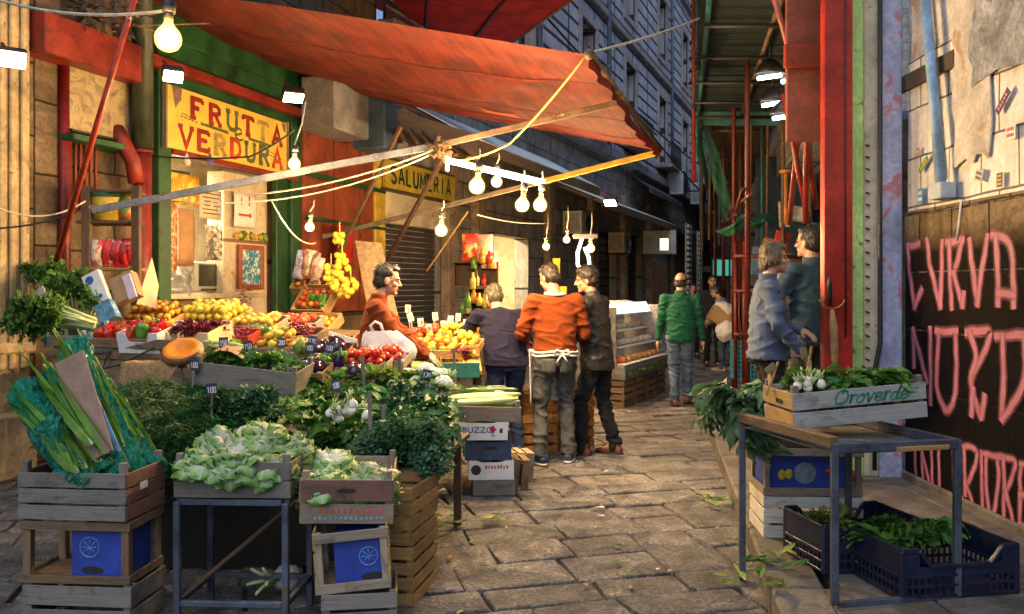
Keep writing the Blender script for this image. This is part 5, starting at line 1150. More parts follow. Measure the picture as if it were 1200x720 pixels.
for k in range(5): a = k*1.257; mb.mat(1).tube([(.012*math.cos(a), .012*math.sin(a), .06), (.025*math.cos(a), .025*math.sin(a), .13), (.05*math.cos(a), .05*math.sin(a), .17)], [.009, .008, .006], 6)
reg('fennel', 'fennel_bulb', mb.data('fennel', [whiteV, stalk]), 'fennel')
mb = MB()
for k in range(20):
    a = k*2.4; el = rad(75-4*k); d = (math.cos(a)*math.cos(el), math.sin(a)*math.cos(el), math.sin(el)); leaf(mb, (.0, 0, .02), (math.cos(a), math.sin(a), .45), (-math.cos(a)*.4, -math.sin(a)*.4, 1), .16+.002*k, .17, -2.2+.03*k, .07, .5, 6, 7, k, .6, fr=14)
reg('cabbage', 'cabbage', mb.data('cabbage', lfE), 'cabbage')
zk = pbr('pale_zucchini_skin', (.36, .50, .16), .4, .25, 12, .1, rnd=.12, col2=(.52, .62, .28)); dzk = pbr('dark_zucchini_skin', (.02, .06, .015), .35, .4, 14, .1, rnd=.15, col2=(.10, .20, .05))
def curved(L, r, bend, seed):
    mb = MB(); pts = [V((L*(t-.5), bend*math.sin(math.pi*t), bend*.25*math.sin(3*t+seed))) for t in [k/10 for k in range(11)]]; mb.tube(pts, [r*.55]+[r]*8+[r*.8, r*.4], 10); return mb
for i in range(3): reg('cucuzza%d' % i, 'long_zucchini', curved(.56, .026, (.05, -.04, .02)[i], i).data('cucuzza', zk), 'zucchini')
for i in range(2): reg('zucchini%d' % i, 'zucchini', curved(.19, .019, (.015, -.02)[i], i).data('zucchini', dzk), 'zucchini')
def drop(key, loc, rot=None, sc=1, lab=None, group=None):
    nm, me, cat = SRC[key]; o = bpy.data.objects.new(nm, me); COL.objects.link(o); o.location = loc
    o.rotation_euler = rot if rot is not None else (RN.uniform(-.5, .5), RN.uniform(-.5, .5), RN.uniform(0, 6.28)); o.scale = (sc,)*3
    return tag(o, lab, cat, group)

# ================================================================= crates, boxes, tags
def crate(lab, L, W_, H, loc, rot, slats=((0.02, .46), (.54, 1.0)), endslats=None, m_=None, endm=None, post=.03, posth=None, th=.009, floor=True, name='wooden_crate', cat='crate', group=None, sidem=None):
    m_ = m_ or woodP; endm = endm or m_; sidem = sidem or m_
    t = thing(name, lab, cat, loc, rot, group); posth = posth or H
    for sx in (-1, 1):
        for sy in (-1, 1):
            w = MB(); w.box((sx*(L/2-th-post/2), sy*(W_/2-th-post/2), posth/2), (post, post, posth), None, .002); w.build('corner_post', m_, t)
    for sy in (-1, 1):
        w = MB()
        for a, b_ in slats: w.box((RN.uniform(-.003, .003), sy*(W_/2-th/2), (a+b_)/2*H), (L-.002, th, (b_-a)*H), Matrix.Rotation(RN.uniform(-.008, .008), 3, 'Y'), .0015)
        w.build('side_panel', sidem, t)
    for sx in (-1, 1):
        w = MB()
        for a, b_ in (endslats or slats): w.box((sx*(L/2-th/2-.001), 0, (a+b_)/2*H), (th, W_-2*th-.002, (b_-a)*H), Matrix.Rotation(RN.uniform(-.008, .008), 3, 'X'), .0015)
        w.build('end_panel', endm, t)
    if floor:
        w = MB(); n = 5
        for k in range(n): w.box((0, -W_/2+th+.012+(W_-2*th-.024)*(k+.5)/n, .012), (L-2*th-.004, (W_-2*th-.024)/n-.008, .007), None, .001)
        w.build('floor', m_, t)
    return t
def carton(lab, L, W_, H, loc, rot, m_, dip=.4, inner=None, name='cardboard_box', holes=True, group=None):
    """open cardboard tray whose long sides dip in the middle"""
    t = thing(name, lab, 'box', loc, rot, group)
    for sy in (-1, 1):
        w = MB(); y = sy*W_/2; th = .004
        top = [(-L/2, H), (-L*.30, H), (-L*.22, H*(1-dip)), (L*.22, H*(1-dip)), (L*.30, H), (L/2, H)]
        out = [(-L/2, 0), (L/2, 0)]+top[::-1]
        n = w.add([(x, y-th, z) for x, z in out]); n2 = w.add([(x, y+th, z) for x, z in out]); k = len(out)
        w.face([n+i for i in range(k)], [(x, z) for x, z in out]); w.face([n2+i for i in range(k)][::-1])
        for i in range(k): w.face((n+i, n2+i, n2+(i+1) % k, n+(i+1) % k))
        w.build('side_wall', m_, t)
    for sx in (-1, 1): w = MB(); w.box((sx*(L/2-.004), 0, H/2), (.006, W_-.012, H-.004), None, .001); w.build('end_wall', m_, t)
    w = MB(); w.box((0, 0, .005), (L-.02, W_-.012, .006), None, .001); w.build('bottom', inner or m_, t)
    return t
def print_on(t, pts_rows, y, m_, name='print'):
    """small printed marks on the front (-y) of a crate: rows of (x, z, w, h)"""
    w = MB()
    for x, z, a, b_ in pts_rows: w.box((x, y, z), (a, .0012, b_), None, .0003)
    return w.build(name, m_, t)
def words_row(x0, x1, z, h, n=9, gap=.35):
    s_ = (x1-x0)/n; return [(x0+s_*(k+.5), z+RN.uniform(-.1, .1)*h, s_*(1-gap)*RN.uniform(.6, 1), h*RN.uniform(.7, 1)) for k in range(n)]
tagD = pbr('dark_slate_card', (.04, .045, .09), .6, .3, 9, 0); tagW = pbr('white_card', (.66, .63, .54), .7, .1, 9, 0); chalk = pbr('chalk_marks', (.75, .75, .75), .8, .1, 9, 0)
NT = [0]
def price(px, py, Y, drop_, dark=True, sz=.07, lean=None):
    """price card on a stick: card centre at pixel, stick running down"""
    c = P(px, py, Y); o = thing('price_tag', 'dark price card with pale figures on a stick in the greens' if dark else 'white price card on a wooden stick among the fruit', 'price tag', c-V((0, 0, drop_)), 0, 'dark price cards on sticks' if dark else 'white price cards on sticks')
    ln = RN.uniform(-.16, .16) if lean is None else lean; ft = c-V((ln*drop_, 0, drop_))
    w = MB(); w.beam(ft, c+V((0, .006, sz*.4)), .012, .006, (0, 1, 0)); w.build('stick', woodP if not dark else woodG, o, True)
    M = Matrix.Rotation(RN.uniform(-.5, .3), 3, 'Z')@Matrix.Rotation(ln+RN.uniform(-.3, .3), 3, 'Y')@Matrix.Rotation(RN.uniform(-.2, .15), 3, 'X')
    w = MB(); w.box(c, (sz*.8, .003, sz*(1.0 if dark else 1.15)), M, .0006); w.build('card', tagD if dark else tagW, o, True)
    w = MB(); f = c+M@V((0, -.0025, 0)); k = sz*.8
    segs = {'1': [((0, -.3), (0, .3)), ((0, .3), (-.08, .2))], '0': [((-.09, -.28), (-.09, .28)), ((-.09, .28), (.09, .28)), ((.09, .28), (.09, -.28)), ((.09, -.28), (-.09, -.28))], '5': [((.09, .28), (-.09, .28)), ((-.09, .28), (-.09, .0)), ((-.09, 0), (.09, 0)), ((.09, 0), (.09, -.28)), ((.09, -.28), (-.09, -.28))], '2': [((-.09, .28), (.09, .28)), ((.09, .28), (.09, 0)), ((.09, 0), (-.09, -.28)), ((-.09, -.28), (.1, -.28))]}
    tx = RN.choice(('100', '150', '200', '120')); dz = 0
    for q, ch in enumerate(tx):
        for a, b_ in segs[ch]:
            stroke(w, [f+M@V((k*(-.27+.27*q+a[0]), -.0005-dz, k*a[1]*.9)), f+M@V((k*(-.27+.27*q+b_[0]), -.0005-dz, k*b_[1]*.9))], M@V((0, -1, 0)), k*.07); dz += .0002
    w.build('figures', chalk if dark else ink, o, True); return o
def table_top(lab, corners, z, m_, th=.03, legs=True, name='market_table'):
    t = thing(name, lab, 'table', V(corners[0]).to_3d()*1.0 if False else (corners[0][0], corners[0][1], 0)); cs_ = [V((x, y, zz if len(c_) > 2 else z)) for c_ in corners for (x, y, *r3) in [c_] for zz in [r3[0] if r3 else z]]
    A, B, C, D = cs_; n = 6
    w = MB()
    for k in range(n):
        t0, t1 = k/n+.004, (k+1)/n-.004; q = [A.lerp(D, t0), B.lerp(C, t0), B.lerp(C, t1), A.lerp(D, t1)]; lo = [p-V((0, 0, th)) for p in q]; w.poly(q); w.poly(lo[::-1])
        for i in range(4): w.poly([lo[i], lo[(i+1) % 4], q[(i+1) % 4], q[i]])
    w.build('plank_top', m_, t, True)
    if legs:
        ce = (A+B+C+D)/4
        for p in cs_:
            q = p.lerp(ce, .08); w = MB(); w.beam((q.x, q.y, 0), (q.x, q.y, q.z-th), .05, .05, (0, 1, 0)); w.build('leg', woodD, t, True)
    return t

# ================================================================= front row, left: crates of leeks and lettuces
YW = -.083
b0 = P(94, 612, 3.79); yaw1 = rad(-5)
def front(cx, cy, z): return V((cx, cy, z))
LX, LY = -1.86, 3.80
crate('grey slatted crate at the bottom left corner, lowest of its stack', .49, .31, .30, (LX+.01, LY, 0), yaw1, ((.02, .3), (.36, .64), (.70, .98)), m_=woodG)
cb = crate('open sided brown crate with a blue box liner under the leeks', .49, .31, .265, (LX, LY, .305), yaw1+.02, ((0, .13), (.86, 1.0)), m_=woodO, post=.035)
def liner(lab, loc, rot, sz, off, emblem=(.35, .62), holes=True, group=None):
    o = thing('box_liner', lab, 'box', loc, rot)
    w = MB(); w.box((off[0], off[1], off[2]+sz[2]/2), sz, None, .003); w.build('carton', cardB, o)
    ex, ez = off[0]+sz[0]*(emblem[0]-.5)*1.0, off[2]+sz[2]*emblem[1]; y = off[1]-sz[1]/2-.0015; R0 = sz[2]*.2; pale = pbr('pale_blue_print', (.10, .24, .55), .6, .2, 9, 0)
    w = MB(); w.tube([(ex+R0*math.cos(a), y, ez+R0*math.sin(a)) for a in [k*.3142 for k in range(21)]], .003, 5, False)
    for k in range(8): a = k*.785; w.tube([(ex, y, ez), (ex+R0*.8*math.cos(a), y, ez+R0*.8*math.sin(a))], .0022, 4)
    w.build('round_emblem', pale, o)
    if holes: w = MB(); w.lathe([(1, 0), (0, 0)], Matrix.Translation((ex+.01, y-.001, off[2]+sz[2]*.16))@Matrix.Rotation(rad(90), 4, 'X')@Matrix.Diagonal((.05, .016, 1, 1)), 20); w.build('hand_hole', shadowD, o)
    return o
liner('blue box with a round pale emblem inside the brown open crate', (LX, LY, .32), yaw1+.02, (.235, .24, .215), (.085, 0, 0))
lk = crate('grey wood crate of leeks at the top of the front left stack', .49, .33, .205, (LX, LY, .575), yaw1-.02, ((.02, .32), (.37, .66), (.70, 1.0)), m_=woodG, endm=woodR, posth=.25)
w = MB(); w.box((.2445, -.02, .13), (.004, .06, .03)); w.build('paper_label', cardW, lk)
# leeks in green film
film, nt, b = newmat('green_film'); oc = coord(nt, 'Object'); f = noisetex(nt, oc, 16, 5, .65, 1.0); c = ramp(nt, f, [(.3, (.004, .17, .10)), (.52, (.015, .36, .24)), (.66, (.10, .52, .42))]); nt.links.new(c, b.inputs['Base Color']); b.inputs['Roughness'].default_value = .16; bumpit(nt, b, noisetex(nt, mapping(nt, oc, (38, 38, 9)), 1, 5, .7, 1.5), 1.0, .03); translucent(nt, b, c, .3)
def leek_pack(p0, p1, r, seed, lab, top=True):
    r_ = random.Random(seed); p0, p1 = V(p0), V(p1); o = thing('leek_bundle', lab, 'leeks', p0, 0, None); d = (p1-p0); n = 12
    w = MB()
    def f(u, v):
        a = u*6.283; c_ = p0+d*v+V((0, 0, -.05*math.sin(math.pi*v))); ax = d.normalized(); x = ax.cross(V((0, 1, 0))).normalized(); y = ax.cross(x)
        rr_ = r*(.75+.35*math.sin(math.pi*min(1, v*1.1)))*(1+.30*noise.noise(V((math.cos(a)*1.5, math.sin(a)*1.5, v*4+seed))))+.018*(1-abs(noise.noise(V((math.cos(a)*4, math.sin(a)*4, v*13+seed)))*2.4))+.008*noise.noise(V((math.cos(a)*9, math.sin(a)*9, v*34)))
        if v > .93: rr_ *= 1.25
        return c_+x*rr_*math.cos(a)+y*rr_*.8*math.sin(a)
    w.grid(f, 56, 60); w.build('wrapper', film, o, True)
    w = MB(); 
    for k in range(16):
        a = r_.uniform(0, 6.28); q = p0+d*r_.uniform(.1, .4)+V((r*.95*math.cos(a), -abs(r*1.0*math.sin(a)) if k % 2 else r*.5*math.sin(a), 0)); e = q+d*r_.uniform(.5, .85)+V((r_.gauss(0, .02), r_.gauss(0, .02), 0)); leaf(w, q, e-q, (0, -1, .3), (e-q).length, r_.uniform(.03, .05), r_.uniform(-.3, .4), .03, .9, 4, 8, k, .45)
    w.build('leek_leaves', leafmat('leek_leaf', (.07, .23, .02), (.20, .42, .06), (.5, .6, .2), .05, .1, .25), o, True)
leek_pack(P(120, 560, 3.72), P(28, 458, 4.0), .075, 1, 'leftmost leek bundle in torn green film with a flaring top')
leek_pack(P(140, 560, 3.75), P(62, 440, 4.05), .06, 2, 'leek bundle in green film leaning beside the brown cardboard')
leek_pack(P(165, 560, 3.85), P(88, 405, 4.25), .06, 5, 'leek bundle rising tallest behind the brown cardboard sheet')
leek_pack(P(185, 552, 3.9), P(112, 448, 4.3), .055, 7, 'rightmost leek bundle leaning beyond the blue strip')
leek_pack(P(108, 566, 3.66), P(55, 495, 3.74), .05, 9, 'low leek bundle in front of the crate of leeks')
for px0, py0, px1, py1, Y0, Y1 in ((118, 540, 46, 425, 3.72, 3.9), (108, 520, 42, 445, 3.7, 3.86), (128, 530, 52, 422, 3.72, 3.95)):
    w = MB(); leaf(w, P(px0, py0, Y0), P(px1, py1, Y1)-P(px0, py0, Y0), (0, -1, .2), (P(px1, py1, Y1)-P(px0, py0, Y0)).length, .045, .15, .02, 1.1, 4, 8, px0, .4); o = w.build('leek', MATS['leek_leaf']); tag(o, 'bare green leek stalk standing between the filmed bundles', 'leek', 'bare leek stalks')
w = MB(); A, B = P(84, 418, 4.0), P(118, 536, 3.74); ax = B-A; w.box((A+B)/2+V((0, -.02, 0)), (ax.length, .14, .012), Matrix((ax.normalized(), V((.86, .1, .45)).normalized(), ax.normalized().cross(V((.86, .1, .45)).normalized()))).transposed(), .002); o = tag(w.build('cardboard_sheet', pbr('brown_grey_card', (.23, .15, .11), .8, .2, 6, .1)), 'brown cardboard sheet stuck upright among the leeks', 'cardboard')
w = MB(); A, B = P(93, 445, 3.98), P(130, 532, 3.78); ax = (B-A); w.box((A+B)/2+V((.02, .02, 0)), (ax.length, .035, .01), Matrix((ax.normalized(), V((.9, .2, .4)).normalized(), ax.normalized().cross(V((.9, .2, .4)).normalized()))).transposed(), .002); tag(w.build('blue_strip', pbr('blue_strip', (.10, .28, .62), .5, .3, 14, .1)), 'bright blue strip along the brown cardboard sheet', 'strip')
# lettuces on a dark metal stand
st = thing('metal_stand', 'dark metal stand carrying the left crate of lettuces', 'stand', (-1.26, 4.05, 0), rad(-3))
for sx in (-.25, .25):
    for sy in (-.19, .19): w = MB(); w.box((sx, sy, .30), (.03, .03, .6), None, .003); w.build('leg', blueM, st)
w = MB()
for z in (.6, .14):
    for sy in (-.19, .19): w.box((0, sy, z), (.468, .026, .026), None, .003)
    for sx in (-.25, .25): w.box((sx, 0, z+.001), (.026, .352, .026), None, .003)
w.build('rail', blueM, st)
w = MB(); w.beam((-.24, -.17, .16), (.24, .2, .56), .03, .012); w.build('cross_brace', woodD, st)
crate('weathered grey crate heaped with pale lettuces on the metal stand', .54, .36, .165, (-1.26, 4.04, .616), rad(-3), ((.02, .47), (.53, 1.0)), m_=woodG, posth=.2)
for i, (x, y, z, s_) in enumerate(((-1.44, 3.93, .70, .95), (-1.27, 3.91, .71, 1.05), (-1.09, 3.94, .69, .9), (-1.41, 4.10, .74, 1.1), (-1.21, 4.1, .77, 1.15), (-1.06, 4.13, .72, 1), (-1.29, 4.2, .76, 1.0), (-1.48, 4.17, .66, .8))):
    drop('lettuce%d' % (i % 4), (x, y, z), (RN.uniform(-.5, .3), RN.uniform(-.4, .4), i*1.3), s_*1.02, 'pale lettuce heaped in the grey crate on the metal stand', 'lettuces in the left crate')
# second lettuce crate, tilted, on an upright crate with a blue box
y2 = rad(6)
pc = crate('reddish printed crate with three lettuces beside the metal stand', .42, .50, .205, (-.775, 4.10, .505), (rad(1), rad(1.5), y2), ((.02, .45), (.53, 1.0)), m_=woodP, sidem=woodP, endm=woodY, posth=.24)
w = MB(); w.box((0, -.2565, .155), (.41, .004, .095)); w.build('painted_slat', woodR, pc)
print_on(pc, words_row(-.13, .17, .062, .022, 11), -.2515, pbr('red_crate_ink', (.55, .08, .06), .7, .2, 9, 0)); print_on(pc, words_row(-.15, .17, .030, .014, 14), -.2515, pbr('grey_blue_ink', (.25, .35, .42), .7, .2, 9, 0), 'small_print')
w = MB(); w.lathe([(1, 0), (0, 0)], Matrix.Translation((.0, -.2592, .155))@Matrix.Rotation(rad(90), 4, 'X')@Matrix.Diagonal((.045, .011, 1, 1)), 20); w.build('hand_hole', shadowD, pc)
for i, (x, y, z, s_) in enumerate(((-.87, 3.96, .60, 1.05), (-.66, 4.02, .60, 1.1), (-.88, 4.16, .64, 1.05), (-.72, 4.2, .58, .95))):
    drop('lettuce%d' % ((i+1) % 4), (x, y, z), (RN.uniform(-.5, .2), RN.uniform(-.3, .4), i*1.9+.5), s_, 'lettuce with a white heart in the reddish printed crate', 'lettuces in the printed crate')
crate('worn crate at the ground under the leaning blue lined crate', .33, .34, .235, (-.69, 3.90, 0), rad(8), ((.02, .3), (.36, .64), (.70, .98)), m_=woodG, endm=woodY)
ub = crate('open fronted crate with a blue box leaning under the printed crate', .33, .33, .265, (-.715, 3.9, .24), (0, rad(-4), rad(8)), ((0, .16), (.84, 1.0)), m_=woodP, endm=woodY, endslats=((0, .3), (.36, .66), (.72, 1)))
liner('blue box with a faint ring emblem in the leaning crate', (-.70, 3.9, .262), (0, rad(-4), rad(8)), (.225, .25, .2), (.02, -.01, 0), (.66, .6))
for i, (x, y, z, rz) in enumerate(((-.575, 4.42, .0, 78), (-.58, 4.44, .29, 76), (-.62, 4.86, .0, 79), (-.60, 4.85, .3, 80))):
    crate(['new yellow crate standing on the paving right of the lettuces', 'yellow crate stacked second behind the printed crate', 'dark bottomed crate further back under the parsley', 'brownish crate below the hanging parsley'][i], .40, .27, .285, (x, y, z), rad(rz), ((.0, .2), (.27, .47), (.53, .73), (.79, 1.0)), m_=[woodY, woodY, woodO, woodO][i], post=.03)
# zucchini stack
zx, zy, zr = -.20, 6.62, rad(4)
crate('low grey crate at the bottom of the zucchini stack', .32, .42, .12, (zx+.05, zy, 0), zr, ((.02, .98),), m_=woodG)
c1 = carton('white box with red printed word and dark emblem in the zucchini stack', .34, .42, .145, (zx+.03, zy, .122), zr, cardW, .1)
print_on(c1, words_row(-.05, .13, .095, .03, 8, .25), -.2155, pbr('red_print', (.5, .06, .05), .6, .1, 5, 0)); w = MB(); w.lathe([(1, 0), (0, 0)], Matrix.Translation((-.115, -.2158, .075))@Matrix.Rotation(rad(90), 4, 'X')@Matrix.Diagonal((.038, .038, 1, 1)), 20); w.build('round_emblem', pbr('dark_print', (.03, .02, .03), .6, .2, 5, 0), c1)
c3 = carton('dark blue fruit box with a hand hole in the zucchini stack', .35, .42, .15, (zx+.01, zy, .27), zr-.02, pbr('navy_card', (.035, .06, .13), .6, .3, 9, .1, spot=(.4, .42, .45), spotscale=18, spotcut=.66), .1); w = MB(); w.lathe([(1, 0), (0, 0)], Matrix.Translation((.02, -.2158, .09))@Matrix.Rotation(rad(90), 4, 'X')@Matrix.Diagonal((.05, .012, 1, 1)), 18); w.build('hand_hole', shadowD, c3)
crate('slim blue grey crate end poking out left of the zucchini stack', .16, .40, .21, (zx-.29, zy+.1, .24), zr, ((.0, .4), (.55, 1.0)), m_=woodT)
c4_ = carton('white box lettered in blue with a red rose print under the zucchini', .40, .44, .135, (zx-.04, zy-.02, .425), zr-.03, cardW, .08)
text_mesh('BUZZO', .062, pbr('navy_print', (.02, .05, .14), .6, .2, 5, 0), c4_, Matrix.Translation((-.025, -.2262, .075))@Matrix.Rotation(rad(90), 4, 'X'), sx=1.15)
w = MB(); w.lathe([(1, 0), (0, 0)], Matrix.Translation((.088, -.226, .08))@Matrix.Rotation(rad(90), 4, 'X')@Matrix.Diagonal((.024, .026, 1, 1)), 9, lambda a, z: 1+.2*math.cos(5*a)); w.build('rose_print', pbr('rose_red', (.5, .015, .03), .6, .2, 5, 0), c4_)
w = MB(); w.tube([(.088, -.226, .056), (.08, -.226, .035), (.1, -.226, .03)], .004, 5)
for x in (-.165, .15): w.box((x, -.2262, .07), (.022, .001, .034))
w.build('dark_marks', pbr('dark_print2', (.02, .04, .03), .6, .2, 5, 0), c4_)
zc = crate('grey crate of long pale zucchini on top of the boxes', .56, .46, .115, (zx-.03, zy-.02, .565), (0, rad(2), zr), ((.03, .97),), m_=woodP, posth=.16)
print_on(zc, words_row(-.05, .16, .062, .016, 9), -.2315, pbr('faded_red', (.42, .12, .08), .7, .2, 9, 0))
Mz = Matrix.Translation((zx-.03, zy-.02, .565))@Matrix.Rotation(zr, 4, 'Z')
for i in range(9):
    p = Mz@V((RN.uniform(-.03, .05), -.17+.035*i, .10+.045*math.sin(i*.5)+.02)); drop('cucuzza%d' % (i % 3), p, (RN.uniform(-.3, .3), RN.uniform(-.06, .02), zr+RN.uniform(-.12, .12)), RN.uniform(.85, 1), 'long pale green zucchini lying in the crate on the box stack', 'long pale zucchini')
for i in range(16):
    p = Mz@V((RN.uniform(-.1, .22), RN.uniform(.02, .2), .17+RN.uniform(0, .03))); drop('zucchini%d' % (i % 2), p, (0, RN.uniform(-.1, .1), RN.uniform(-.5, .5)), RN.uniform(.9, 1.15), 'short dark zucchini behind the long pale ones', 'dark zucchini')
crate('upright brown crate leaning against the right of the zucchini stack', .45, .25, .26, (zx+.30, zy+.12, .0), (0, rad(-84), rad(10)), ((.0, .22), (.3, .5), (.58, .78), (.84, 1)), m_=woodO)
crate('second upright crate standing behind the zucchini stack', .45, .25, .26, (zx+.34, zy+.4, .0), (0, rad(-86), rad(14)), ((.0, .22), (.3, .5), (.58, .78), (.84, 1)), m_=woodP)
for i, (x, y, z, lab) in enumerate(((.20, 8.15, 0, 'orange tinted crate on the paving between two customers'), (.21, 8.16, .29, 'orange tinted crate stacked upon another between two customers'), (.58, 8.5, 0, 'lower crate behind the man in the black jacket'), (.58, 8.5, .29, 'upper crate behind the man in the black jacket'))):
    crate(lab, .42, .3, .28, (x, y, z), rad(8), ((.0, .28), (.36, .63), (.71, 1)), m_=wood('orange_crate_wood', (.42, .19, .05), (.55, .27, .08)))
    
# ================================================================= greens table
t_ = table_top('long low plank table buried under leafy greens', [(-2.25, 4.62), (-.42, 4.7), (-.28, 5.7), (-2.2, 5.55)], .60, woodD)
w = MB(); w.grid(lambda u, v: V((-2.2+1.55*u, 4.72+.02*math.sin(u*30)+.03*v, .56-.55*v+.01*noise.noise(V((u*9, v*5, 1))))), 30, 8); tag(w.build('tarpaulin', pbr('under_table_shade', (.014, .012, .010), .8, .4, 5, .4)), 'dark sheet added to deepen the shade under the front of the greens table', 'tarpaulin')  # dark sheet added so the space under the table reads as shade
def gz_(x, y): return .63+.30*max(0, min(1, (y-4.7)/.95))
# fennel fronds pile (left)
k = 0
for iy in range(6):
    for ix in range(7):
        px = 150+ix*16+RN.uniform(-6, 6); Y = 4.62+iy*.15
        topz = .67+.028*iy+.09*math.sin(math.pi*(ix+.7)/8)
        p = V(((px-600)/1000*Y, Y, topz-.06)); drop('frond%d' % (k % 3), p, (RN.uniform(-.2, .3), RN.uniform(-.1, .2), rad(-100)+RN.uniform(-1.0, 1.0)+(ix-3)*.18), RN.uniform(.75, 1.0), 'dark feathery fennel tops heaped left of the greens', 'feathery fennel tops'); k += 1
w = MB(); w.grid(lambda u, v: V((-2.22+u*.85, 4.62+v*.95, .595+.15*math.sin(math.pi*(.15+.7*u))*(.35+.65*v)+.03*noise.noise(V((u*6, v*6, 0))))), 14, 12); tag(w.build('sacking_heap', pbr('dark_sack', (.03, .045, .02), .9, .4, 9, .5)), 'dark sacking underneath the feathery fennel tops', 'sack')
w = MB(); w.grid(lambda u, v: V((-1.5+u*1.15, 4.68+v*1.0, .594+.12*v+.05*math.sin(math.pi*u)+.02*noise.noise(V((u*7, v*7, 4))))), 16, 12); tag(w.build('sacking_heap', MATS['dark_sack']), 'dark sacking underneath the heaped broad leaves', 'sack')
w = MB(); w.box(P(207, 533, 4.55), (.40, .012, .11), Matrix.Rotation(rad(-3), 3, 'Z'), .002); w.box(P(175, 525, 4.56), (.03, .03, .16)); tag(w.build('board_rail', woodT), 'teal tinged board below the fennel tops behind the leeks', 'board')
SP = [('broadB', 'dark broad leaved greens heaped in the middle of the table', 'dark broad greens', 3), ('broadC', 'mid green chard leaves heaped across the table', 'mid green chard', 3), ('broadD', 'bluish cabbage leaves piled at the street end of the table', 'bluish leaves', 3), ('longC', 'long narrow green leaves spread over the heap', 'long narrow greens', 3)]
for i in range(92):
    Y = 4.72+(i % 9)*.115+RN.uniform(-.04, .04); px = 245+((i*53) % 268)+RN.uniform(-6, 6)
    z = .65+.17*(Y-4.72)/.95+RN.uniform(-.01, .04)+.05*math.sin((px-240)/270*math.pi)
    kd = 0 if RN.random() < .4 else 3
    if px > 425: kd = 2 if RN.random() < .7 else 0
    elif px < 320: kd = 1 if RN.random() < .6 else 3
    s_ = SP[kd]; drop('%s%d' % (s_[0], i % s_[3]), V(((px-600)/1000*Y, Y, z)), (RN.uniform(-.4, .2), RN.uniform(-.35, .25), rad(-90)+RN.uniform(-1.3, 1.3)), RN.uniform(.65, 1.0), s_[1], s_[2])
for i in range(14):
    px, py = (442+RN.uniform(0, 66), 490+RN.uniform(0, 52)) if i < 10 else (430+RN.uniform(0, 30), 505+RN.uniform(0, 25)); Y = 4.55+RN.uniform(0, .25); drop('parsley%d' % (i % 2), P(px, py+10, Y), (RN.uniform(-.6, .1), RN.uniform(-.2, .5), RN.uniform(0, 6)), RN.uniform(.45, .62), 'fresh parsley hanging over the street end of the greens', 'parsley over the crates')
for i in range(5): drop('parsley%d' % (i % 2), P(250+RN.uniform(0, 80), 482+RN.uniform(-8, 12), 4.85), None, .7, 'curly herbs left of the centre of the greens table', 'curly herbs by the fennel tops')
for i in range(9): drop('fennel', P(385+RN.uniform(0, 45), 470+RN.uniform(0, 22), 4.83), (RN.uniform(-1.5, 1.5), RN.uniform(-1.2, 1.2), RN.uniform(0, 6)), .5, 'small white bulb in the heap of dark greens', 'small white bulbs among the greens')
w = MB(); w.grid(lambda u, v: P(295+u*85, 520-v*22-6*math.sin(3.1*u), 4.72+.2*v)+V((0, 0, .03*noise.noise(V((u*5, v*5, 2))))), 12, 6); tag(w.build('brown_paper', card), 'crumpled brown paper between the lettuces and greens', 'paper')
for i, (px, py, Y, s_) in enumerate(((499, 437, 5.9, .95), (511, 440, 5.8, .8), (522, 434, 5.9, .75), (505, 452, 5.75, .8), (518, 450, 5.7, .85), (478, 440, 6.0, .8), (525, 447, 5.85, .7), (490, 447, 5.8, .7))):
    drop('fennel' if i in (2, 6) else 'cauliflower', P(px, py+6, Y), (RN.uniform(-.5, .2), RN.uniform(-.2, .4), i), s_, 'white cauliflower at the street corner of the greens' if i not in (2, 6) else 'pale fennel bulb among the cauliflowers', 'cauliflowers' if i not in (2, 6) else 'fennel bulbs among the cauliflowers')
for i in range(12): drop('broadD%d' % (i % 3), P(462+RN.uniform(0, 62), 462+RN.uniform(-8, 35), 5.45+RN.uniform(-.15, .2)), (RN.uniform(-.5, .1), RN.uniform(-.1, .4), rad(-80)+RN.uniform(-.8, .8)), RN.uniform(.42, .6), 'bluish outer leaves below the cauliflowers', 'bluish leaves under the cauliflowers')
# stall support boards
w = MB(); w.fbox(F1, 1, 2, 0, 0, 0, 0) if False else None
pb_ = thing('market_stall', 'grimy plywood front of the stall with rope and sacking', 'stall', (-2.8, 6.15, 0)); A, B = P(62, 400, 6.30), P(232, 405, 5.95)
w = MB(); q = [A, B, V((B.x-.12, B.y, .35)), V((A.x+.0, A.y, .35))]; w.poly(q[::-1]); w.build('plywood_panel', plyb, pb_, True, .015)
w = MB(); w.beam(A+V((0, -.02, .0)), B+V((0, -.02, 0)), .03, .07); w.build('edge_rail', woodO, pb_, True)
for t in (.02, .5, .97): w = MB(); p = A.lerp(B, t)+V((0, .05, 0)); w.beam((p.x, p.y, 0), p, .05, .05, (0, 1, 0)); w.build('leg', woodD, pb_, True)
rope('stall_rope', [P(72, 402, 6.2), P(74, 415, 6.2), P(130, 413, 6.12), P(124, 420, 6.1), P(121, 432, 6.1), P(140, 428, 6.08), P(180, 408, 6.0)], .007, cableB, 'dark rope drooping across the plywood stall front')
table_top('upper plank table carrying the fruit boxes', [(-3.4, 6.25, 1.10), (-2.05, 5.9, 1.06), (-1.45, 8.4, 1.14), (-3.55, 8.9, 1.22)], 1.1, woodO)
table_top('mid plank table behind the greens', [(-2.2, 5.6, .92), (-.62, 5.72, .88), (-1.3, 7.4, 1.0), (-2.1, 7.5, 1.02)], .9, woodO)
bl = thing('burlap_cover', 'torn burlap cloth under the cut pumpkin', 'cloth', P(215, 428, 5.5))
w = MB()
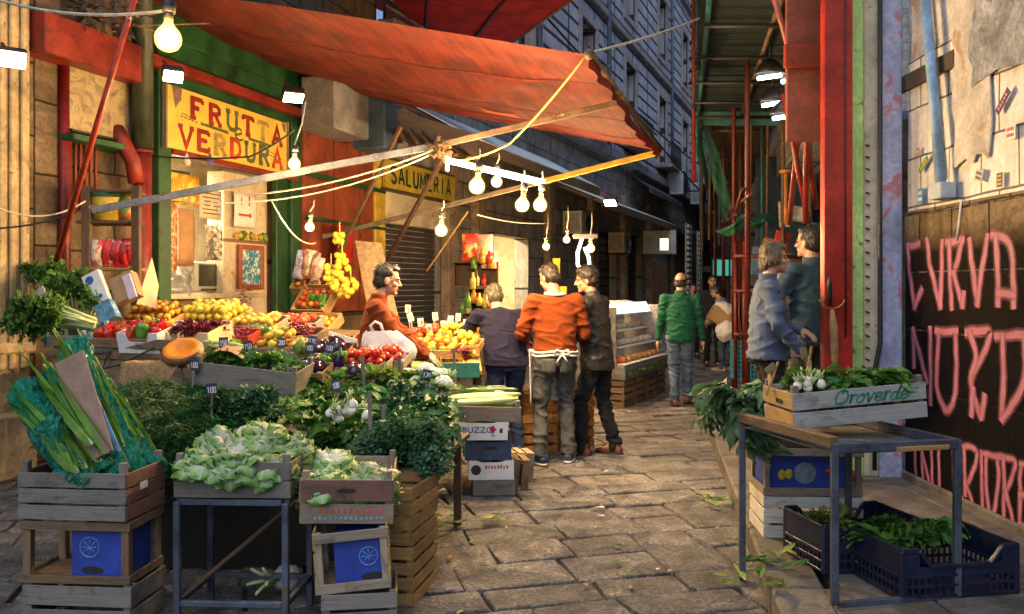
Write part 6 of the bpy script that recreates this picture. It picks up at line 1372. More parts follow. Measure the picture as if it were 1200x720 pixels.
def bf(u, v):
    x = -2.52+.62*u; y = 5.62-.22*v; z = 1.085-.004*v
    if v > .55: y = 5.5-(v-.55)*.05; z = 1.083-(v-.55)*(.26+.16*math.sin(u*7)+.1*math.sin(u*17))
    return V((x, y+.012*math.sin(u*20)*max(0, v-.5), z+.008*noise.noise(V((u*8, v*8, 5)))))
w.grid(bf, 24, 14); w.build('cloth', pbr('burlap', (.36, .22, .10), .9, .3, 40, .6, 200), bl, True, .004)
pk = thing('pumpkin', 'cut pumpkin showing bright orange flesh on the burlap', 'pumpkin', P(214, 414, 5.58)); c = P(214, 414, 5.58)
w = MB(); w.lathe([(0, -.075), (.06, -.075), (.125, -.05), (.155, .0), (.15, .03), (.135, .045)], Matrix.Translation(c)@Matrix.Rotation(rad(32), 4, 'X')@Matrix.Scale(.85, 4), 28, lambda a, z: 1+.04*abs(math.cos(5*a))); w.build('rind', pbr('pumpkin_rind', (.22, .10, .05), .5, .4, 9, .2, spot=(.40, .24, .10), spotscale=12), pk, True)
w = MB(); w.lathe([(.135, .045), (.128, .052), (.095, .05), (.075, .035), (.03, .02), (0, .02)], Matrix.Translation(c)@Matrix.Rotation(rad(32), 4, 'X')@Matrix.Scale(.85, 4), 28, lambda a, z: 1+.04*abs(math.cos(5*a))); w.build('flesh', pbr('pumpkin_flesh', (.78, .24, .010), .45, .08, 20, .4, 60), pk, True)

# ---- back left boxes
def fill(M, L, W_, z, key, d, lab, grp, layers=1, jit=.15, n=None, keep=1.0, rots=None, sc=1.0):
    nx, ny = max(1, int(L/d)), max(1, int(W_/d)); cnt = 0
    for l in range(layers):
        for i in range(nx-(l % 2)):
            for j in range(ny-(l % 2)):
                if RN.random() > keep: continue
                x = -L/2+d*(i+.5+.5*(l % 2))+(L-nx*d)/2+RN.uniform(-jit, jit)*d; y = -W_/2+d*(j+.5+.5*(l % 2))+(W_-ny*d)/2+RN.uniform(-jit, jit)*d
                kk = key if isinstance(key, str) else RN.choice(key)
                p = M@V((x, y, z+l*d*.72+RN.uniform(-.1, .15)*d)); drop(kk, p, rots() if rots else None, sc*RN.uniform(.84, 1.1), lab, grp); cnt += 1
    return cnt
def mtx(t): return Matrix.LocRotScale(t.location, t.rotation_euler, (1, 1, 1))
rA = rad(-13)
tl = rad(14)
ca = crate('teal tinged crate of celery at the left end of the stall', .37, .3, .10, P(93, 401, 6.42), (tl, 0, rA), ((.05, .95),), m_=woodT, posth=.13)
for i in range(6): p = mtx(ca)@V((-.14+.055*i, .04, .13)); drop('celery%d' % (i % 2), p, (rad(75), 0, rad(-70)+RN.uniform(-.5, .3)), .9, 'celery stalks lying in the teal tinged crate', 'celery in the crate')
for i, (px, py, Y, rx, ry, s_) in enumerate(((78, 384, 6.7, -.2, -.5, .85), (90, 382, 6.72, -.1, -.2, .85), (70, 366, 6.9, .2, -.5, .85), (86, 368, 6.85, 0, -.35, .8), (100, 384, 6.7, -.4, .0, .7), (62, 352, 7.0, .1, -.5, .85), (76, 354, 7.05, .2, -.3, .8))):
    drop('celery%d' % (i % 2), P(px, py, Y), (rx, ry, i*1.1), s_, 'tall leafy celery bunch standing at the left end of the stall', 'standing celery bunches')
crate('teal tinged crate of red peppers beside the celery', .30, .3, .10, P(140, 404, 6.3), (tl, 0, rA), ((.05, .95),), m_=woodT, posth=.13)
fill(Matrix.LocRotScale(P(140, 404, 6.3), Euler((tl, 0, rA)), (1, 1, 1)), .27, .27, .10, 'redpepper', .085, 'shiny red pepper in the teal tinged crate', 'red peppers in the crate', 1)
cw = carton('white cardboard box printed with faint lines and a pepper in its dip', .33, .32, .15, P(180, 406, 6.22), (tl, 0, rA), cardW, .45); print_on(cw, words_row(-.02, .1, .07, .018, 7, .2)+words_row(-.04, .1, .045, .009, 9)+words_row(-.04, .1, .03, .009, 8), -.1655, pbr('grey_print', (.25, .23, .25), .7, .1, 5, 0))
fill(mtx(cw), .3, .28, .13, ['redpepper', 'redpepper', 'greenpepper', 'yellowpepper'], .088, 'pepper in the white cardboard box', 'mixed peppers in the white box', 1)
cc = carton('cream cardboard box of dark radicchio right of the white box', .40, .32, .14, P(232, 404, 6.25), (tl, 0, rA), cardY, .5)
fill(mtx(cc), .36, .28, .10, 'radicchio', .12, 'dark red radicchio in the cream cardboard box', 'radicchio heads', 1, sc=.62)
cr2 = carton('red cardboard box at the right end of the back row', .26, .2, .085, P(282, 402, 6.6), (tl, 0, rA), pbr('red_card', (.38, .03, .02), .6, .2, 8, .1), 0)
fill(mtx(cr2), .22, .18, .075, 'grapes', .10, 'red grapes in the red cardboard box', 'red grapes', 1, sc=.8)
ck = crate('tilted tray of persimmons behind the white box', .5, .36, .08, P(185, 378, 7.3), (rad(16), 0, rA), ((.05, .95),), m_=woodY); fill(mtx(ck), .46, .32, .09, 'persimmon', .072, 'orange persimmon in the tilted tray behind the white box', 'persimmons', 2)
ck = crate('tilted tray of lemons in the middle of the back row', .56, .40, .08, P(250, 378, 7.4), (rad(16), 0, rA), ((.05, .95),), m_=woodY); fill(mtx(ck), .52, .36, .09, ['lemon', 'lemon', 'yellowapple'], .072, 'yellow lemon or quince in the tilted middle tray', 'yellow fruit in the middle tray', 2)
ck = crate('tilted tray of yellow apples right of the lemons', .46, .32, .08, P(303, 386, 7.3), (rad(16), 0, rA), ((.05, .95),), m_=woodP); fill(mtx(ck), .42, .28, .09, ['yellowapple', 'yellowapple', 'persimmon'], .074, 'yellow fruit in the tray right of the lemons', 'yellow apples', 1)
ck = crate('tray of red apples before the tilted crates at the back', .46, .32, .08, P(345, 386, 7.5), (rad(16), 0, rA), ((.05, .95),), m_=woodP); fill(mtx(ck), .42, .28, .09, ['apple', 'apple', 'tomato'], .074, 'red apple in the tray before the tilted crates', 'red apples in the tray', 1)
# mid row
for i, (px, py, Y, s_) in enumerate(((258, 406, 6.0, .95), (280, 403, 6.05, .95), (305, 424, 5.8, .82), (327, 420, 5.85, .85), (270, 412, 5.85, .8))): drop('cabbage' if i > 1 else 'curlyE0', P(px, py+12, Y), (RN.uniform(-.2, .2), 0, i), s_*.85, ('round savoy cabbage above the grey plank crate' if i > 1 else 'loose pale curly lettuce behind the savoy cabbages'), 'savoy cabbages' if i > 1 else 'pale curly lettuces')
for i in range(4): drop('cucuzza%d' % (i % 3), P(262+i*6, 404+i*3, 5.95), (0, .1, rad(-12)), .6, 'pale green marrow lying behind the cabbages', 'pale marrows')
gc = crate('wide grey plank crate between the cabbages and the greens', .66, .36, .16, P(298, 452, 5.5), (rad(6), rad(6), rad(-4)), ((.03, .97),), m_=woodG, posth=.19)
for i in range(6): drop('curlyC%d' % (i % 2), mtx(gc)@V((-.25+.1*i, RN.uniform(-.05, .1), .12)), None, .75, 'loose green leaves in the wide grey plank crate', 'leaves in the grey plank crate')
w = MB(); w.grid(lambda u, v: mtx(gc)@V((-.32+.25*u, -.05+.16*v, .17+.05*math.sin(3*u)+.02*noise.noise(V((u*5, v*5, 1))))), 10, 6); tag(w.build('brown_paper', card), 'brown paper sheet over the left of the grey plank crate', 'paper')
for nm, px, py, Y, L, W_, key, d, lab, grp, bl_, mm in (('a', 385, 418, 6.25, .34, .30, 'aubergine', .105, 'dark glossy aubergine beside the savoy cabbages', 'aubergines by the cabbages', 'wooden tray of aubergines beside the savoy cabbages', woodO), ('b', 362, 442, 5.75, .28, .26, 'aubergine', .10, 'round aubergine in the tray above the greens', 'aubergines above the greens', 'tray of aubergines just above the greens', woodO),
    ('c', 402, 420, 6.7, .28, .24, 'redpepper', .085, 'red pepper behind the aubergines', 'peppers behind the aubergines', 'tray of red peppers behind the aubergines', woodY), ('d', 428, 432, 6.05, .38, .26, 'tomato', .062, 'small tomato in the tray before the plastic bag', 'tomatoes before the bag', 'tray of tomatoes in front of the white plastic bag', woodP),
    ('e', 418, 450, 5.7, .34, .26, ['aubergine', 'greenpepper'], .10, 'dark aubergine or pepper under the tomatoes', 'dark vegetables under the tomatoes', 'tray of dark vegetables under the tomatoes', woodO), ('f', 458, 428, 6.2, .26, .24, 'tomato', .062, 'tomato in the tray right of the plastic bag', 'tomatoes right of the bag', 'small tray of tomatoes right of the plastic bag', woodP)):
    ck = crate(bl_, L, W_, .07, P(px, py, Y), (rad(12), 0, rad(-8)), ((.05, .95),), m_=mm); fill(mtx(ck), L-.03, W_-.03, .075, key, d, lab, grp, 2 if d < .08 else 1, rots=(lambda: (RN.uniform(1, 2), RN.uniform(-.4, .4), RN.uniform(0, 6))) if 'aubergine' in key else None)
for i in range(7): drop('curlyE%d' % (i % 2), P(400+RN.uniform(0, 65), 446+RN.uniform(-6, 6), 5.6), None, .6, 'pale green loose leaves under the tomato trays', 'pale leaves under the tomatoes')
w = MB(); w.beam(P(385, 395, 6.7), P(470, 420, 6.35), .012, .09); tag(w.build('white_board', cardW), 'white board edge behind the tomatoes', 'board')
for px, py, Y, L, W_, key, d, lab, grp, bl_, mm in ((330, 412, 6.35, .34, .28, ['yellowapple', 'persimmon'], .074, 'yellow or orange fruit above the savoy cabbages', 'fruit above the cabbages', 'tray of mixed fruit above the savoy cabbages', woodP), (352, 398, 6.8, .36, .28, ['grapes'], .12, 'dark grapes behind the aubergines', 'dark grapes', 'tray of dark grapes behind the aubergines', woodO), (318, 400, 6.75, .3, .26, ['lemon', 'greenpepper'], .085, 'lemon or green pepper before the yellow apples', 'lemons and peppers before the apples', 'tray of lemons and green peppers before the yellow apples', woodY),
    (440, 402, 7.0, .34, .24, ['tomato', 'persimmon'], .066, 'orange red fruit behind the plastic bag', 'fruit behind the bag', 'tray of orange red fruit behind the plastic bag', woodP), (345, 430, 6.0, .32, .24, ['cabbage'], .17, 'small cabbage between the savoy cabbages and the aubergines', 'small cabbages', 'tray of small cabbages beside the aubergines', woodG), (392, 436, 5.95, .3, .24, ['greenpepper', 'redpepper', 'aubergine'], .095, 'pepper or aubergine in the mixed middle tray', 'mixed middle tray vegetables', 'mixed tray of peppers and aubergines in the middle', woodO)):
    ck = crate(bl_, L, W_, .07, P(px, py, Y), (rad(12), 0, rad(-8)), ((.05, .95),), m_=mm); fill(mtx(ck), L-.03, W_-.03, .075, key, d, lab, grp, 2 if d < .08 else 1, sc=.62 if key == ['cabbage'] else 1)
# fruit table in front of the seller
table_top('fruit table in front of the seller in the orange jumper', [(-.80, 6.75, .93), (-.24, 6.82, .90), (-.36, 8.9, 1.0), (-1.0, 8.9, 1.02)], .95, woodY)
FT = [('mandarin', 492, 408, 7.3, .3, .3, .06, 'mandarin in the green tray under the seller hands', 'mandarins by the hands', 'teal tray of mandarins under the hands of the seller', 'persimmon'), ('orange', 520, 408, 7.3, .32, .28, .076, 'orange in the middle tray of the fruit table', 'oranges on the fruit table', 'wooden tray of oranges on the fruit table', 'mandarin'), ('lemon', 545, 402, 7.6, .30, .3, .074, 'lemon in the tray nearest the man in the navy jumper', 'lemons near the navy jumper', 'tray of lemons nearest the man in the navy jumper', 'yellowapple'),
      ('apple', 505, 393, 7.9, .32, .28, .076, 'apple in the second row of the fruit table', 'apples on the fruit table', 'tray of apples in the second row of the fruit table', 'persimmon'), ('yellowapple', 532, 391, 8.2, .34, .3, .076, 'pale apple in the second row of the fruit table', 'pale apples on the fruit table', 'tray of pale apples in the second row', 'lemon'), ('orange', 555, 388, 8.5, .34, .3, .076, 'orange in the back row of the fruit table', 'oranges at the back', 'tray of oranges in the back row', 'lemon'), ('tomato', 482, 396, 7.9, .26, .26, .064, 'round tomato behind the hands of the seller', 'tomatoes behind the hands', 'tray of tomatoes behind the hands of the seller', 'apple')]
for key, px, py, Y, L, W_, d, lab, grp, bl_, k2 in FT:
    ck = crate(bl_, L, W_, .075, P(px, py+8, Y), (rad(9), 0, rad(-6)), ((.05, .95),), m_=pbr('teal_tray', (.02, .16, .12), .5, .2, 5, .1) if 'teal' in bl_ else woodY); fill(mtx(ck), L-.03, W_-.03, .075, [key, key, k2], d, lab, grp, 2)
w = MB(); w.box(P(540, 434, 6.78), (.30, .02, .12), Matrix.Rotation(rad(5), 3, 'Z'), .003); tag(w.build('teal_board', pbr('teal_board', (.02, .17, .14), .55, .25, 5, .1)), 'teal board on the near end of the fruit table', 'board')
for i in range(10): drop('lemon' if i % 2 else 'radicchio', P(545+RN.uniform(-12, 18), 416+RN.uniform(-5, 6), 7.0), None, .8 if i % 2 else .35, 'loose fruit at the near corner of the fruit table' if i % 2 else 'small dark leaf head at the near corner of the fruit table', 'loose fruit at the corner' if i % 2 else 'small dark heads at the corner')
# price tags
for px, py, Y, dr in ((228, 428, 5.3, .28), (262, 402, 5.6, .26), (291, 406, 5.55, .28), (248, 457, 4.75, .22), (363, 408, 5.7, .22), (394, 452, 5.1, .25), (386, 408, 5.9, .15), (500, 440, 5.5, .2), (366, 400, 6.0, .2), (330, 402, 6.2, .2)): price(px, py, Y, dr, True, .075)
for px, py, Y, dr in ((434, 470, 4.62, .3), (448, 485, 4.7, .22), (338, 440, 5.3, .1), (427, 425, 5.5, .18), (470, 425, 5.7, .22), (533, 418, 6.6, .2)):
    w = MB(); c = P(px, py, Y); w.beam(c-V((.0, 0, dr)), c+V((RN.uniform(-.02, .02), 0, .05)), .022, .008, (0, 1, 0)); tag(w.build('wooden_stake', woodG), 'bare grey wooden stake standing in the vegetables', 'stake', 'bare wooden stakes')
for px, py, Y, dr in ((481, 372, 8.2, .24), (493, 378, 7.9, .18), (510, 371, 8.5, .3), (520, 381, 8.2, .2), (528, 375, 8.4, .24), (537, 372, 8.6, .26), (546, 379, 8.4, .2), (503, 385, 7.8, .16), (478, 362, 8.6, .3), (553, 377, 8.7, .22), (470, 392, 7.6, .14), (340, 372, 7.9, .2), (356, 385, 7.4, .18), (322, 370, 8, .2)): price(px, py, Y, dr, False, .07)

# ================================================================= shop front clutter
sh_ = thing('display_shelf', 'dark wooden shelf with buckets and crisps left of the shop opening', 'shelf', P(135, 320, 7.4))
for px in (102, 160): w = MB(); w.beam(P(px, 375, 7.35), P(px, 218, 7.35), .07, .06, (0, 1, 0)); w.build('upright', woodD, sh_, True)
for py in (316, 262, 226): w = MB(); w.box(P(131, py, 7.5), (.46, .34, .025)); w.build('shelf_board', woodY if py == 316 else woodD, sh_, True)
def bag(px, py, Y, wd_, hh, m_, lab, grp=None, rz=0, name='snack_bag', cat='bag'):
    w = MB(); c = P(px, py, Y); M = Matrix.Rotation(rz, 3, 'Y')
    def f(u, v):
        e = math.sin(math.pi*u)*math.sin(math.pi*v); return c+M@V(((u-.5)*wd_*(1-.08*math.sin(math.pi*v)), -.045*e**.6-.01*noise.noise(V((u*6, v*7, px))), (v-.5)*hh))
    def g(u, v): e = math.sin(math.pi*u)*math.sin(math.pi*v); return c+M@V(((.5-u)*wd_*(1-.08*math.sin(math.pi*v)), .03*e**.6+.001, (v-.5)*hh))
    w.grid(f, 8, 10); w.grid(g, 4, 4); return tag(w.build(name, m_), lab, cat, grp)
crisp = pbr('red_crisp_bag', (.48, .02, .02), .28, .5, 9, .3, 20, spot=(.75, .7, .6), spotscale=16, spotcut=.6)
for i, px in enumerate((113, 124, 134, 143, 152)): bag(px, 296+RN.uniform(-2, 2), 7.38+.02*i, .13, .24, crisp if i else pbr('white_red_bag', (.7, .6, .45), .3, .4, 8, .3, 20, spot=(.55, .03, .02), spotscale=9, spotcut=.5), 'shiny red bag of crisps on the dark shelf' if i else 'white and red snack bag at the left of the shelf', 'red crisp bags' if i else None, RN.uniform(-.1, .1))
bk = thing('yellow_bucket', 'yellow tub standing on the top of the dark shelf', 'bucket', P(124, 258, 7.45)); c = P(124, 259, 7.45)
w = MB(); w.lathe([(0, 0), (.10, 0), (.125, .21), (.12, .22)], Matrix.Translation(c), 20); w.build('tub', yellowP, bk, True); w = MB(); w.lathe([(.13, .2), (.13, .24), (.0, .245)], Matrix.Translation(c), 20); w.build('lid', greenP, bk, True)
bag(143, 242, 7.48, .16, .24, pbr('green_fruit_bag', (.10, .22, .05), .35, .4, 9, .3, 20, spot=(.6, .08, .02), spotscale=8, spotcut=.55), 'green bag with a red print beside the yellow tub')
# leaning boxes below the shelf
def slab_at(c, size, rot, m_, nm, lab, cat='cardboard', extra=None):
    o = thing(nm, lab, cat, c, rot); w = MB(); w.box((0, 0, 0), size, None, .004); w.build('board', m_, o); 
    if extra:
        w = MB(); 
        for x, z, r0 in extra[0]: w.lathe([(r0, 0), (0, 0)], Matrix.Translation((x, -size[1]/2-.002, z))@Matrix.Rotation(rad(90), 4, 'X'), 18)
        w.build('printed_disc', extra[1], o)
    return o
slab_at(P(114, 340, 6.7), (.15, .05, .30), (rad(-15), rad(-28), 0), cardW, 'printed_carton', 'white carton with blue discs tilted below the shelf', 'box', ([(-.02, .09, .035), (.02, -.07, .018)], pbr('blue_disc', (.03, .12, .5), .5, .2, 5, 0)))
slab_at(P(148, 338, 6.8), (.20, .10, .22), (rad(-15), rad(-24), 0), card, 'brown_carton', 'open brown carton tilted right of the white disc carton', 'box'); slab_at(P(152, 336, 6.72), (.07, .02, .21), (rad(-15), rad(-24), 0), pbr('lilac_card', (.55, .47, .58), .7, .1, 5, 0), 'lilac_flap', 'pale lilac flap on the open brown carton')
slab_at(P(126, 366, 6.55), (.14, .08, .16), (rad(-15), rad(-30), 0), pbr('blue_white_card', (.10, .25, .42), .6, .4, 22, 0, spot=(.6, .6, .6), spotscale=20), 'blue_carton', 'blue patterned carton under the white disc carton', 'box')
slab_at(P(51, 356, 6.45), (.10, .015, .26), (rad(-10), rad(-28), 0), pbr('greyish_card', (.42, .36, .29), .8, .2, 7, 0), 'price_board', 'grey cardboard price board in front of the celery', 'sign', ([(-.01, .05, .02), (.015, -.03, .024)], ink))
w = MB(); a_, b_, c_, d_ = P(178, 302, 7.3), P(186, 335, 7.2), P(182, 362, 6.9), P(160, 356, 6.9); w.grid(lambda u, v: a_.lerp(b_, u).lerp(d_.lerp(c_, u), v)+V((0, .04*math.sin(3*u)*v, 0)), 8, 8); tag(w.build('paper_cone', pbr('cream_paper', (.62, .48, .28), .8, .15, 6, .1)), 'folded cream wrapping paper hanging below the red pipe', 'paper')
# goods in the shop opening
tv = thing('television', 'old boxy television with grey screen in the shop opening', 'television', F1.pt(S(243), -.5, 1.6)); s_, z_ = F1.hit(243, 324, -.25)
w = MB(); w.fbox(F1, s_-.24, s_+.24, -.62, -.22, z_-.19, z_+.17, .02); w.build('cabinet', pbr('tv_silver', (.36, .35, .33), .4, .15, 4, .1), tv, True)
w = MB(); w.fbox(F1, s_-.2, s_+.2, -.23, -.212, z_-.12, z_+.14, .012); w.build('screen', pbr('tv_screen', (.06, .065, .06), .12, .2, 2, 0), tv, True)
w = MB(); w.fbox(F1, s_-.16, s_+.16, -.225, -.214, z_-.17, z_-.145, .002); w.build('control_strip', blackM, tv, True)
cb_ = thing('counter_shelf', 'cream counter carrying the television in the shop opening', 'counter', F1.pt(s_, -.4, 1)); w = MB(); w.fbox(F1, oa+.05, ob-.1, -.8, -.1, z_-.26, z_-.2, .01); w.build('top', creamP, cb_, True); w = MB(); w.fbox(F1, oa+.1, ob-.15, -.75, -.2, .06, z_-.26, .01); w.build('base', woodO, cb_, True)
w = MB(); s2_, z2_ = F1.hit(208, 328, -.2)
def fs(u, v): return F1.pt(s2_+(u-.5)*.48, -.2+.06*noise.noise(V((u*5, v*7, 1)))+.1*math.sin(3.14*u), z2_-.2+.42*v)
w.grid(fs, 16, 16); tag(w.build('silver_sack', pbr('silver_plastic', (.42, .44, .46), .25, .3, 7, .5, 25, metal=.3)), 'crumpled silver grey plastic sack left of the television', 'sack')
fp = thing('framed_picture', 'red framed blue and white picture on the cream wall', 'picture', F1.pt(S(297), -.12, 1.9)); s_, z_ = F1.hit(296, 312, -.05)
w = MB(); w.fbox(F1, s_-.22, s_+.22, -.1, -.07, z_-.25, z_+.22, .004); w.build('print', pbr('blue_abstract', (.02, .22, .38), .5, .5, 9, 0, spot=(.62, .72, .7), spotscale=17, spotcut=.5), fp, True)
w = MB()
for a, b_, c_, e in ((-.26, -.2, -.29, .26), (.2, .26, -.29, .26), (-.2, .2, -.29, -.23), (-.2, .2, .2, .26)): w.fbox(F1, s_+a, s_+b_, -.1, -.05, z_+c_, z_+e, .006)
w.build('frame', pbr('red_frame', (.3, .06, .025), .4, .2, 6, .1), fp, True)
w = MB(); w.fbox(F1, S(272), S(322), -.35, -.11, .05, 2.95, .01); tag(w.build('cream_partition', creamP), 'cream partition behind the framed picture', 'partition')
w = MB(); w.fbox(F1, S(272), S(322), -.34, -.1, Z1(296, 285), Z1(296, 285)+.04); tag(w.build('wall_shelf', woodO), 'little shelf above the framed picture', 'shelf')
for i in range(9): drop(['lemon', 'yellowapple', 'greenpepper'][i % 3], F1.pt(S(283+i*4), -.03-RN.uniform(0, .1), Z1(296, 285)+.085), None, 1.0, 'fruit lined up on the little shelf over the picture', 'fruit on the little shelf')
def hang(px, py, w_, h_, d, m_, nm, lab, cat='poster', extra=None, roll=0):
    s_, z_ = F1.hit(px, py, d); o = thing(nm, lab, cat, F1.pt(s_, d, z_), (0, roll, F1.ang)); w = MB(); w.grid(lambda u, v: V(((u-.5)*w_, -.01*math.sin(3*u)-.012*math.sin(v*3), (v-.5)*h_)), 6, 6); w.build('sheet', m_, o, False, .003)
    if extra: w = MB(); [w.box(x, s2, None, .0005) for x, s2 in extra[0]]; w.build('print', extra[1], o)
fposter = pbr('fruit_poster', (.65, .36, .03), .5, .4, 5, 0, spot=(.8, .62, .08), spotscale=9, spotcut=.5)
hang(211, 222, .62, .34, -.02, fposter, 'fruit_poster', 'orange and yellow fruit poster at the top of the shop opening')
hang(197, 276, .26, .74, .0, pbr('nut_bags', (.55, .16, .03), .5, .5, 12, .3, 60, spot=(.75, .6, .42), spotscale=26, spotcut=.5), 'hanging_sacks', 'long strip of orange snack packs hanging at the left of the opening')
hang(218, 278, .26, .62, -.05, pbr('tan_card', (.45, .25, .12), .8, .2, 4, .1), 'tan_board', 'tan board hanging beside the orange snack packs')
hang(246, 240, .40, .34, -.05, pbr('note_paper', (.62, .55, .36), .8, .15, 4, 0), 'handwritten_notice', 'cream notice with lines of writing in the shop opening', 'notice', ([((RN.uniform(-.02, .02), -.022, .12-.045*k), (.3, .001, .012)) for k in range(6)], ink))
hang(287, 247, .46, .42, -.04, cardW, 'arrow_notice', 'white notice with a red arrow pointing right', 'notice', ([((-.05, -.024, -.06), (.22, .001, .028)), ((.07, -.024, -.06), (.03, .001, .06)), ((.09, -.0242, -.06), (.02, .001, .035)), ((-.1, -.024, .1), (.02, .001, .1)), ((.06, -.024, .12), (.03, .001, .12))], pbr('arrow_red', (.6, .02, .02), .6, .1, 5, 0)))
hang(250, 285, .3, .4, -.12, pbr('busy_photo', (.3, .28, .22), .5, .6, 14, 0, spot=(.65, .6, .45), spotscale=20, spotcut=.5), 'photo_board', 'board of small pictures above the television')
w = MB(); c = F1.pt(S(284), .1, 0); s_, z_ = F1.hit(281, 352, .1)
for k in range(60): w.ell(F1.pt(s_+RN.gauss(0, .055), .1+RN.gauss(0, .04), z_+RN.uniform(-.15, .13)), (.016, .016, .011), Matrix.Rotation(RN.uniform(0, 3), 3, 'X'), 7, 5)
tag(w.build('nut_net', pbr('nut_shell', (.42, .24, .12), .6, .3, 30, .2, 60)), 'net of brown nuts hanging left of the framed picture', 'net')
s_, z_ = F1.hit(283, 300, -.05)
gl = thing('garlic_string', 'string of garlic hanging above the television', 'garlic', F1.pt(S(262), -.05, 2.2)); s_, z_ = F1.hit(255, 284, -.02)
w = MB()
for k in range(13): w.ell(F1.pt(s_+.03*math.sin(k*2.3), -.02+.03*math.cos(k*2.3), z_-.18+.03*k), .026, None, 8, 6)
w.build('bulbs', whiteV, gl, True); w = MB(); w.tube([F1.pt(s_, -.02, z_+.1), F1.pt(s_, -.02, z_+.4)], .005, 5); w.build('string', cableW, gl, True)
for px, col, lab in ((219, (.7, .65, .5), 'small white hanging charm under the left of the FRUTTA sign'), (246, (.1, .1, .3), 'small dark hanging charm under the middle of the FRUTTA sign')):
    s_, z_ = F1.hit(px, 188, .2); w = MB(); w.lathe([(0, -.06), (.035, -.05), (.04, -.01), (.02, .03), (.008, .08), (0, .08)], Matrix.Translation(F1.pt(s_, .2, z_)), 10); tag(w.build('hanging_charm', pbr('charm_%d' % px, col, .5, .3, 20, 0, spot=(.7, .55, .05), spotscale=20)), lab, 'charm')
# crates and lemon nets left of the seller
for i, (px, py, Y, rx, ry, lab) in enumerate(((372, 322, 9.3, 50, -8, 'tilted crate of packets at the top of the crate ladder'), (374, 346, 9.0, 52, -14, 'tilted crate of apples in the middle of the crate ladder'), (372, 378, 8.6, 30, -6, 'yellow crate at the foot of the crate ladder'))):
    ck = crate(lab, .46, .34, .12, P(px, py+10, Y), (rad(rx), 0, rad(-16+ry)), ((.05, .95),), m_=woodY); 
    fill(mtx(ck), .4, .3, .09, [['persimmon', 'apple', 'radicchio'], ['apple', 'orange', 'greenpepper'], ['orange', 'lemon', 'apple']][i], .08, ['fruit in the top tilted crate', 'fruit in the middle tilted crate', 'fruit in the yellow foot crate'][i]+' left of the seller', ['fruit, top ladder crate', 'fruit, middle ladder crate', 'fruit, foot ladder crate'][i], 1, sc=.95 if i else .8)
for i, (px, py, n) in enumerate(((388, 330, 5), (401, 318, 8), (411, 346, 3), (398, 293, 2))):
    o = thing('lemon_net', ['shorter net of lemons hanging left of the seller', 'longest net of lemons hanging left of the seller', 'low net of lemons close to the shoulder of the seller', 'small net of lemons hung highest under the red poster'][i], 'net', P(px, py, 8.6)); w = MB(); c = P(px, py, 8.6)
    for k in range(n*3): w.ell(c+V((RN.uniform(-.065, .065), RN.uniform(-.05, .05), -.055*(k//3)+.15+RN.uniform(-.01, .01))), (.034, .034, .042), Matrix.Rotation(RN.uniform(0, 3), 3, 'X'), 9, 7)
    w.build('lemons', MATS['lemon_skin'], o, True); w = MB(); w.tube([c+V((0, 0, .15)), c+V((0, 0, .28))], .006, 5); w.build('net_neck', yellowP, o, True)
hang(404, 287, .46, .5, .35, pbr('red_poster', (.62, .03, .02), .45, .2, 4, 0), 'red_poster', 'red poster with a green shape hanging above the lemon nets', 'poster', ([((0, -.026, .02), (.07, .002, .14)), ((.02, -.027, .03), (.05, .002, .05))], pbr('poster_green', (.05, .25, .08), .5, .2, 5, 0)))
w = MB(); a_, b_ = P(418, 283, 9.6), P(448, 283, 9.6); w.poly([P(416, 282, 9.4), P(447, 285, 9.4), P(470, 385, 9.0), P(436, 390, 9.0)][::-1]); tag(w.build('hessian_sheet', pbr('hessian', (.30, .21, .11), .9, .3, 20, .4, 120)), 'brown hessian sheet hanging behind the seller', 'cloth')
for i in range(5): bag(352+i*5, 312+RN.uniform(-4, 6), 9.1, .12, .3, pbr('foil_bag_%d' % i, [(.35, .35, .5), (.3, .12, .06), (.5, .42, .3), (.22, .1, .05), (.4, .3, .22)][i], .3, .5, 12, .3, 30), 'foil snack packet hanging on the top of the crate ladder', 'foil packets on the ladder', .2)
# dark things above the red cladding
w = MB(); s_, z_ = F1.hit(400, 135, .5); w.fbox(F1, s_-.55, s_+.5, .2, .7, z_-.28, z_+.42, .02); tag(w.build('extractor_box', pbr('grey_box', (.23, .23, .26), .6, .3, 3, .2)), 'grey metal extractor box under the awning above the red cladding', 'extractor')
w = MB(); w.box(P(440, 146, 12.2), (.45, .5, .75), F1.M, .02); tag(w.build('blue_unit', pbr('dark_blue_unit', (.05, .09, .16), .5, .3, 3, .2)), 'dark blue boxed unit beside the grey extractor box', 'extractor')
for i in range(6): w = MB(); w.beam(P(455+i*14, 140+i*5, 12.8), P(470+i*16, 170+i*3, 11.5), .07, .05); tag(w.build('timber_batten', woodO), 'rough timber batten under the roof by the SALUMERIA sign', 'batten', 'rough battens under the roof')
w = MB(); w.grid(lambda u, v: P(430+u*130, 118+40*u+v*(34-6*u), 13.2)+V((0, .1*noise.noise(V((u*5, v*4, 1))), 0)), 12, 5); tag(w.build('roof_lining', woodD), 'dark timber lining under the roof above the SALUMERIA sign', 'roof lining')
w = MB()
for k in range(90):
    c = P(85+RN.uniform(0, 75), 6+RN.uniform(-8, 30), 7.6+RN.uniform(-.2, .3)); leaf(w, c, (RN.gauss(0, 1), RN.gauss(0, .5), RN.gauss(0, 1)), (0, -1, .2), RN.uniform(.08, .2), .05, 1, .1, .2, 2, 4, k)
for k in range(14): c = P(85+RN.uniform(0, 70), 5+RN.uniform(-8, 24), 7.7); w.tube([c, c+V((RN.gauss(0, .2), RN.gauss(0, .1), RN.gauss(0, .1))), c+V((RN.gauss(0, .4), .1, RN.gauss(0, .15)))], .008, 4)
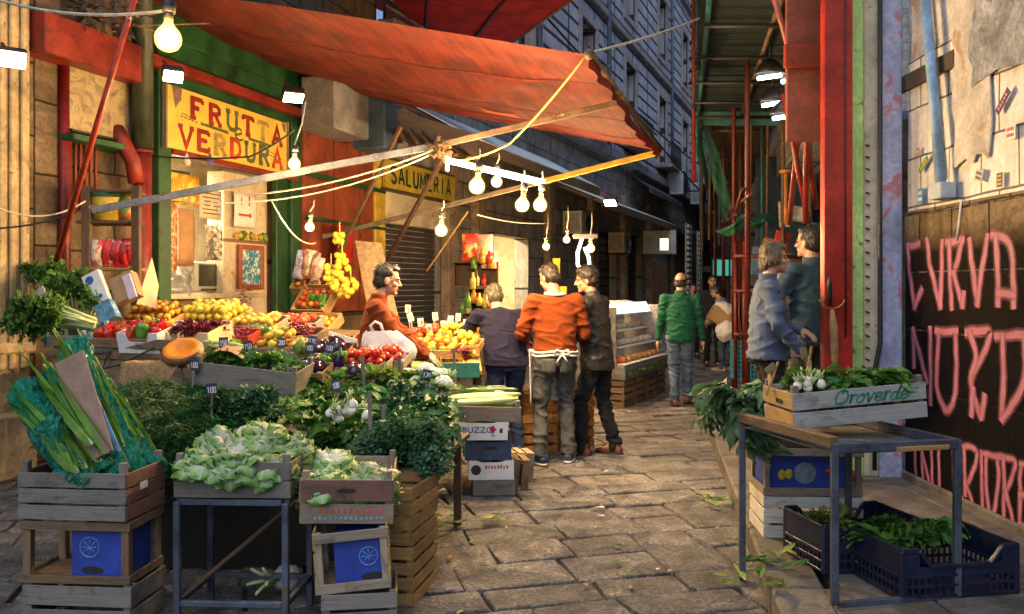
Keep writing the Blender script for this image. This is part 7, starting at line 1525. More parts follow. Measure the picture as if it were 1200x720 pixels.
tag(w.build('dry_creeper', pbr('dry_leaves', (.17, .10, .045), .8, .5, 12, .2)), 'dry brown creeper above the red painted beam', 'creeper')
# lit second shop goods: shelf of crates
sk = thing('crate_shelf', 'dark crates stacked as shelving with bottles before the lit shop', 'shelf', P(560, 330, 11.5))
for px, py in ((545, 322), (571, 322), (562, 352)): 
    w = MB(); c = P(px, py, 11.4)
    for dx, dz, sx, sz in ((0, .16, .30, .02), (0, -.16, .30, .02), (-.14, 0, .02, .30), (.14, 0, .02, .30)): w.box(c+V((dx, 0, dz)), (sx, .3, sz))
    w.box(c+V((0, .14, 0)), (.3, .02, .32)); w.build('crate', woodD, sk, True)
w = MB(); w.beam(P(565, 365, 11.5), P(565, 440, 11.5), .5, .3, (0, 1, 0)); w.build('base', woodD, sk, True)
bcol = [(.45, .03, .02), (.6, .5, .1), (.1, .25, .05), (.55, .45, .35), (.5, .2, .03)]
for i in range(26):
    px = 540+RN.uniform(0, 42); py = RN.choice((306, 330, 352, 300)) if i < 16 else RN.uniform(345, 368); h_ = RN.uniform(.14, .24); c = P(px, py, 11.15+RN.uniform(0, .2)); q = i % 5
    w = MB(); w.lathe([(0, 0), (.04, 0), (.042, h_*.6), (.018, h_*.75), (.016, h_), (0, h_)], Matrix.Translation(c-V((0, 0, .1))), 10); tag(w.build('jar', pbr('jar_%d' % q, bcol[q], .2, .3, 14, 0)), 'jar or bottle on the dark crate shelving', 'jar', 'jars on the crate shelving')
for px, py, col, lab in ((551, 290, (.62, .04, .03), 'red printed bag hanging above the crate shelving'), (568, 291, (.5, .35, .3), 'pale printed bag hanging above the crate shelving')): bag(px, py, 11.3, .22, .36, pbr('printed_bag_%d' % px, col, .35, .3, 9, .2, 20, spot=(.7, .5, .1), spotscale=8, spotcut=.55), lab)
for px, py in ((652, 312), (660, 345)): bag(px, py, 13.2, .12, .24, pbr('yellow_pack', (.6, .5, .03), .4, .3, 9, .2), 'yellow packet hanging on the wall behind the orange jumpers', 'yellow packets on the wall')
# glass counter further along
dc = thing('display_counter', 'glass fronted counter heaped with deli goods behind the black jacket man', 'counter', P(742, 430, 12.2), rad(64)); M0 = dc
L = 2.0
w = MB(); w.box((0, 0, .45), (L, .7, .18), None, .01); w.build('base', greyM, dc)
for k, (y, z) in enumerate(((-.22, .56), (-.08, .76), (.06, .96))): w = MB(); w.box((0, y, z), (L-.06, .26, .015)); w.build('shelf', whiteP, dc)
w = MB(); w.box((0, .14, 1.3), (L, .34, .05), Matrix.Rotation(.25, 3, 'X'), .006); w.build('top_lid', whiteP, dc)
w = MB(); w.box((0, -.05, 1.27), (L*.96, .015, .16), Matrix.Rotation(-.5, 3, 'X'), .002); w.build('lit_header', emit('counter_header', (.8, .9, 1.0), 1.1), dc)
gm_, nt, b = newmat('counter_glass'); b.inputs['Base Color'].default_value = (.9, .95, .95, 1); b.inputs['Roughness'].default_value = .03; b.inputs['Alpha'].default_value = .12
w = MB(); w.grid(lambda u, v: V(((u-.5)*L, -.36+.34*v**1.8, .5+.76*v)), 2, 8); w.build('front_glass', gm_, dc)
for sx in (-1, 1): w = MB(); w.box((sx*(L/2-.01), .05, .9), (.02, .55, .8), None, .003); w.build('side_frame', greyM, dc)
Md = Matrix.LocRotScale(dc.location, dc.rotation_euler, (1, 1, 1)); dc.location = (1.58, 12.0, 0); Md = Matrix.LocRotScale(dc.location, dc.rotation_euler, (1, 1, 1))
gc_ = [(.5, .06, .04), (.6, .55, .4), (.2, .3, .05), (.55, .35, .05), (.65, .6, .55), (.25, .06, .04)]
for i in range(48):
    k = i % 3; y, z = ((-.22, .58), (-.08, .78), (.06, .98))[k]; q = i % 6; w = MB(); w.ell((0, 0, .03), (RN.uniform(.05, .08), RN.uniform(.04, .07), RN.uniform(.03, .05)), None, 10, 7); o = w.build('deli_item', pbr('deli_%d' % q, gc_[q], .4, .4, 20, .2)); put(o, Md@V((-.92+1.84*((i*7) % 48)/48, y, z)), RN.uniform(0, 6)); tag(o, 'deli item in the glass fronted counter', 'food', 'deli items in the counter')
for i in range(4): crate(['crate under the near end of the glass counter', 'second crate under the glass counter', 'third crate under the glass counter', 'crate under the far end of the glass counter'][i], .42, .4, .35, Md@V((-.75+.5*i, -.12, .0)), dc.rotation_euler.z, ((.0, .22), (.28, .48), (.54, .74), (.8, 1)), m_=woodO)
for i in range(10): drop('curlyE%d' % (i % 2), Md@V((-.9+.2*i, -.32, .42)), None, .6, 'pale leafy garnish along the foot of the counter', 'garnish along the counter')
pbn = thing('price_board', 'white price board standing beyond the glass counter', 'sign', P(764, 398, 14)); w = MB(); w.box(P(766, 388, 14), (.26, .03, .42), None, .003); w.build('board', whiteP, pbn, True); w = MB(); [w.box(P(766, 374+5*k, 13.98), (.17*RN.uniform(.6, 1), .004, .018)) for k in range(6)]; w.build('written_lines', ink, pbn, True); w = MB(); w.beam(P(766, 402, 14.02), P(766, 445, 14.02), .04, .02, (0, 1, 0)); w.build('post', woodD, pbn, True)
# ================================================================= right hand table, crate, herbs
rt = thing('metal_table', 'blue grey metal table with a timber edge carrying the crate of greens', 'table', (1.64, 4.25, 0))
NL, NR, FL, FRr = V((1.444, 3.82, .873)), V((2.05, 3.93, .873)), V((1.23, 4.56, .873)), V((1.84, 4.67, .873))
for p, z0_ in ((NL, .15), (NR, .15), (FL, .0), (FRr, .15)): w = MB(); w.beam((p.x, p.y, z0_), p, .032, .032, (0, 1, 0)); w.build('leg', blueM, rt, True)
w = MB()
for a, b_ in ((NL, NR), (NR, FRr), (FL, FRr)): w.beam(a+V((0, 0, -.02)), b_+V((0, 0, -.02)), .034, .045)
w.build('top_frame', blueM, rt, True)
w = MB(); w.beam(NL+V((0, 0, .004)), FL+V((0, 0, .004)), .05, .05); w.build('timber_edge', woodO, rt, True)
w = MB(); a, b_ = NL+V((.02, 0, -.72)), NR+V((0, 0, -.72)); w.beam(a, b_, .026, .028); a, b_ = NL.lerp(NR, .42)+V((0, -.02, -.02)), NR+V((-.03, -.02, -.02)); w.build('lower_rail', blueM, rt, True)
w = MB(); w.beam(NL.lerp(NR, .48)+V((0, -.024, -.032)), NR+V((-.05, -.024, -.03)), .012, .022); w.build('pale_strip', woodY, rt, True)
w = MB(); q = [NL, NR, FRr, FL]; w.poly([p+V((0, 0, -.045)) for p in q]); w.build('sheet_top', pbr('table_sheet', (.20, .21, .22), .45, .4, 5, .2, metal=.3, spot=(.4, .42, .45), spotscale=6, spotcut=.58), rt, True, .004)
A, B, C = V((1.364, 4.12, .882)), V((2.05, 4.2, .932)), V((1.30, 4.46, .882)); ex = (B-A).normalized(); ey = (C-A); ey = (ey-ex*ey.dot(ex)).normalized(); ez = ex.cross(ey); Mo = Matrix((ex, ey, ez)).transposed()
ov = crate('grey crate lettered Oroverde full of greens on the metal table', .69, .35, .175, A+ex*.345+ey*.175, Mo.to_euler(), ((.02, .45), (.53, 1.0)), m_=woodG, endm=woodY, sidem=wood('pale_grey_crate', (.42, .41, .40), (.52, .51, .49), stainamt=.5), posth=.21)
script = {'O': ([(.95, 1.28), (.6, 1.42), (.2, 1.15), (.02, .65), (.15, .15), (.5, 0), (.9, .25), (1.02, .8), (.85, 1.25), (.6, 1.3), (.55, 1.0)], 1.15), 'r': ([(.0, .75), (.22, .9), (.12, .0), (.2, .6), (.42, .88), (.6, .8)], .62), 'o': ([(.5, .85), (.15, .7), (.03, .3), (.2, 0), (.5, .15), (.6, .55), (.45, .85), (.75, .7)], .75), 'v': ([(.0, .8), (.18, .88), (.22, .1), (.32, .05), (.62, .85), (.75, .75)], .76), 'e': ([(.03, .4), (.45, .5), (.5, .8), (.25, .88), (.05, .5), (.15, .05), (.45, .08), (.65, .35)], .66), 'd': ([(.55, .8), (.2, .75), (.03, .35), (.2, 0), (.5, .25), (.78, 1.55), (.55, .5), (.58, .05), (.8, .15)], .85)}
w = MB(); x = 0; dd = 0; k = .064
for ch in 'Oroverde':
    pts, adv = script[ch]; pts = [V((a, b_)) for a, b_ in pts]; sm_ = []
    for i in range(len(pts)-1):
        p0, p1, p2, p3 = pts[max(i-1, 0)], pts[i], pts[i+1], pts[min(i+2, len(pts)-1)]
        for t in (0, .25, .5, .75): sm_.append(.5*((2*p1)+(p2-p0)*t+(2*p0-5*p1+4*p2-p3)*t*t+(3*p1-p0-3*p2+p3)*t**3))
    sm_.append(pts[-1]); stroke(w, [V((-.135+(x+p.x+.18*p.y)*k*.98, -.1765-dd, .105+p.y*k*.72)) for p in sm_], (0, -1, 0), .0095 if ch != 'O' else .011); x += adv; dd += .0003
w.build('lettering', pbr('crate_green_ink', (.02, .19, .13), .7, .3, 20, 0), ov)
print_on(ov, words_row(.245, .305, .150, .009, 4, .3)+words_row(.248, .30, .132, .009, 4, .3), -.1765, MATS['crate_green_ink'], 'small_print')
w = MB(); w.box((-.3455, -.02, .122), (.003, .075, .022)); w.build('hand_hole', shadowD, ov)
Mo4 = Matrix.LocRotScale(ov.location, ov.rotation_euler, (1, 1, 1))
for i in range(20): drop('longC%d' % (i % 3) if i % 3 else 'broadB%d' % (i % 2), Mo4@V((-.22+.027*i, RN.uniform(-.05, .10), .13+RN.uniform(0, .05))), (RN.uniform(-.3, .3), RN.uniform(-.35, .1), RN.choice((0, 3.14))+RN.uniform(-.35, .35)), RN.uniform(.5, .7), 'green leafy bunch lying in the Oroverde crate', 'greens in the Oroverde crate')
for i in range(9): drop('fennel', Mo4@V((-.28+RN.uniform(0, .12), RN.uniform(-.13, .1), .18+RN.uniform(0, .03))), (RN.uniform(-1, 1), RN.uniform(-1, 1), RN.uniform(0, 6)), .42, 'pinkish white root end at the left of the Oroverde crate', 'pale root ends in the crate')
w = MB(); w.poly([Mo4@V(p) for p in ((-.33, .15, .17), (-.335, .08, .17), (-.33, .1, .27), (-.325, .13, .28))]); tag(w.build('card_flap', card, None, False, .004), 'brown card flap standing at the back of the Oroverde crate', 'card')
for px, py, lab in ((906, 424, 'price card on a yellow stick in the Oroverde crate'), (945, 406, 'split yellow stick standing in the Oroverde crate')):
    o = thing('price_stick', lab, 'price tag', P(px, py+30, 4.35)); w = MB(); w.beam(P(px-8 if px < 920 else px, py+40, 4.35), P(px+6, py, 4.35), .012, .006, (0, 1, 0)); w.build('stick', woodY, o, True)
    w = MB(); w.box(P(px-3, py+8, 4.34), (.06, .003, .035), Matrix.Rotation(-.7 if px < 920 else 1.4, 3, 'Y'), .0005); w.build('card', pbr('olive_card', (.16, .14, .06), .5, .4, 20, 0), o, True)
for i in range(17):
    px, py = 838+RN.uniform(0, 54), 462+RN.uniform(0, 30); Y = 5.0+RN.uniform(-.2, .2); drop('long%d' % (i % 3), P(px, py, Y), (RN.uniform(-.3, .4), RN.uniform(.1, .7), rad(180)+RN.uniform(-1.1, 1.1)), RN.uniform(.6, .85), 'grey green leafy herb hanging from the stack behind the metal table', 'herbs hanging left of the table')
for i in range(5): drop('long%d' % (i % 3), P(868+RN.uniform(0, 24), 495+RN.uniform(0, 25), 4.72), (0, rad(75)+RN.uniform(-.2, .2), rad(180)+RN.uniform(-.8, .8)), .8, 'herb strand drooping behind the table leg', 'herbs drooping behind the leg')
Yb = 5.02
bc1 = crate('white plank crate at the bottom behind the metal table', .56, .36, .235, (1.72, Yb, .145), rad(-3), ((.0, .30), (.36, .68), (.74, 1.0)), m_=woodW)
bc2 = crate('open crate with a blue printed panel stacked behind the table', .56, .36, .27, (1.72, Yb, .385), rad(-3), ((0, .17), (.84, 1.0)), m_=woodP)
lb_ = liner('blue panel box with a citrus wheel and two lemons printed', (1.72, Yb, .40), rad(-3), (.47, .28, .215), (-.02, -.01, 0), (.46, .5), False)
w = MB(); [w.ell((x, -.152, .10+dz), (.022, .003, .03), None, 10, 6) for x, dz in ((-.17, .0), (-.13, .003))]; w.build('lemon_print', MATS['lemon_skin'], lb_); w = MB(); w.lathe([(.062, 0), (.05, .001), (0, .001)], Matrix.Translation((-.04, -.1525, .11))@Matrix.Rotation(rad(90), 4, 'X'), 22); w.build('wheel_print', pbr('grey_wheel', (.22, .24, .30), .6, .3, 30, 0), lb_)
w = MB(); w.ell((.1, -.152, .12), (.028, .003, .016), None, 10, 6); w.build('red_print', MATS['red_apple_skin'], lb_)
crate('brown crate topmost of the stack behind the table', .5, .36, .17, (1.66, Yb+.02, .66), rad(-5), ((0, .45), (.55, 1)), m_=woodD)
def plastic_crate(lab, L, W_, H, loc, rot, dip=.35):
    t = thing('plastic_crate', lab, 'crate', loc, rot); m_ = pbr('navy_plastic', (.012, .016, .042), .38, .3, 8, .1, 40)
    for sy in (-1, 1):
        w = MB(); y = sy*W_/2
        for z in (.012, .06, .105): w.box((0, y, z), (L-.02, .012, .014), None, .002)
        n = int(L/.032)
        for k in range(n): w.box((-L/2+.02+(L-.04)*k/(n-1), y, .06), (.009, .009, .1), None, .001)
        w.box((0, y, H*(1-dip)-.0), (L*.5, .018, .022), None, .003)
        for sx in (-1, 1): w.beam((sx*L*.25, y, H*(1-dip)), (sx*L*.36, y, H), .018, .022, (0, 1, 0)); w.box((sx*L*.43, y, H), (L*.14, .018, .022), None, .003); w.box((sx*L*.42, y, (H+.1)/2), (L*.13, .007, H-.12), None, .001)
        w.box((0, y, (.1+H*(1-dip))/2), (L*.72, .007, H*(1-dip)-.1), None, .001); w.build('long_side', m_, t)
    for sx in (-1, 1):
        w = MB(); x = sx*L/2
        for z in (.012, .06, .105, H): w.box((x, 0, z), (.012, W_-.02, .016), None, .002)
        n = int(W_/.032)
        for k in range(n): w.box((x, -W_/2+.02+(W_-.04)*k/(n-1), .06), (.009, .009, .1), None, .001)
        w.box((x, 0, (.1+H)/2), (.007, W_-.03, H-.11), None, .001); w.build('short_side', m_, t)
    for sx in (-1, 1):
        for sy in (-1, 1): w = MB(); w.box((sx*(L/2-.008), sy*(W_/2-.008), H/2), (.028, .028, H+.004), None, .006); w.build('corner_post', m_, t)
    w = MB(); w.box((0, 0, .008), (L-.03, W_-.03, .008)); w.build('base', m_, t); return t
pc1 = plastic_crate('navy plastic crate nearest the front under the metal table', .60, .40, .225, (2.03, 4.12, .148), rad(10))
pc2 = plastic_crate('navy plastic crate behind under the metal table', .56, .38, .235, (1.78, 4.47, .148), rad(12))
for i in range(12): drop('longC%d' % (i % 3) if i % 2 else 'curlyC%d' % (i % 2), V((1.95, 4.28, .33))+V((RN.uniform(-.2, .2), RN.uniform(-.1, .1), RN.uniform(-.05, .05))), (RN.uniform(-.3, .3), RN.uniform(-.2, .3), RN.uniform(0, 6)), .6, 'discarded green leaves in the navy plastic crates', 'leaves in the plastic crates')
for i in range(6): drop('curlyE%d' % (i % 2), V((1.72, 4.52, .33))+V((RN.uniform(-.15, .1), RN.uniform(-.1, .1), 0)), None, .5, 'yellowing leaf scraps in the rear plastic crate', 'yellow scraps in the rear crate')
for i, (px, py) in enumerate(((905, 660), (915, 652), (898, 668), (860, 683), (846, 590), (832, 588), (840, 584), (575, 612), (528, 618), (512, 613), (520, 606), (905, 690))):
    q = PZ(px, py, .16 if px > 890 else .03); w = MB(); r_ = random.Random(i)
    for k in range(3): leaf(w, q+V((r_.gauss(0, .03), r_.gauss(0, .03), .012)), (r_.gauss(0, 1), r_.gauss(0, .6), .12), (0, 0, 1), r_.uniform(.08, .17), r_.uniform(.03, .06), .25, .12, .3, 3, 6, k)
    tag(w.build('leaf_scrap', [lfC, lfE][i % 2]), 'trampled green leaf scrap lying on the pavement', 'leaf', 'leaf scraps on the paving')
drop('fennel', PZ(497, 584, .09), (rad(60), rad(50), 0), 1.5, 'white fennel bulb lying on the paving by the yellow crates'); drop('fennel', V((-1.15, 4.35, .09)), (rad(60), rad(-60), 0), 1.3, 'white fennel bulb lying under the metal stand')
for i in range(70):
    q = V((RN.uniform(-.6, 1.4), RN.uniform(3.8, 8.5), 0)); w = MB(); k_ = RN.uniform(.012, .035); leaf(w, q+V((0, 0, .02)), (RN.gauss(0, 1), RN.gauss(0, 1), .1), (0, 0, 1), k_*2, k_, .3, .1, .2, 2, 3, i); tag(w.build('litter_bit', [lfC, lfE, card, cardW][i % 4]), 'tiny bit of leaf or paper litter on the paving', 'litter', 'bits of litter on the paving')
# ================================================================= people
def remesh(mb, vox, it=2, disp=None):
    me = mb.data('tmp', []); o = bpy.data.objects.new('tmp', me)
    r = o.modifiers.new('r', 'REMESH'); r.mode = 'VOXEL'; r.voxel_size = vox; r.use_smooth_shade = True
    if it: s_ = o.modifiers.new('s', 'SMOOTH'); s_.factor = .5; s_.iterations = it
    out = evaluated(o)
    DEAD.extend((o, me))
    if disp:
        nm = [v.normal.copy() for v in out.vertices]; co_ = [v.co.copy() for v in out.vertices]; out.vertices.foreach_set('co', [x for c_, n_ in zip(co_, nm) for x in c_+n_*disp(c_)]); out.update()
    return out
def linkpart(me, name, mats, parent):
    me.materials.clear()
    for m in (mats if isinstance(mats, list) else [mats]): me.materials.append(m)
    o = bpy.data.objects.new(name, me); COL.objects.link(o); o.parent = parent
    me.polygons.foreach_set('use_smooth', [True]*len(me.polygons)); return o
def ik(a, b, l1, l2, pole):
    a, b = V(a), V(b); d = b-a; L = min(d.length, (l1+l2)*.999); dn = d.normalized(); x = (l1*l1-l2*l2+L*L)/(2*L); h = math.sqrt(max(0, l1*l1-x*x)); p = V(pole); p = (p-dn*p.dot(dn)).normalized(); return a+dn*x+p*h, a+dn*L
def cloth(name, col, rough=.8, sheen=.0, var=.22, spot=None, col2=None):
    if name in MATS: return MATS[name]
    m, nt, b = newmat(name); oc = coord(nt, 'Object'); f = noisetex(nt, oc, 5, 5, .6); w_ = noisetex(nt, oc, 260, 2, .6)
    c = ramp(nt, f, [(.3, tuple(x*(1-var) for x in col)), (.7, col2 or tuple(min(1, x*(1+var)) for x in col))]); c = mixc(nt, .5, c, ramp(nt, w_, [(.3, .6), (.7, 1.15)]), 'MULTIPLY')
    nt.links.new(c, b.inputs['Base Color']); b.inputs['Roughness'].default_value = rough; b.inputs['Sheen Weight'].default_value = min(sheen, .04); b.inputs['Specular IOR Level'].default_value = .5 if rough < .6 else .2; b.inputs['Sheen Roughness'].default_value = .5
    bumpit(nt, b, math_(nt, 'ADD', w_, math_(nt, 'MULTIPLY', noisetex(nt, mapping(nt, oc, (1, 1, .5)), 16, 4, .6, .6), 3)), .3, .006); return m
skin = pbr('skin', (.44, .235, .155), .5, .12, 14, .1, 120, col2=(.50, .27, .18), sss=.12); lipsM = pbr('lips', (.33, .12, .09), .45, .1, 20, 0); eyeM = pbr('eye_dark', (.03, .02, .016), .15, .1, 20, 0)
def hairmat(nm, col, col2):
    if nm in MATS: return MATS[nm]
    m, nt, b = newmat(nm); oc = coord(nt, 'Object'); f = noisetex(nt, mapping(nt, oc, (90, 90, 22)), 1, 5, .65, .6); nt.links.new(ramp(nt, f, [(.3, col), (.7, col2)]), b.inputs['Base Color']); b.inputs['Roughness'].default_value = .45; bumpit(nt, b, f, .8, .006); return m
def wrinkle(seed, amp, joints):
    def f(p):
        q = V((p.x*6+p.z*4+seed, p.y*6-p.z*3, p.z*11)); q = q+V((1, 1, 1))*noise.noise(q*.6)*.8; a = max(0, 1-abs(noise.noise(q)*2.6))**2; b = noise.noise(V((p.x*22, p.y*22, p.z*30+seed)))
        k = .62+sum(math.exp(-((p-j).length/.12)**2) for j in joints)
        return amp*min(1.7, k)*(a*.9-.2)+amp*.16*b
    return f
def person(lab, loc, heading, H=1.75, lean=0, leanside=0, yaw=0, pitch=0, rolls=0, hands=None, elbows=None, feet=None, top=None, legs=None, shoe=None, hair=None, hairtype='short', vox=.0065, near=True, girth=1.0, seed=1, hem=.86, collar=None, topname='jumper', crouch=0, shx=.185, cuffs=.0, waist=None):
    k = H/1.75; t = thing('person', lab, 'person', loc, heading-rad(90)); g = girth
    pel = V((0, 0, .95-crouch)); Rl = Matrix.Rotation(-rad(lean), 3, 'X')@Matrix.Rotation(rad(leanside), 3, 'Y')
    def sp(y, z): return pel+Rl@V((0, y, z))
    neck = sp(0, .53); chest = sp(0, .33); sh = [pel+Rl@V((s*shx, -.01, .46)) for s in (-1, 1)]; Rh = Matrix.Rotation(rad(yaw), 3, 'Z')@Matrix.Rotation(-rad(pitch), 3, 'X')@Matrix.Rotation(rad(rolls), 3, 'Y')
    hc = neck+Rl@V((0, .025, .045))+Rh@V((0, .02, .105))
    feet = feet or [(-.1, 0, 0), (.1, .04, 0)]; hands = hands or [(-.25, .08, .80), (.25, .08, .80)]; elbows = elbows or [(-.6, -.8, .1), (.6, -.8, .1)]
    hips = [pel+V((s*.095, 0, -.02)) for s in (-1, 1)]; ank = [V((f[0], f[1], f[2]+.085)) for f in feet]; fang = [f[3] if len(f) > 3 else (-8 if i == 0 else 8) for i, f in enumerate(feet)]
    kn = []; an2 = []
    for i in (0, 1): a, b = ik(hips[i], ank[i], .43, .43, (0, 1, .1)); kn.append(a); an2.append(b)
    el = []; wr = []
    for i in (0, 1): a, b = ik(sh[i], hands[i], .29, .27, elbows[i]); el.append(a); wr.append(b)
    # --- body: one continuous surface
    mb = MB()
    mb.loft([(pel+V((0, 0, -.06)), V((.13, 0, 0)), V((0, .1, 0))), (sp(0, .1), V((.13, 0, 0)), V((0, .09, 0))), (chest, V((.15, 0, 0)), V((0, .1, 0))), (sp(0, .46), V((.14, 0, 0)), V((0, .07, 0))), (neck, V((.06, 0, 0)), V((0, .06, 0)))], 14)
    mb.cone(sp(.0, .47), .058, hc+Rh@V((0, -.02, -.05)), .05)
    for i in (0, 1):
        mb.cone(sp(0, .45), .06, sh[i], .055); mb.cone(sh[i], .05, el[i], .038); mb.cone(el[i], .038, wr[i], .026); mb.cone(hips[i], .075, kn[i], .044); mb.cone(kn[i], .042, an2[i], .032); mb.cone(an2[i], .036, an2[i]+V((0, .1, -.05)), .03)
        # hand
        s = -1 if i == 0 else 1; d = (wr[i]-el[i]).normalized(); side = d.cross(V((0, 0, 1)));  side = side.normalized() if side.length > .1 else V((0, 1, 0)); nrm = side.cross(d)
        if abs(d.z) > .75: side = V((0, 1, 0)); side = (side-d*side.dot(d)).normalized(); nrm = d.cross(side)*(-s)*-1
        pc_ = wr[i]+d*.05; mb.cone(wr[i], .025, pc_, .028, 10); mb.ell(pc_, (.04, .038, .02), Matrix((d, side, nrm)).transposed(), 10, 7)
        fl = [.068, .078, .073, .058]; curl = nrm*-1 if abs(d.z) <= .75 else V((-s, .3, 0)).normalized()
        for q in range(4):
            b0 = pc_+d*.034+side*(.027-.018*q); m0 = b0+(d*.9+curl*.28)*fl[q]*.55; e0 = m0+(d*.65+curl*.62)*fl[q]*.5; mb.cone(b0, .0095, m0, .0088, 8); mb.cone(m0, .0088, e0, .0075, 8)
        b0 = pc_-d*.018+side*.03; m0 = b0+(d*.55+side*.7+curl*.25)*.045; e0 = m0+(d*.9+side*.15+curl*.3)*.032; mb.cone(b0, .0125, m0, .011, 8); mb.cone(m0, .0105, e0, .0085, 8)
    def hp(x, y, z): return hc+Rh@V((x, y, z))
    mb.ell(hp(0, -.012, .035), (.074, .095, .088), Rh, 18, 12); mb.ell(hp(0, .025, -.045), (.056, .064, .064), Rh, 16, 10); mb.ell(hp(0, .072, -.088), (.026, .02, .02), Rh, 10, 7); mb.ell(hp(0, .07, .026), (.052, .025, .014), Rh, 12, 7)
    mb.cone(hp(0, .083, .016), .009, hp(0, .108, -.02), .0125, 8); 
    for s in (-1, 1): mb.ell(hp(s*.014, .092, -.024), .009, None, 8, 6); mb.ell(hp(s*.075, -.008, -.008), (.010, .02, .032), Rh@Matrix.Rotation(s*.25, 3, 'Z'), 10, 7); mb.ell(hp(s*.042, .058, -.022), (.022, .022, .02), Rh, 10, 7)
    mb.ell(hp(0, .084, -.052), (.024, .011, .011), Rh, 10, 6)
    if near:
        for s in (-1, 1): mb.ell(hp(s*.031, .073, .004), (.013, .012, .010), Rh, 8, 6)
    me = remesh(mb, vox, 1); o = linkpart(me, 'body', [skin, eyeM, lipsM, hair], t)
    inv = Rh.transposed()
    for p in me.polygons:
        q = inv@(p.center-hc)
        if q.y > .06 and abs(abs(q.x)-.031) < .013 and abs(q.z-.004) < .0055: p.material_index = 1
        elif q.y > .075 and abs(q.x) < .022 and abs(q.z+.052) < .008: p.material_index = 2
        elif q.y > .06 and .012 < abs(q.x) < .05 and abs(q.z-.026) < .005: p.material_index = 3
    # --- hair
    mb = MB()
    if hairtype in ('short', 'grey', 'full'):
        b_ = 1.08 if hairtype == 'full' else 1.0
        mb.ell(hp(0, -.022, .046), (.079*b_, .092*b_, .088*b_), Rh, 16, 10); mb.ell(hp(0, -.045, -.005), (.077*b_, .066*b_, .075*b_), Rh, 14, 9); mb.ell(hp(0, .03, .095), (.06*b_, .05*b_, .033*b_), Rh, 14, 8)
        if hairtype == 'grey': 
            for s in (-1, 1): mb.ell(hp(s*.066, -.005, .01), (.024, .045, .06), Rh, 10, 8)
            mb.ell(hp(0, -.075, -.03), (.07, .035, .06), Rh, 12, 8); mb.ell(hp(.0, .055, .09), (.065, .035, .03), Rh, 12, 8)
    else:                                   # balding: a fringe round the back
        mb.ell(hp(0, -.05, -.01), (.08, .062, .062), Rh, 16, 10)
        for s in (-1, 1): mb.ell(hp(s*.062, -.012, .015), (.02, .045, .042), Rh, 10, 8)
    linkpart(remesh(mb, vox*1.1, 1, lambda p: .005*noise.noise(V((p.x*75, p.y*75, p.z*18+seed)))+.005*noise.noise(p*22)), 'hair', hair, t)
    hm = [o_ for o_ in COL.objects if o_.parent == t and o_.name.startswith('hair')][0].data; r_ = random.Random(seed); hb = MB(); nv_ = len(hm.vertices); nr_ = [v.normal.copy() for v in hm.vertices]
    for k_ in range(420 if near else 0):
        i_ = r_.randrange(nv_); p_ = hm.vertices[i_].co.copy(); n_ = nr_[i_]; g_ = Rh@V((r_.gauss(0, .35), -.35, -.9 if (inv@(p_-hc)).z < .09 else -.1)); g_ = (g_-n_*g_.dot(n_)).normalized(); L_ = r_.uniform(.02, .045)
        hb.tube([p_-n_*.002, p_+g_*L_*.5+n_*.004, p_+g_*L_+n_*r_.uniform(-.001, .006)], [.0022, .002, .0007], 3, False)
    if near: hb.build('hair_strands', hair, t)
    # --- upper garment
    mb = MB(); gx = g
    mb.loft([(pel+V((0, 0, hem-.95)), V((.186*gx, 0, 0)), V((0, .138*gx, 0))), (pel+V((0, .0, .0)), V((.18*gx, 0, 0)), V((0, .128*gx, 0))), (sp(.005*g, .12), V((.178*gx, 0, 0)), Rl@V((0, .126*gx, 0))), (sp(.01, .3), V((.195, 0, 0)), Rl@V((0, .128*g**.6, 0))), (sp(.0, .41), V((.195, 0, 0)), Rl@V((0, .105, 0))), (sp(-.01, .475), V((.14, 0, 0)), Rl@V((0, .08, 0))), (sp(0, .525), V((.075, 0, 0)), Rl@V((0, .07, 0)))], 22)
    if collar: 
        mb.loft([(sp(-.005, .49), V((.085, 0, 0)), V((0, .08, 0))), (sp(.0, .545), V((.072, 0, 0)), V((0, .068, 0))), (sp(.005, .57), V((.068, 0, 0)), V((0, .066, 0)))], 16)
    for i in (0, 1):
        mb.cone(sp(0, .42)+V((0, 0, .0)), .07, sh[i]+V((0, 0, -.005)), .073, 14); mb.cone(sh[i]+V((0, 0, -.005)), .074, el[i], .056, 14); mb.cone(el[i], .057, wr[i]-(wr[i]-el[i]).normalized()*.02, .041, 14)
    joints = el+[sp(0, .1), pel, sh[0]+V((0, .05, -.1)), sh[1]+V((0, .05, -.1))]
    linkpart(remesh(mb, .011 if near else .014, 3, wrinkle(seed, .018, joints)), topname, top, t)
    if waist:
        mb = MB(); mb.loft([(pel+V((0, 0, hem-.975)), V((.172*gx, 0, 0)), V((0, .12*gx, 0))), (pel+V((0, 0, hem-.915)), V((.176*gx, 0, 0)), V((0, .124*gx, 0)))], 22); linkpart(remesh(mb, .01, 1), 'waistband', waist, t)
    # --- trousers
    mb = MB(); mb.loft([(pel+V((0, 0, .06)), V((.14*g, 0, 0)), V((0, .095*g, 0))), (pel+V((0, -.012, -.04)), V((.155*g, 0, 0)), V((0, .108*g, 0))), (pel+V((0, -.012, -.1)), V((.155*g, 0, 0)), V((0, .106*g, 0)))], 20)
    for i in (0, 1):
        mb.cone(hips[i]+V((0, -.01, -.03)), .098, kn[i], .070, 14); mb.cone(kn[i], .069, an2[i]+V((0, -.008, .03)), .056, 14); mb.cone(an2[i]+V((0, -.008, .04)), .060, an2[i]+V((0, -.005, -.015)), .062, 14)
    linkpart(remesh(mb, .011 if near else .014, 3, wrinkle(seed+9, .019, kn+[a+V((0, 0, .05)) for a in an2]+hips)), 'trousers', legs, t)
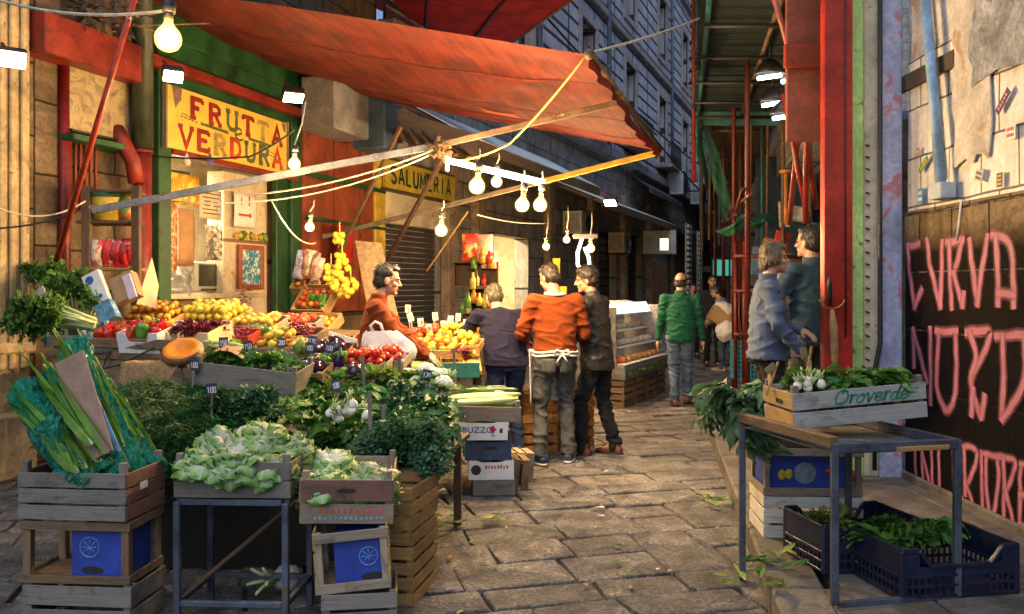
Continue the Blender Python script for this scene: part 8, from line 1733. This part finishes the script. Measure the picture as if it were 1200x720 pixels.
    for i in (0, 1):
        mb = MB(); Rz = Matrix.Rotation(rad(-fang[i]), 3, 'Z'); f0 = an2[i]-V((0, 0, .085))
        def q(x, y, z): return f0+Rz@V((x, y, z))
        mb.loft([(q(0, -.085, .035), Rz@V((.03, 0, 0)), V((0, 0, .03))), (q(0, -.06, .045), Rz@V((.040, 0, 0)), V((0, 0, .042))), (q(0, .02, .045), Rz@V((.042, 0, 0)), V((0, 0, .042))), (q(0, .1, .034), Rz@V((.05, 0, 0)), V((0, 0, .031))), (q(0, .165, .028), Rz@V((.046, 0, 0)), V((0, 0, .025))), (q(0, .195, .024), Rz@V((.025, 0, 0)), V((0, 0, .016)))], 14); mb.cone(q(0, -.03, .07), .042, q(0, -.03, .1), .042)
        so_ = linkpart(remesh(mb, .007, 1), 'shoe', shoe[0], t)
        mb = MB(); mb.loft([(q(0, .05, .0), Rz@V((.047, 0, 0)), Rz@V((0, .145, 0))), (q(0, .05, .02), Rz@V((.049, 0, 0)), Rz@V((0, .149, 0)))], 18); mb.build('sole', shoe[1], so_)
    t.scale = (k, k, k)
    return t, dict(sp=sp, pel=pel, el=el, wr=wr, hc=hc, hp=hp, neck=neck, Rl=Rl)
orangeC = cloth('orange_fleece', (.17, .032, .004), .85, .4); navyC = cloth('navy_knit', (.007, .007, .026), .9, .3); blackC = cloth('black_leather', (.016, .015, .015), .42, .05); greenC = cloth('green_jacket_cloth', (.003, .065, .037), .7, .2)
blueShirt = cloth('blue_shirt_cloth', (.07, .10, .17), .8, .2); jeansB = cloth('blue_jeans', (.06, .10, .19), .85, .2, .4, col2=(.13, .19, .29)); jeansD = cloth('dark_jeans', (.035, .045, .05), .85, .2, .5, col2=(.12, .125, .115)); jeansN = cloth('navy_jeans', (.018, .03, .075), .85, .2, .4); blackT = cloth('black_trousers', (.012, .012, .014), .85, .1)
slateC = cloth('slate_blue_jacket', (.03, .055, .09), .8, .2); darkC = cloth('charcoal_coat', (.02, .02, .026), .85, .1); greyJ = cloth('grey_trousers_cloth', (.07, .075, .08), .85, .2); beigeC = cloth('grey_beige_jacket', (.32, .29, .26), .85, .2); vestC = cloth('fawn_waistcoat', (.27, .22, .16), .85, .2)
blackS = pbr('black_shoe', (.015, .014, .014), .35, .2, 9, .1); whiteSo = pbr('white_sole', (.65, .66, .68), .6, .1, 9, 0); brownS = pbr('brown_shoe', (.14, .045, .018), .45, .3, 9, .1); tanS = pbr('tan_trainer', (.45, .33, .2), .6, .2, 9, .1); soleD = pbr('dark_sole', (.02, .018, .016), .7, .2, 9, 0); navyS = pbr('navy_trainer', (.02, .03, .07), .55, .3, 9, .1)
hB = hairmat('dark_brown_hair', (.008, .005, .004), (.028, .017, .011)); hK = hairmat('black_hair', (.006, .005, .005), (.025, .02, .018)); hG = hairmat('grey_brown_hair', (.06, .045, .028), (.16, .12, .075)); hS = hairmat('greying_dark_hair', (.014, .012, .011), (.05, .046, .042)); hO = hairmat('greying_fair_hair', (.035, .03, .02), (.10, .085, .055))
# seller, behind the stall, facing right and looking down at the fruit
person('seller in an orange fleece with dark hair leaning over the fruit behind the stall', (-1.09, 6.62, 0), rad(8), 1.75, lean=6, yaw=4, pitch=10, hands=[(-.08, .44, 1.04), (.12, .42, 1.03)], elbows=[(-.9, -.2, -.6), (.9, -.3, -.5)], top=orangeC, legs=jeansN, shoe=(blackS, soleD), hair=hK, seed=3, collar=True, topname='fleece', hem=.84, girth=1.02)
# customer in navy, bent to the stall, back to us
person('man in a navy jumper and blue jeans bending over the fruit table', (-.05, 7.75, 0), rad(108), 1.72, lean=32, pitch=22, yaw=8, hands=[(-.22, .55, .98), (.16, .5, .98)], elbows=[(-.9, -.3, -.3), (.9, -.3, -.3)], feet=[(-.13, -.05, 0), (.12, .0, 0)], top=navyC, legs=jeansN, shoe=(blackS, soleD), hair=hO, seed=5, girth=1.16, hem=.89, shx=.2, crouch=.02, topname='jumper')
# stall holder in orange with apron, back to us
pt_, J = person('man in an orange jumper and white apron seen from behind', (.385, 7.6, 0), rad(98), 1.79, lean=3, yaw=30, pitch=26, hands=[(-.22, .30, 1.05), (.20, .28, 1.06)], elbows=[(-.55, -1, -.3), (.55, -1, -.3)], feet=[(-.14, -.03, 0, -22), (.13, .05, 0, 20)], top=orangeC, legs=jeansD, shoe=(navyS, whiteSo), hair=hB, seed=8, girth=1.03, hem=.93, shx=.186, topname='jumper')
apM = cloth('white_apron_cloth', (.72, .70, .68), .85, .1, .1)
w = MB()
for z in (.975, .945): w.tube([V((.196*math.cos(a), .142*math.sin(a)-.004, z+.008*math.sin(a*3))) for a in [k*.3142 for k in range(21)]], .011, 6)
for s in (-1, 1):
    w.tube([V((.03, -.150, .965)), V((.03+s*.045, -.165, 1.0)), V((.03+s*.075, -.16, .975)), V((.03+s*.04, -.158, .955)), V((.03, -.152, .962))], .008, 6); w.tube([V((.03, -.152, .96)), V((.03+s*.03, -.162, .92)), V((.03+s*.05, -.155, .885))], .008, 6)
w.build('apron_strings', apM, pt_)
for s in (-1, 1):
    w = MB(); w.grid(lambda u, v: V((s*.075+(u-.5)*.115, -.132-.012*math.sin(math.pi*u)+.028*(abs(s*.075+(u-.5)*.115)/.13)**2, .80+.12*v-.012*(1-abs(2*u-1))*(v < .01))), 6, 5); w.build('back_pocket', jeansD, pt_, solid=.006)
w = MB(); w.grid(lambda u, v: V((-.222+.12*u**2*.9-.012*(1-v), -.045+.22*u+.006*math.sin(v*14+u*5), .99-.47*v)), 10, 16); w.grid(lambda u, v: V((-.10+.30*u, .185+.02*math.sin(3.14*u)+.008*math.sin(u*20)*v, .99-.47*v)), 14, 14); ap = w.build('apron', apM, pt_, solid=.004)
w = MB(); w.tube([J['neck']+J['Rl']@V((.085*math.cos(a), -.005+.085*math.sin(a), -.005+.012*math.sin(a))) for a in [k*.3307 for k in range(20)]], .011, 6); w.build('apron_collar', apM, pt_)
# man in black leather jacket
person('man in a black leather jacket and black trousers facing the stall', (.79, 7.95, 0), rad(150), 1.76, lean=4, yaw=22, pitch=10, hands=[(-.16, .33, 1.05), (.14, .33, 1.06)], elbows=[(-.8, -.7, -.2), (.8, -.7, -.2)], feet=[(-.12, .1, 0), (.12, -.12, 0)], top=blackC, legs=blackT, shoe=(brownS, soleD), hair=hB, hairtype='full', seed=12, girth=1.06, hem=.80, collar=True, topname='leather_jacket')
# man in green walking away
person('balding man in a green jacket and jeans walking away up the alley', (2.22, 11.25, 0), rad(80), 1.75, lean=2, yaw=-22, pitch=4, hands=[(-.30, .02, .78), (.30, .06, .79)], elbows=[(-.5, -1, 0), (.5, -1, 0)], feet=[(-.07, -.02, 0, -10), (.09, .2, .015, 12)], top=greenC, legs=jeansB, shoe=(brownS, soleD), hair=hB, hairtype='bald', seed=15, girth=1.06, hem=.86, collar=True, topname='jacket', shx=.205, waist=greenC)
# two men talking at the right
stp = MB(); stp.box((2.48, 6.98, .165), (.5, .5, .06), None, .01); tag(stp.build('door_step', kstone), 'worn stone step beside the red pillar', 'step')
person('grey haired man in a blue shirt and dark trousers talking by the red pillar', (1.95, 6.5, .145), rad(-10), 1.76, lean=0, yaw=8, pitch=0, hands=[(-.12, .26, 1.08), (.22, .2, .95)], elbows=[(-.9, -.5, -.2), (.9, -.6, -.2)], feet=[(-.12, 0, 0), (.12, .08, 0)], top=[blueShirt], legs=blackT, shoe=(blackS, soleD), hair=hG, hairtype='grey', seed=18, girth=1.16, hem=.88, topname='shirt', collar=True)
person('tall young man in a slate blue jacket half hidden by the red pillar', (2.46, 6.98, .20), rad(104), 1.86, yaw=26, hands=[(-.20, .2, 1.0), (.22, .2, .95)], elbows=[(-.9, -.5, -.1), (.9, -.6, -.1)], top=slateC, legs=greyJ, shoe=(blackS, soleD), hair=hK, seed=21, girth=1.0, hem=.84, collar=True, topname='jacket')
# far people
person('man in a dark coat walking towards us far down the alley', (3.92, 16.7, 0), rad(-100), 1.78, yaw=4, hands=[(-.25, .1, .8), (.25, .0, .8)], feet=[(-.1, .12, 0), (.1, -.1, 0)], top=darkC, legs=blackT, shoe=(blackS, soleD), hair=hB, seed=24, vox=.009, near=False, hem=.76, topname='coat')
person('woman in dark clothes behind the green jacketed man far up the alley', (4.02, 19, 0), rad(-95), 1.62, hands=None, top=cloth('plum_coat', (.07, .035, .05), .85, .1), legs=blackT, shoe=(blackS, soleD), hair=hB, hairtype='full', seed=27, vox=.010, near=False, hem=.78, topname='coat')
person('person in jeans and a pale jacket stooping with parcels by the red rack', (4.02, 15.9, 0), rad(150), 1.62, lean=18, pitch=20, hands=[(-.15, .4, .95), (.15, .4, .95)], feet=[(-.1, .1, 0), (.1, -.1, 0)], top=beigeC, legs=jeansB, shoe=(tanS, whiteSo), hair=hS, seed=30, vox=.010, near=False, topname='jacket')
w = MB(); w.box(P(845, 372, 15.4), (.42, .3, .3), Matrix.Rotation(.5, 3, 'Y'), .02); tag(w.build('parcel', card), 'brown parcel held by the stooping person', 'parcel')
w = MB(); w.ell(P(851, 388, 15.3), (.2, .16, .2), None, 12, 8); w.ell(P(850, 362, 15.35), (.2, .14, .12), Matrix.Rotation(.5, 3, 'Y'), 12, 8); o = linkpart(remesh(w, .02, 1, lambda p: .025*noise.noise(p*11)), 'bag', whiteP, None); o.name = 'carrier_bag'; tag(o, 'pale carrier bag bulging under the parcel of the stooping person', 'bag')
# the thin white plastic bag hanging before the seller
plasB, nt, b = newmat('white_plastic_film'); b.inputs['Base Color'].default_value = (.78, .78, .80, 1); b.inputs['Roughness'].default_value = .3; bumpit(nt, b, noisetex(nt, coord(nt, 'Object'), 22, 5, .6, 1), .7, .02); cc_ = _n(nt, 'ShaderNodeRGB'); cc_.outputs[0].default_value = (.8, .8, .82, 1); translucent(nt, b, cc_.outputs[0], .35)
w = MB(); c = P(446, 404, 6.32)
def pb2(u, v):
    a = u*6.283; r_ = .05+.13*math.sin(math.pi*min(1, .12+v*.85))**.8; x = r_*math.cos(a)*1.05; z = .10-.25*v
    return c+V((x+.14*v+.02*noise.noise(V((u*9, v*6, 1))), .08*math.sin(a)*(.4+v), z+.02*noise.noise(V((math.cos(a)*3, math.sin(a)*3, v*5)))))
w.grid(pb2, 36, 18); w.tube([c+V((-.05, 0, .08)), c+V((-.075, 0, .14)), c+V((-.04, 0, .17)), c+V((0, 0, .15)), c+V((.02, 0, .09))], .012, 6); tag(w.build('plastic_bag', plasB), 'white plastic carrier bag hanging in front of the seller', 'bag')

bpy.data.scenes.remove(TS); bpy.data.batch_remove(DEAD)
